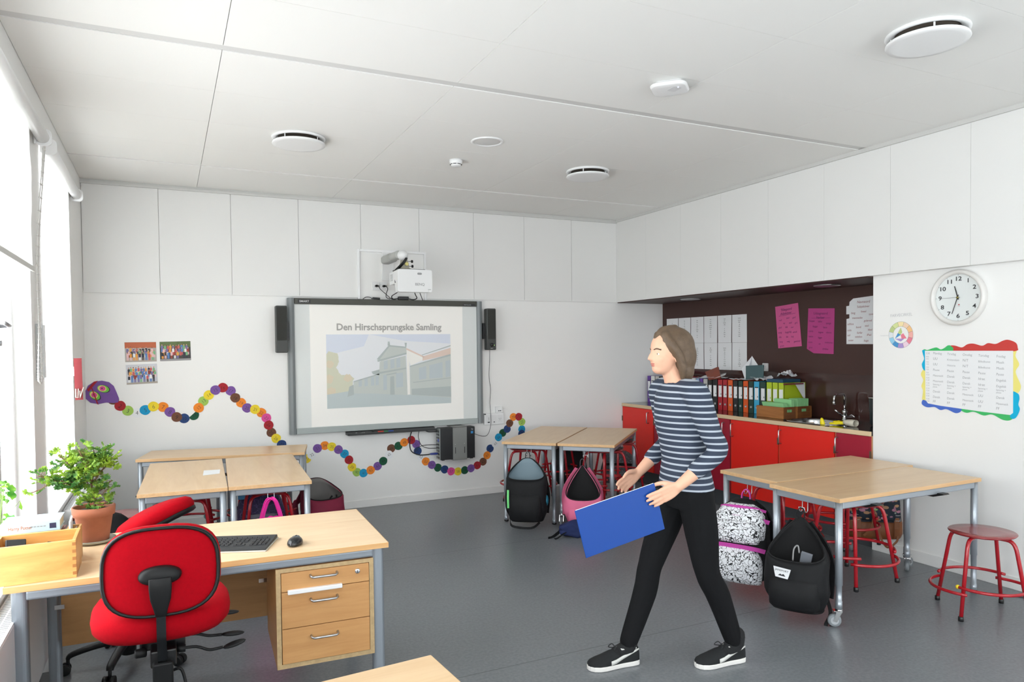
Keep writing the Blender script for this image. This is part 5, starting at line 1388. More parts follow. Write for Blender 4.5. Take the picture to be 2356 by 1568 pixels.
STOOLS = [
    (4.36, 2.625, 0, 0.92, 'red metal stool standing free at the right end of the tables, by the white wall'),
    (3.775, 3.06, 1, 0.0, 'red metal stool hung under the near table on wheels, behind the black rucksack'),
    (3.80, 3.63, 1, 0.0, 'red metal stool hung under the far right-hand table, behind the patterned rucksack'),
    (4.40, 3.66, 1, 0.0, 'red metal stool hung under the far right-hand table, next to the leather trimmed bag'),
    (3.08, 6.07, 1, 0.75, 'red metal stool hung under the back left angled table, behind the large black rucksack'),
    (3.62, 6.51, 1, 0.8, 'red metal stool hung at the wall end of the back left angled table'),
    (3.65, 5.63, 1, 0.19, 'red metal stool hung under the back right angled table, behind the pink rucksack'),
    (4.06, 6.02, 1, 0.19, 'red metal stool hung under the back right angled table, in front of the speckled bag'),
    (0.085, 5.22, 1, 0.0, 'red metal stool hung under the left-hand table, above the second office chair'),
    (0.12, 5.93, 1, 0.0, 'red metal stool hung at the wall end of the left-hand table, near the keyring'),
    (0.61, 5.20, 1, 0.0, 'red metal stool hung under the table with the pink bag'),
    (0.65, 5.93, 1, 0.0, 'red metal stool hung at the wall end of the table with the pink bag'),
    (-0.285, 5.62, 0, 0.3, 'red metal stool on the floor beside the black school bag under the window'),
]
for i, (x, y, hung, r, lab) in enumerate(STOOLS):
    z = 0.165 * hung
    if i == 0:
        st0.location, st0.rotation_euler = (x, y, z), (0, 0, r)
        st0['label'], st0['group'] = lab, 'red metal stools'
    else:
        dup(st0, (x, y, z), r, lab, 'red metal stools')

# ================================================================ teacher's desk
DR = D_(-2.35)
M_DESK = wood('desk_birch', (236, 208, 170), (226, 192, 150), 0, 0.34, 1.0, 9.0)
M_DESKEDGE = wood('desk_edge', (222, 176, 120), (206, 156, 100), 0, 0.4)
M_OAK = wood('drawer_front_wood', (206, 156, 100), (190, 138, 84), 0, 0.42)
M_CHIP = mat('chipboard_edge', (186, 160, 118), 0.7, var=0.12, vscale=60)
M_DLEG = mat('desk_steel', (150, 158, 166), 0.4, metal=0.5)
desk = thing('teacher_desk', "long birch teacher's desk with grey steel frame, in front of the red office chair's back", 'desk', (0.178, 3.637, 0), DR)
MB().box((-0.744, -0.376, 0.694), (0.744, 0.376, 0.72)).build('desktop', M_DESK, desk, bevel=0.003)
e = MB()
e.box((-0.744, -0.378, 0.695), (0.744, -0.376, 0.7185)).box((-0.744, 0.376, 0.695), (0.744, 0.378, 0.7185)).box((-0.746, -0.376, 0.695), (-0.744, 0.376, 0.7185)).box((0.744, -0.376, 0.695), (0.746, 0.376, 0.7185))
e.build('edge_band', M_DESKEDGE, desk)
f = MB()
for s in (-1, 1):
    f.box((-0.68, s * 0.335 - 0.02, 0.652), (0.68, s * 0.335 + 0.02, 0.692)).box((s * 0.70 - 0.02, -0.31, 0.652), (s * 0.70 + 0.02, 0.31, 0.692))
f.build('frame', M_DLEG, desk, bevel=0.010, seg=3)
for sx in (-1, 1):
    for sy in (-1, 1):
        l = MB().prism(rrect(0.056, 0.05, 0.02), (sx * 0.70, sy * 0.335, 0.012), (1, 0, 0), (0, 1, 0), (0, 0, 0.68)).build('leg', M_DLEG, desk)
        MB().prism(rrect(0.058, 0.052, 0.02), (sx * 0.70, sy * 0.335, 0), (1, 0, 0), (0, 1, 0), (0, 0, 0.014)).build('foot', M_BLACK, l)
MB().box((-0.66, 0.262, 0.235), (0.66, 0.28, 0.65)).build('modesty_panel', wood('modesty_wood', (176, 132, 84), (160, 116, 72), 0, 0.45), desk, bevel=0.001)
for xx in (-0.665, 0.235):
    MB().box((xx - 0.02, 0.252, 0.415), (xx + 0.02, 0.268, 0.435)).build('bracket', M_CHROME, desk)
# hanging drawer unit
t = thing('drawer_unit', 'wooden three drawer unit hanging under the right side of the desk', 'drawers', (0.178, 3.637, 0), DR)
X0, X1, YF, YB = 0.247, 0.678, -0.356, 0.15
c = MB()
c.box((X0, YF, 0.205), (X0 + 0.02, YB, 0.650)).box((X1 - 0.02, YF, 0.205), (X1, YB, 0.650)).box((X0 + 0.02, YF, 0.205), (X1 - 0.02, YB, 0.225)).box((X0 + 0.02, YF, 0.632), (X1 - 0.02, YB, 0.650)).box((X0 + 0.02, YB - 0.01, 0.225), (X1 - 0.02, YB, 0.632))
c.use(1).box((X0, YF - 0.001, 0.205), (X0 + 0.02, YF, 0.650)).box((X1 - 0.02, YF - 0.001, 0.205), (X1, YF, 0.650)).box((X0 + 0.02, YF - 0.001, 0.205), (X1 - 0.02, YF, 0.225)).box((X0 + 0.02, YF - 0.001, 0.632), (X1 - 0.02, YF, 0.650))
c.build('carcass', [wood('drawer_side_wood', (176, 126, 76), (160, 110, 64), 1, 0.45), M_CHIP], t)
for k, (a, b, hz) in enumerate(((0.548, 0.630, 0.604), (0.384, 0.545, 0.498), (0.2275, 0.381, 0.332))):
    d = MB().box((X0 + 0.0225, YF - 0.006, a), (X1 - 0.0225, YF + 0.016, b))
    d.box((X0 + 0.03, YF + 0.016, a + 0.01), (X1 - 0.03, YB - 0.03, b - 0.02))
    d = d.build('drawer', M_OAK, t, bevel=0.001)
    xm = X0 + 0.205
    MB().tube([(xm - 0.058, YF - 0.005, hz + 0.006), (xm - 0.058, YF - 0.022, hz + 0.003), (xm - 0.050, YF - 0.030, hz), (xm + 0.050, YF - 0.030, hz), (xm + 0.058, YF - 0.022, hz + 0.003), (xm + 0.058, YF - 0.005, hz + 0.006)], 0.0052, 10).build('handle', M_STEEL, d)
    if k == 0:
        MB().lathe([(0.012, -0.005), (0.012, -0.010), (0.008, -0.012), (0.0, -0.012)], (X1 - 0.075, YF, 0.60), 20, 'y', cap=False).use(1).box((X1 - 0.0765, YF - 0.0135, 0.594), (X1 - 0.0735, YF - 0.0118, 0.606)).build('lock', [M_CHROME, M_BLACK], d)
MB().box((X0 + 0.048, YF - 0.022, 0.537), (X0 + 0.285, YF - 0.004, 0.556)).build('pencil_tray_edge', M_WHITE, t, bevel=0.003)

# ---- on the desk: keyboard and mouse
M_KEY = mat('keyboard_black', (36, 38, 41), 0.45)
M_KEYC = mat('keycap_black', (20, 22, 25), 0.4)
t = thing('keyboard', 'black computer keyboard with palm rest on the desk, partly hidden by the chair back', 'keyboard', (0.205, 3.515, 0.72), D_(-21))
KW, KD = 0.45, 0.215
prof = [(-0.10, 0.004), (-0.107, 0.009), (-0.075, 0.013), (0.06, 0.017), (0.115, 0.020), (0.118, 0.004)]
MB().prism(prof, (-KW / 2, 0, 0.0), (0, 1, 0), (0, 0, 1), (KW, 0, 0)).build('case', M_KEY, t, bevel=0.003)
MB().box((-KW / 2 - 0.001, -0.110, 0.001), (KW / 2 + 0.001, -0.100, 0.006)).box((KW / 2 - 0.004, -0.105, 0.001), (KW / 2 + 0.003, 0.118, 0.006)).build('clear_rim', mat('rim_clear', (206, 204, 196), 0.2), t)
k = MB()
def key(x, y, w=0.0155, d=0.0145):
    z = 0.0135 + (y + 0.075) * 0.028
    k.hexa([(x, y, z), (x + w, y, z), (x + w, y + d, z + 0.0006), (x, y + d, z + 0.0006)], [(x + 0.0015, y + 0.0015, z + 0.004), (x + w - 0.0015, y + 0.0015, z + 0.004), (x + w - 0.0015, y + d - 0.0015, z + 0.0045), (x + 0.0015, y + d - 0.0015, z + 0.0045)])
for r in range(5):
    for cidx in range(14):
        key(-0.213 + cidx * 0.0187 + (r % 3) * 0.003, -0.045 + r * 0.0182)
    if r in (0, 3, 4):
        for cidx in range(3):
            key(0.065 + cidx * 0.0187, -0.045 + r * 0.0182)
    for cidx in range(4):
        key(0.137 + cidx * 0.0187, -0.045 + r * 0.0182)
key(0.065 + 0.0187, -0.045 + 0.0182)
for cidx in range(18):
    key(-0.213 + cidx * 0.0228, 0.062, 0.0165, 0.011)
k.build('keys', M_KEYC, t)
t = thing('computer_mouse', 'black wireless mouse on the desk right of the keyboard', 'mouse', (0.513, 3.388, 0.72), D_(-24))
MB().loft([[(x * s, y * s2 + dy, z) for x, y in disc(1, 24)] for z, s, s2, dy in ((0.001, 0.032, 0.053, 0), (0.006, 0.0345, 0.056, 0), (0.018, 0.033, 0.054, 0), (0.028, 0.027, 0.046, -0.003), (0.035, 0.018, 0.033, -0.006), (0.0375, 0.006, 0.012, -0.008))]).build('body', mat('mouse_black', (30, 32, 34), 0.22), t, sub=1)
MB().loft([[(x * s, y * s2 + 0.012, z) for x, y in disc(1, 24)] for z, s, s2 in ((0.0262, 0.022, 0.034), (0.0345, 0.016, 0.026), (0.0372, 0.006, 0.012))]).build('top_shell', mat('mouse_grey', (96, 106, 116), 0.2, metal=0.3), t)
MB().tube([(0.0, 0.036, 0.0315), (0.0, 0.024, 0.0365), (0.0, 0.014, 0.0375)], 0.003, 8).build('scroll_wheel', M_BLACK, t)
MB().lathe([(0.0055, 0), (0.0055, 0.0006), (0.0, 0.0007)], (0, -0.030, 0.0318), 12, cap=False).build('logo', mat('logo_pale', (210, 220, 216), 0.4), t)

# ---- wooden box, books, organiser
M_PINE = wood('pine_box', (226, 176, 104), (204, 144, 74), 0, 0.42, 1.3, 7.0)
M_PINEI = wood('pine_box_side', (212, 158, 88), (188, 128, 64), 1, 0.45, 1.3, 7.0)
t = thing('wooden_box', 'open pine box with finger joints at the left end of the desk', 'box', (-0.485, 3.415, 0.7205), D_(1))
bx0, bx1, by0, by1, bz = -0.142, 0.142, -0.108, 0.112, 0.150
MB().box((bx0 + 0.01, by0 + 0.01, 0), (bx1 - 0.01, by1 - 0.01, 0.008)).build('bottom', M_PINEI, t)
for yy in (by0, by1 - 0.013):
    MB().box((bx0, yy, 0), (bx1, yy + 0.013, bz)).build('long_side', M_PINE, t, bevel=0.001)
for xx in (bx0, bx1 - 0.013):
    MB().box((xx + 0.0002, by0 + 0.013, 0), (xx + 0.0128, by1 - 0.013, bz)).build('end_side', M_PINEI, t, bevel=0.001)
j = MB()
for kk in range(5):
    z = 0.012 + kk * 0.029
    j.box((bx1 - 0.013, by0 - 0.0003, z), (bx1 + 0.0002, by0 + 0.013, z + 0.013))
j.build('finger_joints', mat('joint_dark', (168, 112, 56), 0.5), t)
t = thing('remote_control', 'black remote control lying in the pine box', 'remote', (-0.56, 3.42, 0.73), 0.2)
MB().obox((0, 0.0, 0.085), (0.07, 0.13, 0.016), (0.75, 0.1, 0)).build('body', M_BLACK, t, bevel=0.004)
tag(MB().obox((-0.44, 3.45, 0.79), (0.035, 0.11, 0.012), (0.9, 0.3, 0.5)).build('pocket_calculator', M_BLACK, at=(-0.44, 3.45, 0.73), bevel=0.002), 'small flat black case sticking up in the pine box', 'case')
def book(label, x0, x1, y0, y1, z0, z1, cover, rotz=0.0, extra=None, name='book'):
    t = thing(name, label, 'book', ((x0 + x1) / 2, (y0 + y1) / 2, z0), rotz, 'books stacked behind the pine box')
    w, d, h = (x1 - x0) / 2, (y1 - y0) / 2, z1 - z0
    c = MB().box((-w, -d, 0), (w, d, 0.003)).box((-w, -d, h - 0.003), (w, d, h)).box((-w, -d, 0.003), (w, -d + 0.003, h - 0.003))
    c.use(1)
    if extra:
        extra(c, w, d, h)
    c.build('cover', [cover] + [mat('hp_gold', (176, 104, 60), 0.4), M_INK, mat('hp_navy', (34, 40, 74), 0.4), M_PENCIL], t)
    MB().box((-w + 0.004, -d + 0.003, 0.003), (w - 0.004, d - 0.005, h - 0.003)).build('pages', mat('page_cream', (214, 196, 160), 0.8), t)
    return t
def spine(c, w, d, h):
    c.text('Harry Potter', (-0.035, -d - 0.0006, h * 0.35), (1, 0, 0), (0, 0, 1), 0.020, 'c', 0.008, stretch=0.8)
    for q in range(5):
        c.use(4).box((0.0 + q * 0.0115, -d - 0.0006, h * 0.47), (0.009 + q * 0.0115, -d, h * 0.57))
    c.use(3).box((0.068, -d - 0.0008, 0.010), (0.092, -d, h - 0.010))
z = 0.7205
for lab, a, b, th, col in (('thick grey book at the bottom of the stack behind the pine box', -0.625, -0.425, 0.05, (150, 150, 148)), ('white book in the middle of the stack behind the pine box', -0.628, -0.43, 0.045, (226, 222, 214)),
                           ('red brown book with spiral wire under the pale blue novel', -0.630, -0.418, 0.028, (140, 62, 54)), ('thin white book directly under the pale blue novel', -0.632, -0.43, 0.018, (230, 228, 224))):
    book(lab, a, b, 3.575, 3.74, z, z + th, mat('cover_%d_%d' % (col[0], col[1]), col, 0.5))
    z += th + 0.0005
book('pale blue fantasy novel on top of the stack of books on the desk', -0.634, -0.424, 3.565, 3.725, z, z + 0.042, mat('cover_pale_blue', (176, 204, 214), 0.35), 0.0, spine)
t = thing('desk_organiser', 'narrow wooden organiser with white papers standing behind the pine box', 'organiser', (-0.375, 3.60, 0.7205))
MB().box((-0.402, 3.55, 0.7205), (-0.394, 3.66, 0.86)).box((-0.360, 3.55, 0.7205), (-0.352, 3.66, 0.86)).box((-0.394, 3.55, 0.7205), (-0.360, 3.66, 0.728)).box((-0.394, 3.652, 0.728), (-0.360, 3.66, 0.86)).build('wooden_frame', mat('organiser_wood', (188, 140, 84), 0.5), t, world=True, bevel=0.001)
tag(MB().hexa([(-0.392, 3.57, 0.7285), (-0.386, 3.57, 0.7285), (-0.386, 3.65, 0.7285), (-0.392, 3.65, 0.7285)], [(-0.392, 3.57, 0.89), (-0.386, 3.57, 0.89), (-0.386, 3.65, 0.90), (-0.392, 3.65, 0.90)]).build('paper_stack', M_PAPER, at=(-0.39, 3.6, 0.73)), 'white papers standing in the wooden organiser', 'papers')
tag(MB().tube([(-0.368 + math.cos(i * 1.2) * 0.005, 3.585 + math.sin(i * 1.2) * 0.005, 0.77 + i * 0.0016) for i in range(60)], 0.0012, 5).build('notebook_spiral', M_STEEL, at=(-0.368, 3.585, 0.77)), 'silver wire spiral of a notepad standing in the wooden organiser', 'notepad')

# ---- potted plants
M_TERRA = mat('terracotta', (158, 96, 70), 0.8, var=0.12, vscale=14, bump=0.2, bscale=120)
M_SAUCER = mat('saucer_grey', (150, 146, 130), 0.6, var=0.1)
M_SOIL = mat('soil', (52, 40, 30), 0.95, bump=0.8, bscale=90)
def leaf_mat(name, c1, c2):
    m = mat(name, c1, 0.5)
    nt = m.node_tree
    p = nt.nodes['Principled BSDF']
    tc = nt.nodes['Texture Coordinate']
    n = nt.nodes.new('ShaderNodeTexNoise')
    n.inputs['Scale'].default_value = 16
    r = nt.nodes.new('ShaderNodeValToRGB')
    r.color_ramp.elements[0].position, r.color_ramp.elements[1].position = 0.38, 0.66
    r.color_ramp.elements[0].color, r.color_ramp.elements[1].color = rgb(*c1), rgb(*c2)
    nt.links.new(tc.outputs['Object'], n.inputs['Vector'])
    nt.links.new(n.outputs['Fac'], r.inputs['Fac'])
    nt.links.new(r.outputs['Color'], p.inputs['Base Color'])
    t = nt.nodes.new('ShaderNodeBsdfTranslucent')
    nt.links.new(r.outputs['Color'], t.inputs['Color'])
    x = nt.nodes.new('ShaderNodeMixShader')
    x.inputs['Fac'].default_value = 0.35
    nt.links.new(p.outputs[0], x.inputs[1])
    nt.links.new(t.outputs[0], x.inputs[2])
    nt.links.new(x.outputs[0], nt.nodes['Material Output'].inputs['Surface'])
    return m
M_LEAF = leaf_mat('geranium_leaf', (74, 128, 60), (176, 206, 70))
M_STEM = mat('plant_stem', (110, 84, 54), 0.7)
px_, py_ = -0.325, 3.885
tag(MB().lathe([(0.0, 0.0), (0.066, 0.0), (0.086, 0.008), (0.090, 0.018), (0.084, 0.018), (0.066, 0.010), (0.0, 0.010)], (px_, py_, 0.7205), 36, cap=False).build('plant_saucer', M_SAUCER, at=(px_, py_, 0.7205)), 'grey saucer under the terracotta flowerpot on the desk', 'saucer')
t = thing('potted_plant', 'leafy green geranium in a terracotta pot on the desk by the window', 'plant', (px_, py_, 0.731))
MB().lathe([(0.0, 0.0), (0.060, 0.0), (0.062, 0.004), (0.079, 0.118), (0.088, 0.119), (0.091, 0.158), (0.087, 0.161), (0.080, 0.158), (0.077, 0.135)], n=40, cap=False).build('pot', M_TERRA, t)
MB().lathe([(0.078, 0.140), (0.04, 0.147), (0.0, 0.149)], n=24, cap=False).build('soil', M_SOIL, t)
rl = random.Random(11)
stems, leaves = MB(), MB()
def lobed(n=5, r=1.0):
    """Outline of a lobed geranium leaf, stalk at the origin, pointing along +x."""
    out = [(0.0, 0.0)]
    for i in range(n):
        a0 = -2.15 + 4.3 * (i / n)
        a1 = -2.15 + 4.3 * ((i + 1) / n)
        am = (a0 + a1) / 2
        for a, k in ((a0 + 0.08, 0.62), (am - 0.25, 0.92), (am - 0.1, 0.86), (am, 1.0), (am + 0.12, 0.88), (am + 0.26, 0.9), (a1 - 0.08, 0.6)):
            out.append((0.35 * r + math.cos(a) * k * r * 0.72, math.sin(a) * k * r * 0.78))
    return out
def leaf(mb, p, d, up, r, shape):
    d = Vector(d).normalized()
    up = Vector(up)
    u2 = (up - d * up.dot(d))
    u2 = u2.normalized() if u2.length > 1e-4 else d.orthogonal().normalized()
    s = d.cross(u2)
    p = Vector(p)
    c = p + d * 0.38 * r - u2 * 0.10 * r
    pts = []
    for i, (x, y) in enumerate(shape):
        q = p + d * (x * r) + s * (y * r) + u2 * (r * (0.16 * math.sin(i * 2.3) + 0.10 * abs(y)))
        pts.append(q)
    n = len(pts)
    mb.add([c] + pts, [(0, 1 + i, 1 + (i + 1) % n) for i in range(n)], True)
trunk = [(0.0, 0.0, 0.14), (0.008, -0.01, 0.19), (-0.006, -0.006, 0.25), (0.0, 0.0, 0.30), (0.022, 0.0, 0.34)]
stems.tube(spline(trunk, 4), [0.007 - 0.0002 * i for i in range(17)], 7)
SH_ = lobed()
branches = [((-0.005, 0, 0.26), (-0.21, -0.06, 0.33), 40), ((-0.002, 0, 0.28), (-0.13, 0.02, 0.40), 40), ((0, 0, 0.30), (-0.05, -0.04, 0.435), 28), ((0.01, 0, 0.32), (0.055, 0.02, 0.425), 34), ((0.01, 0, 0.30), (0.075, -0.01, 0.38), 32),
            ((-0.005, 0, 0.25), (-0.12, -0.07, 0.30), 36), ((0, -0.01, 0.20), (0.06, -0.04, 0.24), 12), ((0.0, 0, 0.22), (0.075, 0.03, 0.27), 12), ((0.005, -0.01, 0.18), (0.03, -0.07, 0.185), 8), ((0.0, 0.0, 0.18), (-0.03, -0.05, 0.21), 8),
            ((-0.004, 0.0, 0.24), (-0.06, 0.06, 0.34), 14), ((0.02, 0.0, 0.34), (0.0, 0.05, 0.43), 12), ((0.0, 0.0, 0.17), (0.085, 0.0, 0.185), 5), ((-0.15, -0.04, 0.31), (-0.235, -0.06, 0.255), 4), ((0, 0, 0.28), (-0.02, -0.08, 0.36), 16), ((0, 0, 0.28), (0.035, -0.07, 0.33), 12)]
for a, b, n in branches:
    a, b = Vector(a), Vector(b)
    m = (a + b) / 2 + Vector((0, 0, -0.012))
    pts = spline([a, m, b], 6)
    stems.tube(pts, 0.0024, 5)
    for i in range(n):
        k = rl.uniform(0.35, 1.0)
        q = pts[min(len(pts) - 1, int(k * (len(pts) - 1)))]
        o = Vector((rl.uniform(-1, 1), rl.uniform(-1, 1), rl.uniform(-0.5, 0.9))) * 0.034
        tip = q + o
        stems.tube([q, (q + tip) / 2 + Vector((0, 0, 0.003)), tip], 0.0009, 4, cap=False)
        d = (o.normalized() + Vector((0, -0.25, 0.1)))
        leaf(leaves, tip, d, (rl.uniform(-0.5, 0.5), rl.uniform(-0.9, 0.1), 1), rl.uniform(0.022, 0.036), SH_)
stems.build('stems', M_STEM, t)
leaves.build('leaves', M_LEAF, t)
t = thing('trailing_plant', 'trailing green plant with heart-shaped leaves on the window sill at the left edge', 'plant', (-0.683, 3.80, 0.623))
MB().lathe([(0.0, 0.0), (0.034, 0.0), (0.044, 0.085), (0.041, 0.085), (0.038, 0.07)], n=24, cap=False).build('pot', mat('pot_white', (214, 214, 210), 0.4), t)
MB().lathe([(0.039, 0.07), (0.0, 0.074)], n=18, cap=False).build('soil', M_SOIL, t)
st, lv = MB(), MB()
heart = [(0, 0), (-0.12, 0.25), (0.05, 0.48), (0.4, 0.5), (0.75, 0.28), (1.05, 0), (0.75, -0.28), (0.4, -0.5), (0.05, -0.48), (-0.12, -0.25)]
for i in range(26):
    a = rl.uniform(0, 2 * PI)
    h = rl.uniform(0.10, 0.36)
    d = Vector((math.cos(a) * 0.028 + 0.008, math.sin(a) * 0.11, 0))
    p = [Vector((0, 0, 0.07)), Vector((0, 0, 0.07 + h * 0.6)) + d * 0.4, Vector((0, 0, 0.07 + h)) + d]
    st.tube(spline(p, 4), 0.0013, 5)
    leaf(lv, p[2], d + Vector((0.01, -0.02, 0.01)), (0.5, -0.6, 0.8), rl.uniform(0.03, 0.05), heart)
tr = [Vector((0, 0.0, 0.13)), Vector((0.03, 0.05, 0.26)), Vector((0.045, 0.14, 0.29)), Vector((0.05, 0.21, 0.30))]
st.tube(spline(tr, 5), 0.0012, 5)
leaf(lv, tr[3], (0.1, 0.1, -1), (0.7, -0.7, 0), 0.045, [(0, 0), (0.3, 0.16), (0.7, 0.14), (1, 0), (0.7, -0.14), (0.3, -0.16)])
st.build('stems', mat('vine_stem', (130, 160, 90), 0.6), t)
lv.build('leaves', leaf_mat('vine_leaf', (70, 140, 50), (150, 196, 70)), t)

# ================================================================ office chairs
M_FELT = mat('chair_red_felt', (166, 2, 20), 0.95, spec=0.15, bump=0.35, bscale=500, var=0.06, vscale=90)
M_CHB = mat('chair_black_plastic', (20, 21, 22), 0.5, spec=0.3)
M_CHM = mat('chair_black_metal', (16, 16, 17), 0.35)
def se(w, h, n=40, e=2.9):
    """Superellipse outline."""
    return [(abs(math.cos(a)) ** (2 / e) * math.copysign(w / 2, math.cos(a)), abs(math.sin(a)) ** (2 / e) * math.copysign(h / 2, math.sin(a))) for a in [2 * PI * i / n for i in range(n)]]
def star_base(t, c, a0, r=0.30):
    cx, cy = c
    MB().lathe([(0.0, 0.05), (0.036, 0.05), (0.038, 0.14), (0.030, 0.15)], (cx, cy, 0), 20).build('hub', M_CHB, t, world=True)
    for k in range(5):
        a = a0 + k * 2 * PI / 5
        d = Vector((math.cos(a), math.sin(a), 0))
        o = Vector((cx, cy, 0))
        l = MB().sweep(spline([o + d * 0.02 + V(0, 0, 0.125), o + d * 0.14 + V(0, 0, 0.118), o + d * 0.25 + V(0, 0, 0.095), o + d * r + V(0, 0, 0.075)], 4), [(-0.010, -0.017), (-0.010, 0.017), (0.008, 0.017), (0.012, 0.010), (0.012, -0.010), (0.008, -0.017)], up=(0, 0, 1), scale=[1.25 - 0.035 * i for i in range(13)]).build('base_arm', M_CHB, t, world=True)
        e = o + d * r
        s = Vector((-d.y, d.x, 0))
        w = MB().tube([e + V(0, 0, 0.085), e + V(0, 0, 0.03)], 0.008, 8)
        for sg in (-1, 1):
            cc_ = e + s * sg * 0.017 + d * 0.012 + V(0, 0, 0.027)
            rings = [[cc_ + s * h + (d * math.cos(2 * PI * j / 18) + V(0, 0, math.sin(2 * PI * j / 18))) * rr for j in range(18)] for h, rr in ((-0.010, 0.020), (-0.009, 0.026), (0.009, 0.026), (0.010, 0.020))]
            w.loft(rings)
        o_ = w.build('castor', M_CHB, l)
        o_.data.transform(t.matrix_basis.inverted())
def back_pad(t, c, w, h, tilt, yaw, name='backrest'):
    """Padded back, seen from behind: back shell, rubber edge, cushion."""
    R = Matrix.Rotation(yaw, 3, 'Z') @ Matrix.Rotation(tilt, 3, 'X')
    c = Vector(c)
    def bow(x, z):
        return -0.10 * (x / w) ** 2 * 0.35
    def ring(k, y, dz=0.0):
        return [c + R @ Vector((x * k, y + 0.06 * (x * k / w) ** 2 * 4 * 0.35, z * k + dz)) for x, z in se(w, h)]
    b = MB().loft([ring(0.55, 0.0), ring(0.85, 0.001), ring(0.955, 0.006), ring(0.985, 0.012)])
    o = b.build(name, M_FELT, t, world=True)
    MB().loft([ring(0.955, 0.0015), ring(0.985, -0.003), ring(1.015, 0.0), ring(1.025, 0.010), ring(1.01, 0.018), ring(0.97, 0.018)], cap=False).build('edge_trim', mat('rubber_trim', (16, 18, 18), 0.4, spec=0.3), t, world=True)
    MB().loft([ring(1.01, 0.017), ring(1.035, 0.030, 0.002), ring(1.03, 0.052, 0.003), ring(0.97, 0.068), ring(0.7, 0.078), ring(0.3, 0.080)]).build('cushion', M_FELT, t, world=True)
    return R
ch = thing('office_chair', 'red felt office chair with black levers in front of the desk, seen from behind', 'office chair', (-0.035, 2.93, 0), group='red office chairs')
R = back_pad(ch, (-0.035, 2.79, 0.842), 0.378, 0.305, D_(-6), D_(-4))
MB().loft([[Vector((-0.037, 2.79, 0.832)) + R @ Vector((x * k, -y, z * k + 0.0)) for x, z in se(0.138, 0.066, 28, 2.2)] for k, y in ((1.0, -0.004), (1.0, 0.014), (0.9, 0.027), (0.6, 0.034), (0.2, 0.036))]).build('back_knob', M_CHB, ch, world=True)
MB().loft([[Vector((-0.037, 2.79, 0)) + Vector((x * w, -y + yy * 0.018, z)) for x, yy in rrect(1, 1, 0.3, 3)] for z, w, y in ((0.832, 0.072, 0.040), (0.80, 0.073, 0.042), (0.76, 0.066, 0.040), (0.72, 0.044, 0.034), (0.695, 0.034, 0.030))]).build('back_bracket', M_CHB, ch, world=True, bevel=0.003)
MB().sweep([(-0.037, 2.762, 0.73), (-0.037, 2.765, 0.62), (-0.035, 2.79, 0.52), (-0.035, 2.81, 0.47)], [(-0.007, -0.015), (0.007, -0.015), (0.007, 0.015), (-0.007, 0.015)], up=(0, 1, 0), smooth=False).build('back_post', mat('chrome_black', (60, 62, 64), 0.15, metal=0.9), ch, world=True)
MB().box((-0.068, 2.77, 0.44), (-0.002, 2.86, 0.525)).box((-0.058, 2.775, 0.37), (-0.012, 2.83, 0.44)).build('post_clamp', M_CHB, ch, world=True, bevel=0.006)
seat = MB()
def srg(k, z, dy=0.0):
    return [(-0.034 + x * k, 3.02 + dy + y * k, z) for x, y in se(0.475, 0.46, 44, 2.7)]
seat.loft([srg(0.70, 0.580), srg(0.90, 0.588), srg(0.985, 0.612), srg(1.0, 0.640), srg(0.985, 0.662), srg(0.93, 0.680), srg(0.75, 0.688), srg(0.3, 0.682)])
seat.build('seat', M_FELT, ch, world=True)
MB().box((-0.11, 2.88, 0.535), (0.04, 3.14, 0.582)).box((-0.075, 2.80, 0.50), (0.01, 2.94, 0.56)).build('mechanism', M_CHM, ch, world=True, bevel=0.006)
MB().tube([(-0.035, 2.95, 0.54), (-0.035, 2.95, 0.30)], 0.028, 16).tube([(-0.035, 2.95, 0.30), (-0.035, 2.95, 0.14)], 0.020, 16).build('gas_column', M_CHM, ch, world=True)
def lever(pts, paddle, rot):
    l = MB().tube(spline(pts, 5), 0.0055, 8)
    l.ball(paddle, (0.042, 0.017, 0.008), 14, 8, rot)
    l.tube([pts[0], tuple(Vector(pts[0]) * 0.55 + Vector(pts[1]) * 0.45)], 0.014, 10)
    return l.build('lever', M_CHB, ch, world=True)
lever([(0.01, 2.90, 0.565), (0.075, 2.90, 0.563), (0.12, 2.90, 0.548), (0.165, 2.89, 0.548)], (0.203, 2.885, 0.547), (0, 0.05, -0.05))
lever([(0.01, 2.86, 0.535), (0.075, 2.86, 0.530), (0.12, 2.855, 0.512), (0.165, 2.85, 0.515)], (0.205, 2.845, 0.522), (0.2, -0.22, -0.05))
lever([(0.10, 3.02, 0.590), (0.15, 3.01, 0.588), (0.17, 3.0, 0.590)], (0.195, 2.995, 0.592), (0, 0.1, 0.1))
l = MB().tube(spline([(-0.005, 2.82, 0.475), (0.018, 2.815, 0.48), (0.03, 2.81, 0.46), (0.042, 2.80, 0.40)], 5), 0.0055, 8).tube([(0.042, 2.80, 0.41), (0.047, 2.797, 0.37), (0.052, 2.795, 0.335)], [0.007, 0.011, 0.009], 8)
l.build('lever', M_CHB, ch, world=True)
MB().lathe([(0.012, -0.025), (0.016, -0.02), (0.016, 0.01), (0.01, 0.014)], (-0.10, 2.85, 0.545), 12, 'x').build('knob', M_CHB, ch, world=True)
star_base(ch, (-0.035, 2.95), 0.3)
c2 = thing('office_chair', 'second red office chair on the far side of the desk, its padded top tipped sideways', 'office chair', (-0.21, 4.20, 0), group='red office chairs')
Rt = Euler((D_(-14), D_(-19), D_(25))).to_matrix()
cc2 = Vector((-0.075, 4.36, 0.70))
def prg(k, z):
    return [cc2 + Rt @ Vector((x * k, y * k, z + 0.035 * (x * k / 0.2) ** 2 * -0.5)) for x, y in se(0.40, 0.36, 36, 2.4)]
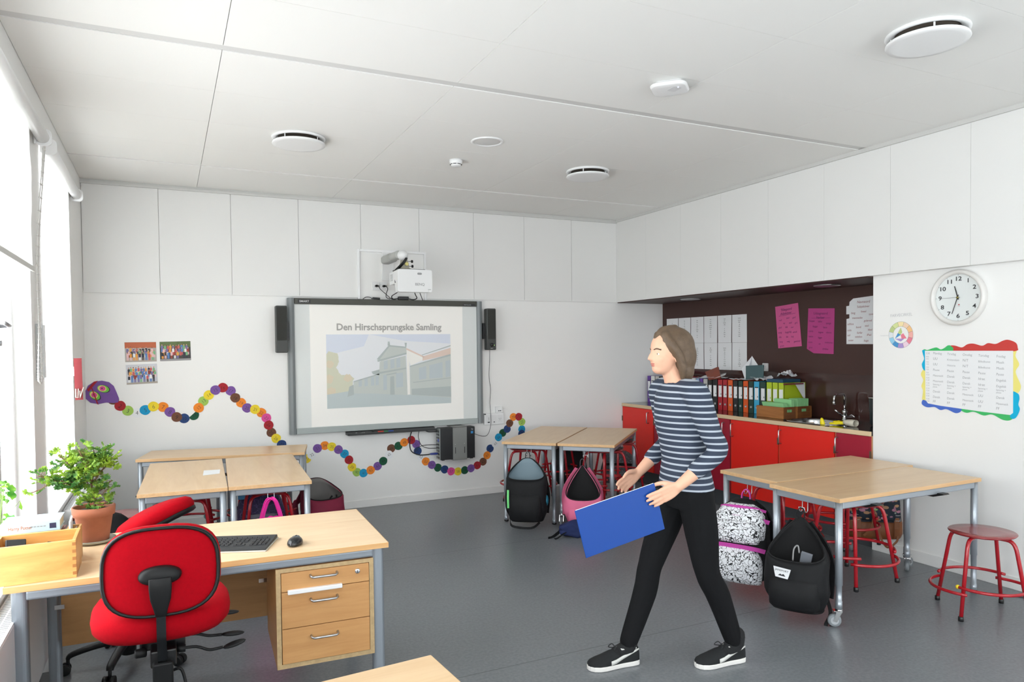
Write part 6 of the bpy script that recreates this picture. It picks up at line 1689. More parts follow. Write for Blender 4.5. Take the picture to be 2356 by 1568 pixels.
MB().loft([prg(0.9, -0.020), prg(1.0, -0.006), prg(1.03, 0.012), prg(1.0, 0.036), prg(0.9, 0.052), prg(0.6, 0.062), prg(0.25, 0.064)]).build('seat', M_FELT, c2, world=True)
MB().loft([prg(0.5, -0.040), prg(0.92, -0.036), prg(1.0, -0.028), prg(1.01, -0.010), prg(0.98, -0.006)]).build('seat_shell', M_CHB, c2, world=True)
MB().tube([(-0.21, 4.20, 0.13), (-0.21, 4.20, 0.42)], 0.024, 16).tube([(-0.21, 4.20, 0.42), (-0.20, 4.22, 0.55), (-0.14, 4.30, 0.64)], 0.02, 12).build('gas_column', M_CHM, c2, world=True)
star_base(c2, (-0.21, 4.20), D_(183), 0.27)

# ================================================================ school bags
M_BAGBLK = mat('bag_black', (19, 20, 22), 0.7, spec=0.3, bump=0.3, bscale=300, var=0.15, vscale=20)
M_BAGIN = mat('bag_lining_black', (12, 12, 14), 0.85)
M_BAGPNK = mat('bag_pink', (214, 104, 140), 0.75, bump=0.3, bscale=250, var=0.06, vscale=14)
M_MAG = mat('strap_magenta', (206, 74, 172), 0.6)
M_NAVY = mat('cloth_navy', (24, 38, 84), 0.85, bump=0.3, bscale=120, var=0.12, vscale=9)
def doodle(name, bg, fg, scale, thr, extra=None):
    m = mat(name, bg, 0.6)
    nt = m.node_tree
    p = nt.nodes['Principled BSDF']
    tc = nt.nodes['Texture Coordinate']
    n = nt.nodes.new('ShaderNodeTexNoise')
    n.inputs['Scale'].default_value = scale * 0.6
    n.inputs['Detail'].default_value = 1
    mixv = nt.nodes.new('ShaderNodeMix')
    mixv.data_type = 'VECTOR'
    mixv.inputs['Factor'].default_value = 0.06
    nt.links.new(tc.outputs['Object'], mixv.inputs['A'])
    nt.links.new(n.outputs['Color'], mixv.inputs['B'])
    nt.links.new(tc.outputs['Object'], n.inputs['Vector'])
    v = nt.nodes.new('ShaderNodeTexVoronoi')
    v.feature = 'DISTANCE_TO_EDGE'
    v.inputs['Scale'].default_value = scale
    nt.links.new(mixv.outputs['Result'], v.inputs['Vector'])
    v2 = nt.nodes.new('ShaderNodeTexVoronoi')
    v2.inputs['Scale'].default_value = scale * 1.7
    nt.links.new(mixv.outputs['Result'], v2.inputs['Vector'])
    a = nt.nodes.new('ShaderNodeMath')
    a.operation = 'MULTIPLY'
    b = nt.nodes.new('ShaderNodeMath')
    b.operation = 'LESS_THAN'
    b.inputs[1].default_value = thr
    nt.links.new(v.outputs['Distance'], a.inputs[0])
    nt.links.new(v2.outputs['Distance'], a.inputs[1])
    nt.links.new(a.outputs[0], b.inputs[0])
    x = nt.nodes.new('ShaderNodeMix')
    x.data_type = 'RGBA'
    x.inputs['A'].default_value = rgb(*bg)
    x.inputs['B'].default_value = rgb(*fg)
    nt.links.new(b.outputs[0], x.inputs['Factor'])
    nt.links.new(x.outputs['Result'], p.inputs['Base Color'])
    return m
M_DOOD = doodle('doodle_print', (232, 234, 238), (16, 18, 24), 42, 0.026)
M_SPECK = doodle('speckle_print', (34, 38, 44), (196, 200, 206), 95, 0.012)

def wrinkle(o, k, size, seed=0.0):
    tx = bpy.data.textures.new('cloth_folds', 'CLOUDS')
    tx.noise_scale = size
    tx.noise_depth = 2
    d = o.modifiers.new('sub', 'SUBSURF')
    d.levels = d.render_levels = 1
    d = o.modifiers.new('folds', 'DISPLACE')
    d.texture = tx
    d.texture_coords = 'GLOBAL'
    d.strength = k
    d.mid_level = 0.5
    return o
def superpt(a, e):
    ca, sa = math.cos(a), math.sin(a)
    return abs(ca) ** (2 / e) * math.copysign(1, ca), abs(sa) ** (2 / e) * math.copysign(1, sa)
def bagring(W, D, y0, z, n=32, e=3.0, slope=0.0):
    """Ring whose back edge lies at y0 (bag grows towards -y)."""
    out = []
    for j in range(n):
        x, y = superpt(2 * PI * j / n, e)
        out.append((x * W / 2, y0 - D / 2 + y * D / 2, z + slope * (y + 1) / 2))
    return out
def open_bag(label, loc, rot, W, D, zb, zf, zt, m, lining, top_w=0.22, group='school bags hanging from the tables', loop=True):
    """A rucksack hanging from its loop with the top unzipped: front lip at zf, back panel up to zt."""
    t = thing('rucksack', label, 'bag', loc, rot, group)
    n, K = 44, 12
    rings = []
    for k in range(K + 1):
        s = k / K
        ring = []
        for j in range(n):
            a = 2 * PI * j / n
            x, y = superpt(a, 2.8)
            back = (y + 1) / 2
            zm = zf + (zt - zf) * back ** 1.15
            z = zb + (zm - zb) * s
            up = max(0.0, (z - zf) / (zt - zf))
            prof = 0.80 + 0.20 * min(1, (z - zb) / 0.10) if z < zb + 0.10 else 1.0
            narrow = 1 - (1 - top_w) * up ** 1.3
            w = W / 2 * prof * narrow * (1 + 0.025 * math.sin(9 * s + 3 * a))
            d = D * prof * (1 - 0.45 * up)
            ring.append((x * w, -d / 2 + y * d / 2 - 0.03 * math.sin(PI * s) * (1 - back), z))
        rings.append(ring)
    b = MB().loft(rings, cap=False)
    b.add(rings[0], [tuple(reversed(range(n)))])
    o = b.build('body', [m, lining], t, solid=0.010)
    o.modifiers['solid'].offset = -1
    o.modifiers['solid'].material_offset = 1
    o.modifiers['solid'].material_offset_rim = 0
    MB().tube([rings[-1][j] for j in range(n)], 0.005, 6, closed=True).build('zip_edge', M_BAGIN, t)
    # front pocket
    h = (zf - zb)
    def pk(w, d, z, e=2.8):
        return [(x * w / 2, -D * 0.86 - 0.01 + min(y, 0.25) * d, z) for x, y in [superpt(2 * PI * j / 28, e) for j in range(28)]]
    MB().loft([pk(W * 0.66, D * 0.20, zb + 0.015), pk(W * 0.78, D * 0.34, zb + 0.04), pk(W * 0.80, D * 0.38, zb + h * 0.4), pk(W * 0.76, D * 0.30, zb + h * 0.62), pk(W * 0.70, D * 0.12, zb + h * 0.72)]).build('front_pocket', m, t)
    zz = zb + h * 0.73
    MB().tube(spline([(-W * 0.34, -D * 0.93, zz - 0.03), (-W * 0.2, -D * 1.0, zz), (W * 0.2, -D * 1.0, zz), (W * 0.34, -D * 0.93, zz - 0.03)], 5), 0.004, 6).build('pocket_zip', M_BAGIN, t)
    if loop: MB().strap(spline([(-0.02, 0.0, zt - 0.01), (-0.018, 0.004, zt + 0.04), (0.0, 0.005, zt + 0.058), (0.018, 0.004, zt + 0.04), (0.02, 0.0, zt - 0.01)], 4), 0.018, 0.004, (0, 1, 0)).build('hang_loop', M_BAGBLK if m is not M_BAGPNK else mat('strap_grey', (84, 84, 90), 0.7), t)
    for s in (-1, 1):
        MB().strap(spline([(s * 0.04, 0.012, zt - 0.03), (s * W * 0.36, 0.025, zt - 0.16), (s * W * 0.46, 0.02, zb + 0.22), (s * W * 0.44, 0.0, zb + 0.05)], 6), 0.055, 0.012, (s * 0.5, -0.2, 0.1)).build('shoulder_strap', m, t)
    return t
def bagq(x, y, z):
    return Vector((x, y, z))
# -- the large black rucksack on the back left table
t = open_bag('large black rucksack with a pale blue lining hanging at the back tables', (2.94, 5.81, 0), D_(-34), 0.37, 0.21, 0.055, 0.435, 0.60, M_BAGBLK, mat('lining_blue_grey', (122, 142, 152), 0.7), 0.35)
MB().strap([(-0.15, -0.225, 0.35), (-0.151, -0.228, 0.27), (-0.149, -0.225, 0.19)], 0.018, 0.004, (1, 0, 0)).build('zip_pull', mat('pull_green', (120, 220, 130), 0.5), t)
MB().ball((0.178, -0.11, 0.24), (0.02, 0.05, 0.05), 14, 10).build('side_bottle', mat('bottle_teal', (30, 120, 146), 0.4), t)
MB().strap(spline([(-0.15, -0.1, 0.07), (-0.12, -0.18, 0.02), (0.05, -0.2, 0.012), (0.12, -0.14, 0.05)], 5), 0.02, 0.004, (0, 0.3, 1)).build('loose_strap', M_BAGBLK, t)
# -- the pink one
t = open_bag('pink rucksack unzipped to its black inside, hanging at the back tables', (3.30, 5.45, 0), D_(-30), 0.34, 0.19, 0.075, 0.285, 0.555, M_BAGPNK, M_BAGIN, 0.16)
MB().strap([(0.10, -0.17, 0.29), (0.11, -0.20, 0.2), (0.10, -0.18, 0.10)], 0.018, 0.004, (1, 0, 0)).build('patterned_edge', M_SPECK, t)
MB().prism(rrect(0.08, 0.02, 0.004), (0.0, -0.232, 0.115), (1, 0, 0), (0, 0.1, 1), (0, -0.002, 0)).build('label', M_BAGIN, t)
# -- navy bundle on the floor below it
r_ = random.Random(5)
def bundle(name, label, cat, loc, rot, L, W, H, m, seed, group=None):
    t = thing(name, label, cat, loc, rot, group)
    rings = []
    n = 24
    for i in range(15):
        s = i / 14
        x = (s - 0.5) * L
        k = math.sin(PI * (0.08 + 0.84 * s)) ** 0.55
        ring = []
        for j in range(n):
            a = 2 * PI * j / n
            w = 1 + 0.10 * math.sin(3 * a + seed + 5 * s) + 0.07 * math.sin(7 * s * PI + 2 * a)
            ring.append((x + 0.015 * math.sin(4 * a + seed), math.cos(a) * W / 2 * k * w, max(0.003, H * 0.42 + math.sin(a) * H * 0.55 * k * w)))
        rings.append(ring)
    wrinkle(MB().loft(rings).build('cloth', m, t), 0.03, 0.06)
    return t
t = bundle('gym_bag', 'navy blue cloth gym bag lying on the floor under the pink rucksack', 'bag', (3.205, 5.20, 0), D_(-24), 0.50, 0.20, 0.145, M_NAVY, 1.3)
MB().strap(spline([(-0.22, 0.0, 0.06), (-0.28, -0.02, 0.02), (-0.32, -0.06, 0.006), (-0.35, -0.08, 0.005)], 5), 0.025, 0.004, (0, 0, 1)).build('strap', M_BAGBLK, t)
MB().strap(spline([(-0.2, -0.06, 0.05), (-0.27, -0.09, 0.01), (-0.30, -0.10, 0.006)], 5), 0.02, 0.004, (0, 1, 0.2)).build('strap', M_BAGBLK, t)
# -- the near black rucksack with the white patch
t = open_bag('black rucksack with a white patch hanging on the near table on wheels', (3.365, 3.075, 0), D_(-58), 0.35, 0.21, 0.085, 0.375, 0.585, M_BAGBLK, M_BAGIN, 0.20)
pm = MB().prism([(-0.048, 0.03), (0.048, 0.03), (0.040, -0.008), (0.034, -0.03), (-0.034, -0.03), (-0.040, -0.008)], (-0.055, -0.256, 0.318), (0.99, -0.05, -0.10), (0.08, -0.12, 0.985), (0, -0.002, 0))
pm.use(1).text('JANSPORT', (-0.055, -0.2595, 0.327), (0.99, -0.05, -0.10), (0.08, -0.12, 0.985), 0.0155, 'c', 0.012)
pm.flat([(-0.02, -0.018), (-0.008, -0.006), (0.0, -0.011), (0.01, -0.004), (0.022, -0.018)], (-0.055, -0.259, 0.318), (0.99, -0.05, -0.10), (0.08, -0.12, 0.985))
pm.build('patch', [M_PAPER, M_INK], t)
MB().tube(spline([(-0.02, -0.13, 0.36), (-0.02, -0.10, 0.42), (0.0, -0.09, 0.44), (0.01, -0.10, 0.40)], 5), 0.005, 6).build('headphone_band', mat('band_grey', (140, 140, 140), 0.4), t)
MB().obox((0.05, -0.12, 0.375), (0.06, 0.02, 0.08), (0.3, 0.2, 0)).build('booklet', mat('booklet_grey', (120, 124, 132), 0.5), t)
MB().strap(spline([(0.15, -0.04, 0.14), (0.17, -0.05, 0.06), (0.15, -0.09, 0.0), (0.19, -0.08, 0.005), (0.175, -0.05, 0.06)], 5), 0.02, 0.004, (1, 0, 0)).build('loose_strap', M_BAGBLK, t)

# -- closed rucksacks
def pack(label, loc, rot, W, D, H, zb, m, m2, trim, pockets, group='school bags hanging from the tables', m_side=None):
    t = thing('rucksack', label, 'bag', loc, rot, group)
    prof = [(0.0, 0.86, 0.80), (0.03, 0.95, 0.92), (0.10, 1.0, 1.0), (0.45, 1.0, 1.0), (0.65, 0.97, 0.90), (0.80, 0.88, 0.74), (0.90, 0.70, 0.56), (0.96, 0.50, 0.42), (1.0, 0.26, 0.25)]
    wrinkle(MB().loft([bagring(W * w, D * d, 0.0, zb + H * s) for s, w, d in prof]).build('body', m_side or m, t), 0.015, 0.08)
    # front face panel over the body
    def fr(s0, s1, w, d, yy, name, mm, n=9):
        rings = []
        for i in range(n):
            q = i / (n - 1)
            s = s0 + (s1 - s0) * q
            k = math.sin(PI * (0.12 + 0.76 * q)) ** 0.4
            ww = w * W * (k if q > 0.5 else 0.9 + 0.1 * k)
            rings.append([(x * ww / 2, -D * yy(s) + min(y, 0.2) * d * k, zb + H * s) for x, y in [superpt(2 * PI * j / 28, 3.0) for j in range(28)]])
        return MB().loft(rings).build(name, mm, t)
    yy = lambda s: 0.97 if s < 0.5 else 0.97 - (s - 0.5) * 0.75
    for s0, s1, w, d in pockets:
        fr(s0, s1, w, d, yy, 'pocket', m)
    for s, w, out in trim:
        y = -D * yy(s) - out
        MB().strap(spline([(-W * w * 0.49, y + 0.075, zb + H * (s - 0.05)), (-W * w * 0.34, y + 0.012, zb + H * s), (0, y - 0.006, zb + H * (s + 0.015)), (W * w * 0.34, y + 0.012, zb + H * s), (W * w * 0.49, y + 0.075, zb + H * (s - 0.05))], 6), 0.026, 0.008, (0, -0.2, 1)).build('zip_band', m2, t)
    MB().strap(spline([(-0.028, 0.0, zb + H * 0.98), (-0.024, 0.004, zb + H + 0.03), (0.0, 0.005, zb + H + 0.055), (0.024, 0.004, zb + H + 0.03), (0.028, 0.0, zb + H * 0.98)], 4), 0.02, 0.005, (0, 1, 0)).build('hang_loop', m2, t)
    for s in (-1, 1):
        MB().strap(spline([(s * 0.05, 0.012, zb + H * 0.94), (s * W * 0.34, 0.03, zb + H * 0.78), (s * W * 0.48, 0.03, zb + H * 0.4), (s * W * 0.47, 0.0, zb + 0.06)], 6), 0.05, 0.012, (s * 0.5, -0.2, 0.1)).build('shoulder_strap', m_side or m, t)
    return t
t = pack('black and white doodle print rucksack with magenta zips, at the front right table', (3.44, 3.60, 0), D_(-62), 0.37, 0.22, 0.50, 0.10, M_DOOD, M_MAG, [(0.91, 0.80, -0.01), (0.80, 0.98, 0.006), (0.47, 0.99, 0.05)], [(0.02, 0.46, 0.93, 0.085), (0.52, 0.78, 0.84, 0.075)], m_side=M_BAGBLK)
MB().loft([bagring(0.33 * w, 0.17 * d, -0.045, 0.10 + 0.50 * s) for s, w, d in ((0.55, 1.05, 0.98), (0.70, 1.02, 0.97), (0.82, 0.94, 0.85), (0.91, 0.74, 0.62), (0.955, 0.45, 0.45))]).build('upper_panel', M_DOOD, t)
MB().strap([(-0.115, -0.262, 0.47), (-0.116, -0.266, 0.41)], 0.014, 0.004, (1, 0, 0)).build('zip_pull', mat('pull_pink', (220, 70, 140), 0.5), t)
MB().strap([(-0.02, -0.28, 0.165), (0.04, -0.275, 0.14)], 0.02, 0.004, (0, 0, 1)).build('name_tag', mat('pull_pink', (220, 70, 140), 0.5), t)
pack('black rucksack hanging in the gap between the two back tables', (3.93, 6.78, 0), D_(-30), 0.36, 0.20, 0.47, 0.13, M_BAGBLK, M_BAGBLK, [], [(0.05, 0.45, 0.8, 0.05)])
t = pack('black and white speckled bag hanging at the back right table by the red cabinet', (4.40, 6.50, 0), D_(-35), 0.36, 0.18, 0.34, 0.14, M_SPECK, M_BAGBLK, [(0.62, 0.9, 0.02)], [(0.05, 0.5, 0.85, 0.06)])
MB().ball((-0.12, -0.12, 0.46), (0.065, 0.05, 0.11), 16, 12).build('side_pouch', M_SPECK, t)
MB().tube(spline([(0.0, -0.15, 0.12), (0.05, -0.19, 0.05), (0.12, -0.18, 0.03), (0.16, -0.12, 0.05)], 5), 0.004, 5).build('loose_cord', M_BAGBLK, t)
# -- navy arrow-print bag with brown leather
def arrow_print():
    m = mat('arrow_print', (28, 40, 54), 0.7)
    nt = m.node_tree
    p = nt.nodes['Principled BSDF']
    tc = nt.nodes['Texture Coordinate']
    mp = nt.nodes.new('ShaderNodeMapping')
    mp.inputs['Rotation'].default_value = (0, D_(45), 0)
    mp.inputs['Scale'].default_value = (18, 12, 34)
    v = nt.nodes.new('ShaderNodeTexVoronoi')
    v.inputs['Scale'].default_value = 1.0
    lt = nt.nodes.new('ShaderNodeMath')
    lt.operation = 'LESS_THAN'
    lt.inputs[1].default_value = 0.40
    hs = nt.nodes.new('ShaderNodeValToRGB')
    hs.color_ramp.interpolation = 'CONSTANT'
    for i, c in enumerate(((130, 170, 96), (170, 130, 96), (176, 120, 140), (150, 160, 150))):
        el = hs.color_ramp.elements[i] if i < 2 else hs.color_ramp.elements.new(i * 0.25)
        el.position = i * 0.25
        el.color = rgb(*c)
    x = nt.nodes.new('ShaderNodeMix')
    x.data_type = 'RGBA'
    x.inputs['A'].default_value = rgb(28, 40, 54)
    nt.links.new(tc.outputs['Object'], mp.inputs['Vector'])
    nt.links.new(mp.outputs['Vector'], v.inputs['Vector'])
    nt.links.new(v.outputs['Distance'], lt.inputs[0])
    nt.links.new(v.outputs['Color'], hs.inputs['Fac'])
    nt.links.new(lt.outputs[0], x.inputs['Factor'])
    nt.links.new(hs.outputs['Color'], x.inputs['B'])
    nt.links.new(x.outputs['Result'], p.inputs['Base Color'])
    return m
M_ARROW = arrow_print()
M_TAN = mat('leather_tan', (128, 76, 40), 0.5, var=0.1, vscale=20)
t = pack('navy arrow print bag with a brown leather base, hanging by the white wall', (4.80, 3.72, 0), D_(-38), 0.37, 0.17, 0.46, 0.17, M_ARROW, M_TAN, [], [(0.30, 0.62, 0.7, 0.05)])
MB().loft([bagring(0.37 * w, 0.17 * d, 0.006, z) for z, w, d in ((0.155, 0.85, 0.8), (0.165, 0.98, 0.98), (0.20, 1.04, 1.08), (0.285, 1.03, 1.07), (0.295, 1.0, 1.0))]).build('leather_base', M_TAN, t)
for s in (-1, 1):
    MB().strap([(s * 0.13, -0.182, 0.33), (s * 0.13, -0.19, 0.25), (s * 0.13, -0.186, 0.18)], 0.035, 0.006, (1, 0, 0)).build('leather_tab', M_TAN, t)
    MB().tube([(s * 0.13 - 0.022, -0.188, 0.35), (s * 0.13 + 0.022, -0.188, 0.35), (s * 0.13 + 0.022, -0.188, 0.31), (s * 0.13 - 0.022, -0.188, 0.31)], 0.003, 6, closed=True).build('buckle', M_CHROME, t)
MB().strap(spline([(-0.03, -0.20, 0.45), (-0.03, -0.215, 0.36), (-0.05, -0.215, 0.26), (-0.10, -0.21, 0.20)], 5), 0.018, 0.005, (1, 0, 0)).strap(spline([(-0.02, -0.20, 0.45), (-0.015, -0.215, 0.34), (0.01, -0.22, 0.20), (0.06, -0.215, 0.12), (0.12, -0.21, 0.16), (0.135, -0.20, 0.2)], 5), 0.014, 0.005, (1, 0, 0)).build('leather_cord', M_TAN, t)
# -- around the left-hand tables
M_HOT = mat('bag_hot_pink', (238, 40, 160), 0.6, bump=0.3, bscale=200)
t = thing('tote_bag', 'hot pink tote bag hanging on the hook of the left-hand tables', 'bag', (0.585, 4.855, 0), D_(2))
rings = []
for z, w, d in ((0.22, 0.26, 0.10), (0.25, 0.29, 0.13), (0.36, 0.285, 0.13), (0.46, 0.25, 0.09), (0.515, 0.20, 0.06), (0.535, 0.16, 0.04)):
    rings.append([(x * w / 2 * (1 + 0.05 * math.sin(5 * z * 20 + 7 * i)), y * d / 2 - 0.03 + 0.006 * math.sin(i * 2.2), z + 0.012 * math.sin(i * 1.9)) for i, (x, y) in enumerate([superpt(2 * PI * j / 28, 2.4) for j in range(28)])])
wrinkle(MB().loft(rings).build('body', M_HOT, t), 0.03, 0.05)
for yy, w in ((-0.05, 0.0), (-0.01, 0.006)):
    MB().strap(spline([(-0.062, yy, 0.52), (-0.045, yy, 0.585), (-0.02, yy - 0.004, 0.648), (0.02, yy - 0.004, 0.648), (0.045, yy, 0.585), (0.062, yy, 0.52)], 6), 0.022, 0.005, (1, 0.3, 0)).build('carry_handle', M_HOT, t)
M_PURP = doodle('purple_print', (40, 30, 72), (96, 78, 130), 30, 0.012)
t = pack('dark purple patterned rucksack hanging behind the hot pink tote bag', (0.60, 5.56, 0), D_(-4), 0.34, 0.18, 0.46, 0.15, M_PURP, mat('trim_grey', (120, 120, 132), 0.5), [(0.6, 0.7, 0.03)], [(0.05, 0.55, 0.8, 0.06)])
MB().box((-0.155, -0.10, 0.54), (-0.09, -0.07, 0.60)).build('name_card', mat('card_blue', (70, 140, 190), 0.5), t)
M_MAR = mat('bag_maroon', (126, 24, 56), 0.75, bump=0.3, bscale=250, var=0.08)
t = open_bag('maroon rucksack gaping open on a grey lining, right of the left-hand tables', (1.04, 5.88, 0), D_(22), 0.33, 0.24, 0.16, 0.44, 0.575, M_MAR, mat('lining_grey', (110, 108, 106), 0.8), 0.6, loop=False)
MB().strap(spline([(-0.12, -0.20, 0.40), (-0.09, -0.25, 0.33), (-0.08, -0.25, 0.22)], 5), 0.03, 0.005, (1, 0, 0)).build('lime_strap', mat('strap_lime', (176, 176, 60), 0.6), t)
MB().loft([bagring(w, d, -0.14, z, e=2.4) for z, w, d in ((0.22, 0.16, 0.05), (0.25, 0.22, 0.09), (0.31, 0.21, 0.09), (0.345, 0.13, 0.05))]).tube(spline([(0.02, -0.18, 0.34), (0.0, -0.2, 0.40), (0.03, -0.22, 0.46)], 4), 0.007, 6).tube(spline([(0.06, -0.18, 0.34), (0.08, -0.2, 0.40), (0.07, -0.22, 0.46)], 4), 0.007, 6).build('hip_belt', M_BAGBLK, t)
t = pack('black school bag on the floor under the window, behind the flowerpot', (-0.36, 5.32, 0), D_(12), 0.32, 0.20, 0.57, 0.004, M_BAGBLK, M_BAGBLK, [], [(0.05, 0.5, 0.8, 0.05)], 'school bags on the floor')
MB().strap([(0.155, -0.12, 0.50), (0.17, -0.13, 0.45)], 0.03, 0.005, (1, 0, 0)).build('reflector', mat('reflector_yellow', (226, 214, 30), 0.4), t)
t = thing('keyring', 'small teddy and pompom keyring dangling under the left-hand tables', 'keyring', (0.257, 5.80, 0.37))
MB().tube([(0, 0, 0.165), (0, 0, 0.06)], 0.0016, 5).build('cord', M_STEEL, t)
MB().ball((0.008, 0, 0.045), (0.020, 0.016, 0.022), 12, 8).ball((-0.002, 0, 0.068), 0.007, 8, 6).ball((0.018, 0, 0.068), 0.007, 8, 6).build('teddy', mat('teddy_brown', (110, 84, 66), 0.9), t)
MB().ball((-0.010, -0.006, 0.008), 0.024, 14, 10).build('pompom', mat('pompom_teal', (96, 140, 140), 0.95), t)

# ---- a loose cable on the floor by the right wall
tag(MB().tube(spline([(4.72, 2.79, 0.004), (4.79, 2.72, 0.004), (4.84, 2.62, 0.004), (4.87, 2.5, 0.004)], 5), 0.004, 6).build('cable', M_DARK, at=(4.8, 2.7, 0.004)), 'dark cable lying on the floor along the right wall', 'cable')

# ================================================================ the walking person
FV, LV = Vector((-0.99, 0.14, 0)).normalized(), Vector((-0.14, -0.99, 0)).normalized()
BASE = Vector((2.37, 2.90, 0))
def W(f, l, z):
    return BASE + FV * f + LV * l + Vector((0, 0, z))
M_SKIN = mat('skin', (226, 176, 148), 0.5, spec=0.35, var=0.03, vscale=30)
M_HAIR = mat('hair_brown', (92, 74, 56), 0.55, bump=0.6, bscale=160, var=0.2, vscale=40)
M_TROU = mat('trousers_black', (17, 18, 20), 0.85, spec=0.2, bump=0.2, bscale=300)
def striped():
    m = mat('striped_shirt', (44, 54, 72), 0.8, bump=0.15, bscale=400)
    nt = m.node_tree
    p = nt.nodes['Principled BSDF']
    tc = nt.nodes['Texture Coordinate']
    s = nt.nodes.new('ShaderNodeSeparateXYZ')
    a = nt.nodes.new('ShaderNodeMath')
    a.operation = 'MODULO'
    a.inputs[1].default_value = 0.030
    b = nt.nodes.new('ShaderNodeMath')
    b.operation = 'LESS_THAN'
    b.inputs[1].default_value = 0.009
    x = nt.nodes.new('ShaderNodeMix')
    x.data_type = 'RGBA'
    x.inputs['A'].default_value = rgb(44, 54, 72)
    x.inputs['B'].default_value = rgb(170, 178, 188)
    nt.links.new(tc.outputs['Object'], s.inputs['Vector'])
    nt.links.new(s.outputs['Z'], a.inputs[0])
    nt.links.new(a.outputs[0], b.inputs[0])
    nt.links.new(b.outputs[0], x.inputs['Factor'])
    nt.links.new(x.outputs['Result'], p.inputs['Base Color'])
    return m
per = thing('person', 'person in a navy striped top and black trousers walking past with a blue folder', 'person', BASE)
def limb(mb, pts, rs, k=5, n=14):
    """Tapered limb through joints, rounded at both ends."""
    P_ = spline(pts, k)
    R_ = []
    for i in range(len(P_)):
        s = i / k
        j = min(int(s), len(rs) - 2)
        R_.append(rs[j] + (rs[j + 1] - rs[j]) * (s - j))
    mb.tube(P_, R_, n)
    mb.ball(P_[0], rs[0], 12, 8)
    mb.ball(P_[-1], rs[-1], 12, 8)
def oval(mb, rows):
    """Stack of oval cross-sections: (f, z, half depth, half width)."""
    rings = []
    for f, z, d, w in rows:
        rings.append([W(f + math.cos(a) * d, math.sin(a) * w, z) for a in [2 * PI * j / 28 for j in range(28)]])
    mb.loft(rings)
def eball(mb, c, r, tilt=0.0):
    """Ellipsoid aligned to the body: c=(f,l,z), r=(rf,rl,rz)."""
    rings = []
    for i in range(13):
        t = PI * i / 12 - PI / 2
        k = max(math.cos(t), 0.02)
        ring = []
        for j in range(20):
            a = 2 * PI * j / 20
            x, y, z = math.cos(a) * k * r[0], math.sin(a) * k * r[1], math.sin(t) * r[2]
            x, z = x * math.cos(tilt) + z * math.sin(tilt), -x * math.sin(tilt) + z * math.cos(tilt)
            ring.append(W(c[0] + x, c[1] + y, c[2] + z))
        rings.append(ring)
    mb.loft(rings)
LS, LE, LW_ = (0.045, 0.172, 1.375), (-0.035, 0.225, 1.105), (0.165, 0.205, 0.945)
RS, RE, RW = (0.045, -0.172, 1.375), (-0.02, -0.225, 1.10), (0.17, -0.185, 0.95)
LH, LK, LA = (0.0, 0.088, 0.88), (-0.065, 0.09, 0.475), (-0.222, 0.088, 0.085)
RH, RK, RA = (0.0, -0.088, 0.88), (0.165, -0.08, 0.485), (0.302, -0.066, 0.085)
TORSO = [(0.0, 0.82, 0.095, 0.150), (0.0, 0.90, 0.108, 0.162), (0.004, 0.97, 0.100, 0.150), (0.010, 1.04, 0.088, 0.130), (0.020, 1.13, 0.094, 0.134), (0.032, 1.24, 0.106, 0.148), (0.040, 1.33, 0.096, 0.152), (0.044, 1.385, 0.076, 0.140), (0.050, 1.425, 0.058, 0.085), (0.055, 1.45, 0.05, 0.055)]
# --- body: one continuous surface
b = MB()
oval(b, TORSO)
limb(b, [W(0.055, 0, 1.42), W(0.075, 0, 1.47), W(0.095, 0, 1.53)], [0.056, 0.050, 0.050])
eball(b, (0.095, 0, 1.598), (0.096, 0.076, 0.098))           # skull
eball(b, (0.128, 0, 1.545), (0.066, 0.060, 0.080), 0.25)     # face
eball(b, (0.150, 0, 1.500), (0.036, 0.038, 0.030))           # jaw and chin
eball(b, (0.166, 0, 1.592), (0.022, 0.042, 0.014))           # brow
for s in (-1, 1):
    eball(b, (0.150, s * 0.036, 1.548), (0.028, 0.022, 0.022))   # cheekbones
    eball(b, (0.090, s * 0.075, 1.560), (0.016, 0.009, 0.031), -0.25)  # ears
    eball(b, (0.080, s * 0.081, 1.570), (0.010, 0.006, 0.020), -0.25)
b.tube([W(0.183, 0, 1.588), W(0.200, 0, 1.562), W(0.206, 0, 1.550), W(0.190, 0, 1.541)], [0.007, 0.009, 0.0105, 0.008], 10)   # nose
for s in (-1, 1):
    eball(b, (0.188, s * 0.010, 1.546), (0.010, 0.008, 0.006))
eball(b, (0.181, 0, 1.524), (0.010, 0.021, 0.0055))          # lips
eball(b, (0.179, 0, 1.514), (0.010, 0.018, 0.0060))
for S, E, H_, rr in ((LS, LE, LW_, 1), (RS, RE, RW, 1)):
    limb(b, [W(*S), W((S[0] + E[0]) / 2, (S[1] + E[1]) / 2, (S[2] + E[2]) / 2), W(*E), W((E[0] + H_[0]) / 2, (E[1] + H_[1]) / 2, (E[2] + H_[2]) / 2 - 0.004), W(*H_)], [0.050, 0.043, 0.037, 0.035, 0.025])
for H_, K_, A_2 in ((LH, LK, LA), (RH, RK, RA)):
    limb(b, [W(*H_), W((H_[0] + K_[0]) / 2, (H_[1] + K_[1]) / 2, (H_[2] + K_[2]) / 2), W(*K_), W((K_[0] * 2 + A_2[0]) / 3 - 0.015, (K_[1] * 2 + A_2[1]) / 3, (K_[2] * 2 + A_2[2]) / 3), W(*A_2)], [0.080, 0.070, 0.050, 0.050, 0.034])
    limb(b, [W(*A_2), W(A_2[0] + 0.07, A_2[1], 0.052), W(A_2[0] + 0.13, A_2[1], 0.038)], [0.034, 0.030, 0.022])
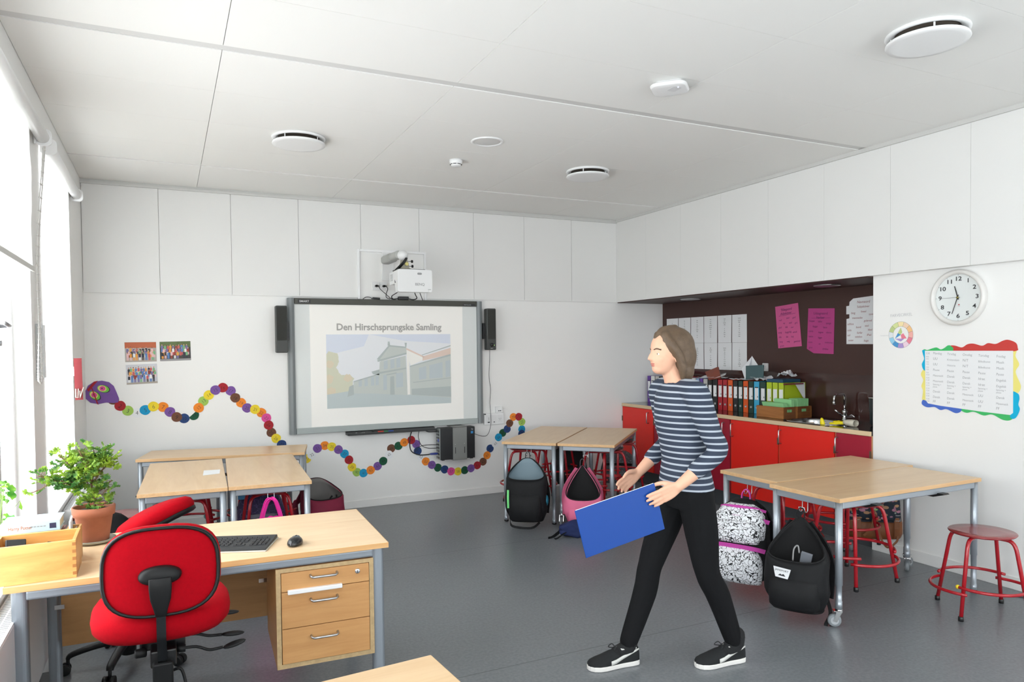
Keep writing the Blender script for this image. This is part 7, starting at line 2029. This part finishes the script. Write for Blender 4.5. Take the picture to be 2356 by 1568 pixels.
def hand(wrist, d, s, n, grip):
    """wrist, d: towards the knuckles, s: towards the thumb side, n: out of the back of the hand (all in f,l,z)."""
    w, d, s, n = Vector(wrist), Vector(d).normalized(), Vector(s).normalized(), Vector(n).normalized()
    def Q(v):
        return W(v.x, v.y, v.z)
    for k, off in enumerate((0.026, 0.009, -0.009, -0.026)):
        limb(b, [Q(w + s * off * 0.5), Q(w + d * 0.045 + s * off * 0.9 + n * 0.002), Q(w + d * 0.088 + s * off)], [0.0135, 0.0130, 0.0115], 4, 10)
        L = (0.072, 0.080, 0.074, 0.058)[k]
        r = (0.0088, 0.0090, 0.0086, 0.0076)[k]
        p0 = w + d * 0.088 + s * off
        sp = s * (0.10 * (1.5 - k))
        g = grip[k]
        p1 = p0 + (d + sp - n * g * 0.45).normalized() * L * 0.45
        p2 = p1 + (d * 0.9 + sp * 0.5 - n * g * 1.0).normalized() * L * 0.32
        p3 = p2 + (d * 0.8 - n * g * 1.5).normalized() * L * 0.26
        limb(b, [Q(p0), Q(p1), Q(p2), Q(p3)], [r * 1.08, r, r * 0.94, r * 0.82], 4, 10)
    t0 = w + d * 0.018 + s * 0.014
    t1 = t0 + d * 0.030 + s * 0.026 - n * 0.018
    t2 = t1 + d * 0.034 + s * 0.010 - n * 0.016
    t3 = t2 + d * 0.026 - s * 0.002 - n * 0.008
    limb(b, [Q(t0), Q(t1), Q(t2), Q(t3)], [0.015, 0.0125, 0.0105, 0.0085], 4, 10)
hand(LW_, (0.90, -0.05, -0.42), (0.42, 0, 0.90), (0.0, 1, 0.0), (0.10, 0.12, 0.16, 0.22))
hand(RW, (0.85, 0.12, -0.50), (0.50, 0, 0.85), (0.0, -1, 0.0), (0.35, 0.42, 0.5, 0.6))
body = b.build('body', M_SKIN, per, world=True, remesh=0.0046)
# --- eyes, brows
for s in (-1, 1):
    e = MB()
    eball(e, (0.168, s * 0.030, 1.572), (0.0115, 0.0125, 0.0085))
    e.use(1)
    eball(e, (0.1765, s * 0.031, 1.572), (0.004, 0.0055, 0.0055))
    e.build('eye', [mat('eye_white', (232, 230, 226), 0.25), mat('iris_brown', (60, 44, 34), 0.2)], per, world=True)
    w = MB()
    w.tube(spline([W(0.186, s * 0.014, 1.594), W(0.181, s * 0.032, 1.599), W(0.166, s * 0.050, 1.593)], 4), 0.0035, 6)
    w.build('eyebrow', M_HAIR, per, world=True)
lp = MB()
eball(lp, (0.1855, 0, 1.5235), (0.0085, 0.019, 0.0042))
eball(lp, (0.1835, 0, 1.5145), (0.0085, 0.016, 0.0045))
lp.build('lips', mat('lips', (190, 112, 104), 0.45), per, world=True)
# --- hair: a bob to the nape, parted away from the face
h = MB()
eball(h, (0.068, 0, 1.612), (0.112, 0.088, 0.098))
eball(h, (0.030, 0, 1.560), (0.080, 0.086, 0.105))
eball(h, (0.022, 0, 1.490), (0.058, 0.076, 0.075))
for s in (-1, 1):
    limb(h, [W(0.135, s * 0.040, 1.668), W(0.120, s * 0.072, 1.620), W(0.085, s * 0.083, 1.560), W(0.065, s * 0.080, 1.495), W(0.058, s * 0.070, 1.450)], [0.020, 0.022, 0.024, 0.022, 0.012], 4, 10)
limb(h, [W(0.165, 0.0, 1.655), W(0.13, 0.0, 1.690), W(0.06, 0, 1.705)], [0.014, 0.020, 0.016], 4, 10)
h.build('hair', M_HAIR, per, world=True, remesh=0.006)
# --- clothes
c = MB()
oval(c, [(f, z, d + 0.013, w + 0.013) for f, z, d, w in [(0.0, 0.895, 0.112, 0.165)] + TORSO[2:8]] + [(0.046, 1.41, 0.072, 0.105), (0.050, 1.430, 0.062, 0.075)])
for S, E, H_ in ((LS, LE, LW_), (RS, RE, RW)):
    m3 = tuple(E[i] * 0.45 + H_[i] * 0.55 for i in range(3))
    limb(c, [W(S[0], S[1] * 0.45, S[2] + 0.018), W(S[0], S[1] * 0.98, S[2] + 0.002), W(S[0] * 0.8 + E[0] * 0.2, S[1] * 0.8 + E[1] * 0.2, S[2] * 0.8 + E[2] * 0.2), W(S[0] * 0.3 + E[0] * 0.7, S[1] * 0.3 + E[1] * 0.7, S[2] * 0.3 + E[2] * 0.7), W(E[0] - 0.003, E[1], E[2]), W(*m3)], [0.058, 0.066, 0.063, 0.053, 0.048, 0.042])
c.build('striped_top', striped(), per, world=True, remesh=0.0065)
c = MB()
oval(c, [(0.0, 0.80, 0.104, 0.158), (0.0, 0.86, 0.116, 0.170), (0.002, 0.93, 0.112, 0.164), (0.004, 0.96, 0.106, 0.156)])
for H_, K_, A_2 in ((LH, LK, LA), (RH, RK, RA)):
    limb(c, [W(H_[0], H_[1] * 0.95, H_[2]), W((H_[0] + K_[0]) / 2, (H_[1] + K_[1]) / 2, (H_[2] + K_[2]) / 2), W(*K_), W((K_[0] * 2 + A_2[0]) / 3 - 0.012, (K_[1] * 2 + A_2[1]) / 3, (K_[2] * 2 + A_2[2]) / 3), W(A_2[0] * 0.96 + K_[0] * 0.04, A_2[1], A_2[2] + 0.03)], [0.094, 0.084, 0.062, 0.061, 0.046])
c.build('trousers', M_TROU, per, world=True, remesh=0.0065)
# --- trainers
for A_2 in (LA, RA):
    k = MB()
    limb(k, [W(A_2[0] - 0.012, A_2[1], A_2[2] + 0.05), W(*A_2), W(A_2[0] + 0.06, A_2[1], 0.062)], [0.043, 0.042, 0.036])
    k.build('sock', mat('sock_black', (24, 25, 27), 0.9), per, world=True)
M_SUEDE = mat('trainer_suede_black', (20, 23, 25), 0.85, bump=0.3, bscale=500)
M_SOLE = mat('trainer_sole_white', (226, 224, 220), 0.5)
M_STRIPE = mat('trainer_stripe', (206, 206, 202), 0.5)
def trainer(ax, heel, toe):
    """heel, toe: points on the floor."""
    hv, tv = Vector(heel), Vector(toe)
    d = (tv - hv).normalized()
    s = Vector((-d.y, d.x, 0))
    L = (tv - hv).length
    def Q(x, y, z):
        return hv + d * (x * L) + s * y + Vector((0, 0, z))
    wd = [(0.0, 0.024), (0.04, 0.032), (0.15, 0.036), (0.35, 0.036), (0.55, 0.043), (0.70, 0.049), (0.82, 0.048), (0.92, 0.038), (0.975, 0.022), (1.0, 0.006)]
    t = MB()
    out = [(x, w + 0.003) for x, w in wd] + [(x, -w - 0.003) for x, w in reversed(wd)]
    lo, hi = [Q(x, y, 0.001) for x, y in out], [Q(x, y * 1.03, 0.026 - 0.002 * math.sin(x * PI)) for x, y in out]
    t.loft([lo, hi], smooth=False)
    sole = t.build('sole', M_SOLE, per, world=True, bevel=0.004)
    up = MB()
    tops = [0.088, 0.094, 0.090, 0.088, 0.083, 0.066, 0.056, 0.049, 0.043, 0.030]
    rings = []
    for (x, w), h_ in zip(wd, tops):
        ring = []
        for j in range(17):
            a = PI * j / 16
            e = 0.62 if x < 0.4 else 0.8
            ring.append(Q(x, math.cos(a) * w * (0.90 if 0.05 < x < 0.4 and math.sin(a) > 0.8 else 1.0), 0.024 + (h_ - 0.024) * abs(math.sin(a)) ** e))
        rings.append(ring)
    up.loft(rings, closed=False)
    up.add([rings[0][j] for j in range(17)], [tuple(range(17))], True)
    up = up.build('upper', M_SUEDE, per, world=True)
    for sg in (-1, 1):
        st = MB()
        pts = [(0.60, 0.026, 0.046), (0.50, 0.030, 0.050), (0.36, 0.046, 0.062), (0.22, 0.062, 0.074), (0.10, 0.074, 0.083), (0.02, 0.080, 0.086)]
        vs = []
        for x, a, b_ in pts:
            w = [wd[i][1] + (wd[i + 1][1] - wd[i][1]) * (x - wd[i][0]) / (wd[i + 1][0] - wd[i][0]) for i in range(len(wd) - 1) if wd[i][0] <= x <= wd[i + 1][0]][0] + 0.0025
            vs += [Q(x, sg * w, a), Q(x, sg * (w - (0.002 if b_ < 0.06 else 0.004)), b_)]
        st.add(vs, [(2 * i, 2 * i + 1, 2 * i + 3, 2 * i + 2) for i in range(len(pts) - 1)], True)
        st.build('side_stripe', M_STRIPE, per, world=True, solid=0.0015)
    la = MB()
    for i in range(4):
        x = 0.46 + i * 0.065
        z = 0.086 - i * 0.0065
        la.tube([Q(x, -0.020, z - 0.006), Q(x, 0, z + 0.002), Q(x + 0.01, 0.020, z - 0.006)], 0.003, 6)
    la.tube(spline([Q(0.44, 0, 0.092), Q(0.47, 0.022, 0.105), Q(0.52, 0.030, 0.092), Q(0.47, 0.008, 0.092)], 4), 0.0028, 6).tube(spline([Q(0.44, 0, 0.092), Q(0.48, -0.020, 0.106), Q(0.54, -0.028, 0.090), Q(0.48, -0.006, 0.092)], 4), 0.0028, 6)
    la.build('laces', mat('laces_black', (34, 36, 38), 0.8), per, world=True)
    co = MB().tube([Q(x, y, z) for x, y, z in [(0.02, 0, 0.092), (0.08, 0.029, 0.090), (0.22, 0.033, 0.084), (0.36, 0.026, 0.090), (0.42, 0, 0.095), (0.36, -0.026, 0.090), (0.22, -0.033, 0.084), (0.08, -0.029, 0.090)]], 0.0045, 6, closed=True)
    co.build('collar', M_STRIPE, per, world=True)
trainer(LA, (2.628, 2.776, 0), (2.354, 2.815, 0))
trainer(RA, (2.132, 2.998, 0), (1.860, 3.038, 0))
# --- what the person carries
fo = thing('folder', "bright blue folder held low in the walking person's hand", 'folder', W(0.43, 0.168, 0.80))
fc = (0.455, 0.178, 0.802)
def FQ(a, b_, l):
    t = -0.24
    return W(fc[0] + a * math.cos(t) - b_ * math.sin(t) * 1.0, fc[1] + l, fc[2] + a * math.sin(t) + b_ * math.cos(t))
m = MB()
m.hexa([FQ(-0.21, -0.115, -0.006), FQ(0.21, -0.115, -0.006), FQ(0.21, -0.115, 0.0), FQ(-0.21, -0.115, 0.0)], [FQ(-0.21, 0.115, -0.006), FQ(0.21, 0.115, -0.006), FQ(0.21, 0.115, 0.0), FQ(-0.21, 0.115, 0.0)])
m.build('cover', mat('folder_bright_blue', (0, 66, 150), 0.4), fo, world=True, bevel=0.002)
MB().hexa([FQ(-0.205, -0.108, -0.0045), FQ(0.205, -0.108, -0.0045), FQ(0.205, -0.108, -0.0015), FQ(-0.205, -0.108, -0.0015)], [FQ(-0.205, 0.1165, -0.0045), FQ(0.205, 0.1165, -0.0045), FQ(0.205, 0.1165, -0.0015), FQ(-0.205, 0.1165, -0.0015)]).build('papers', M_PAPER, fo, world=True)
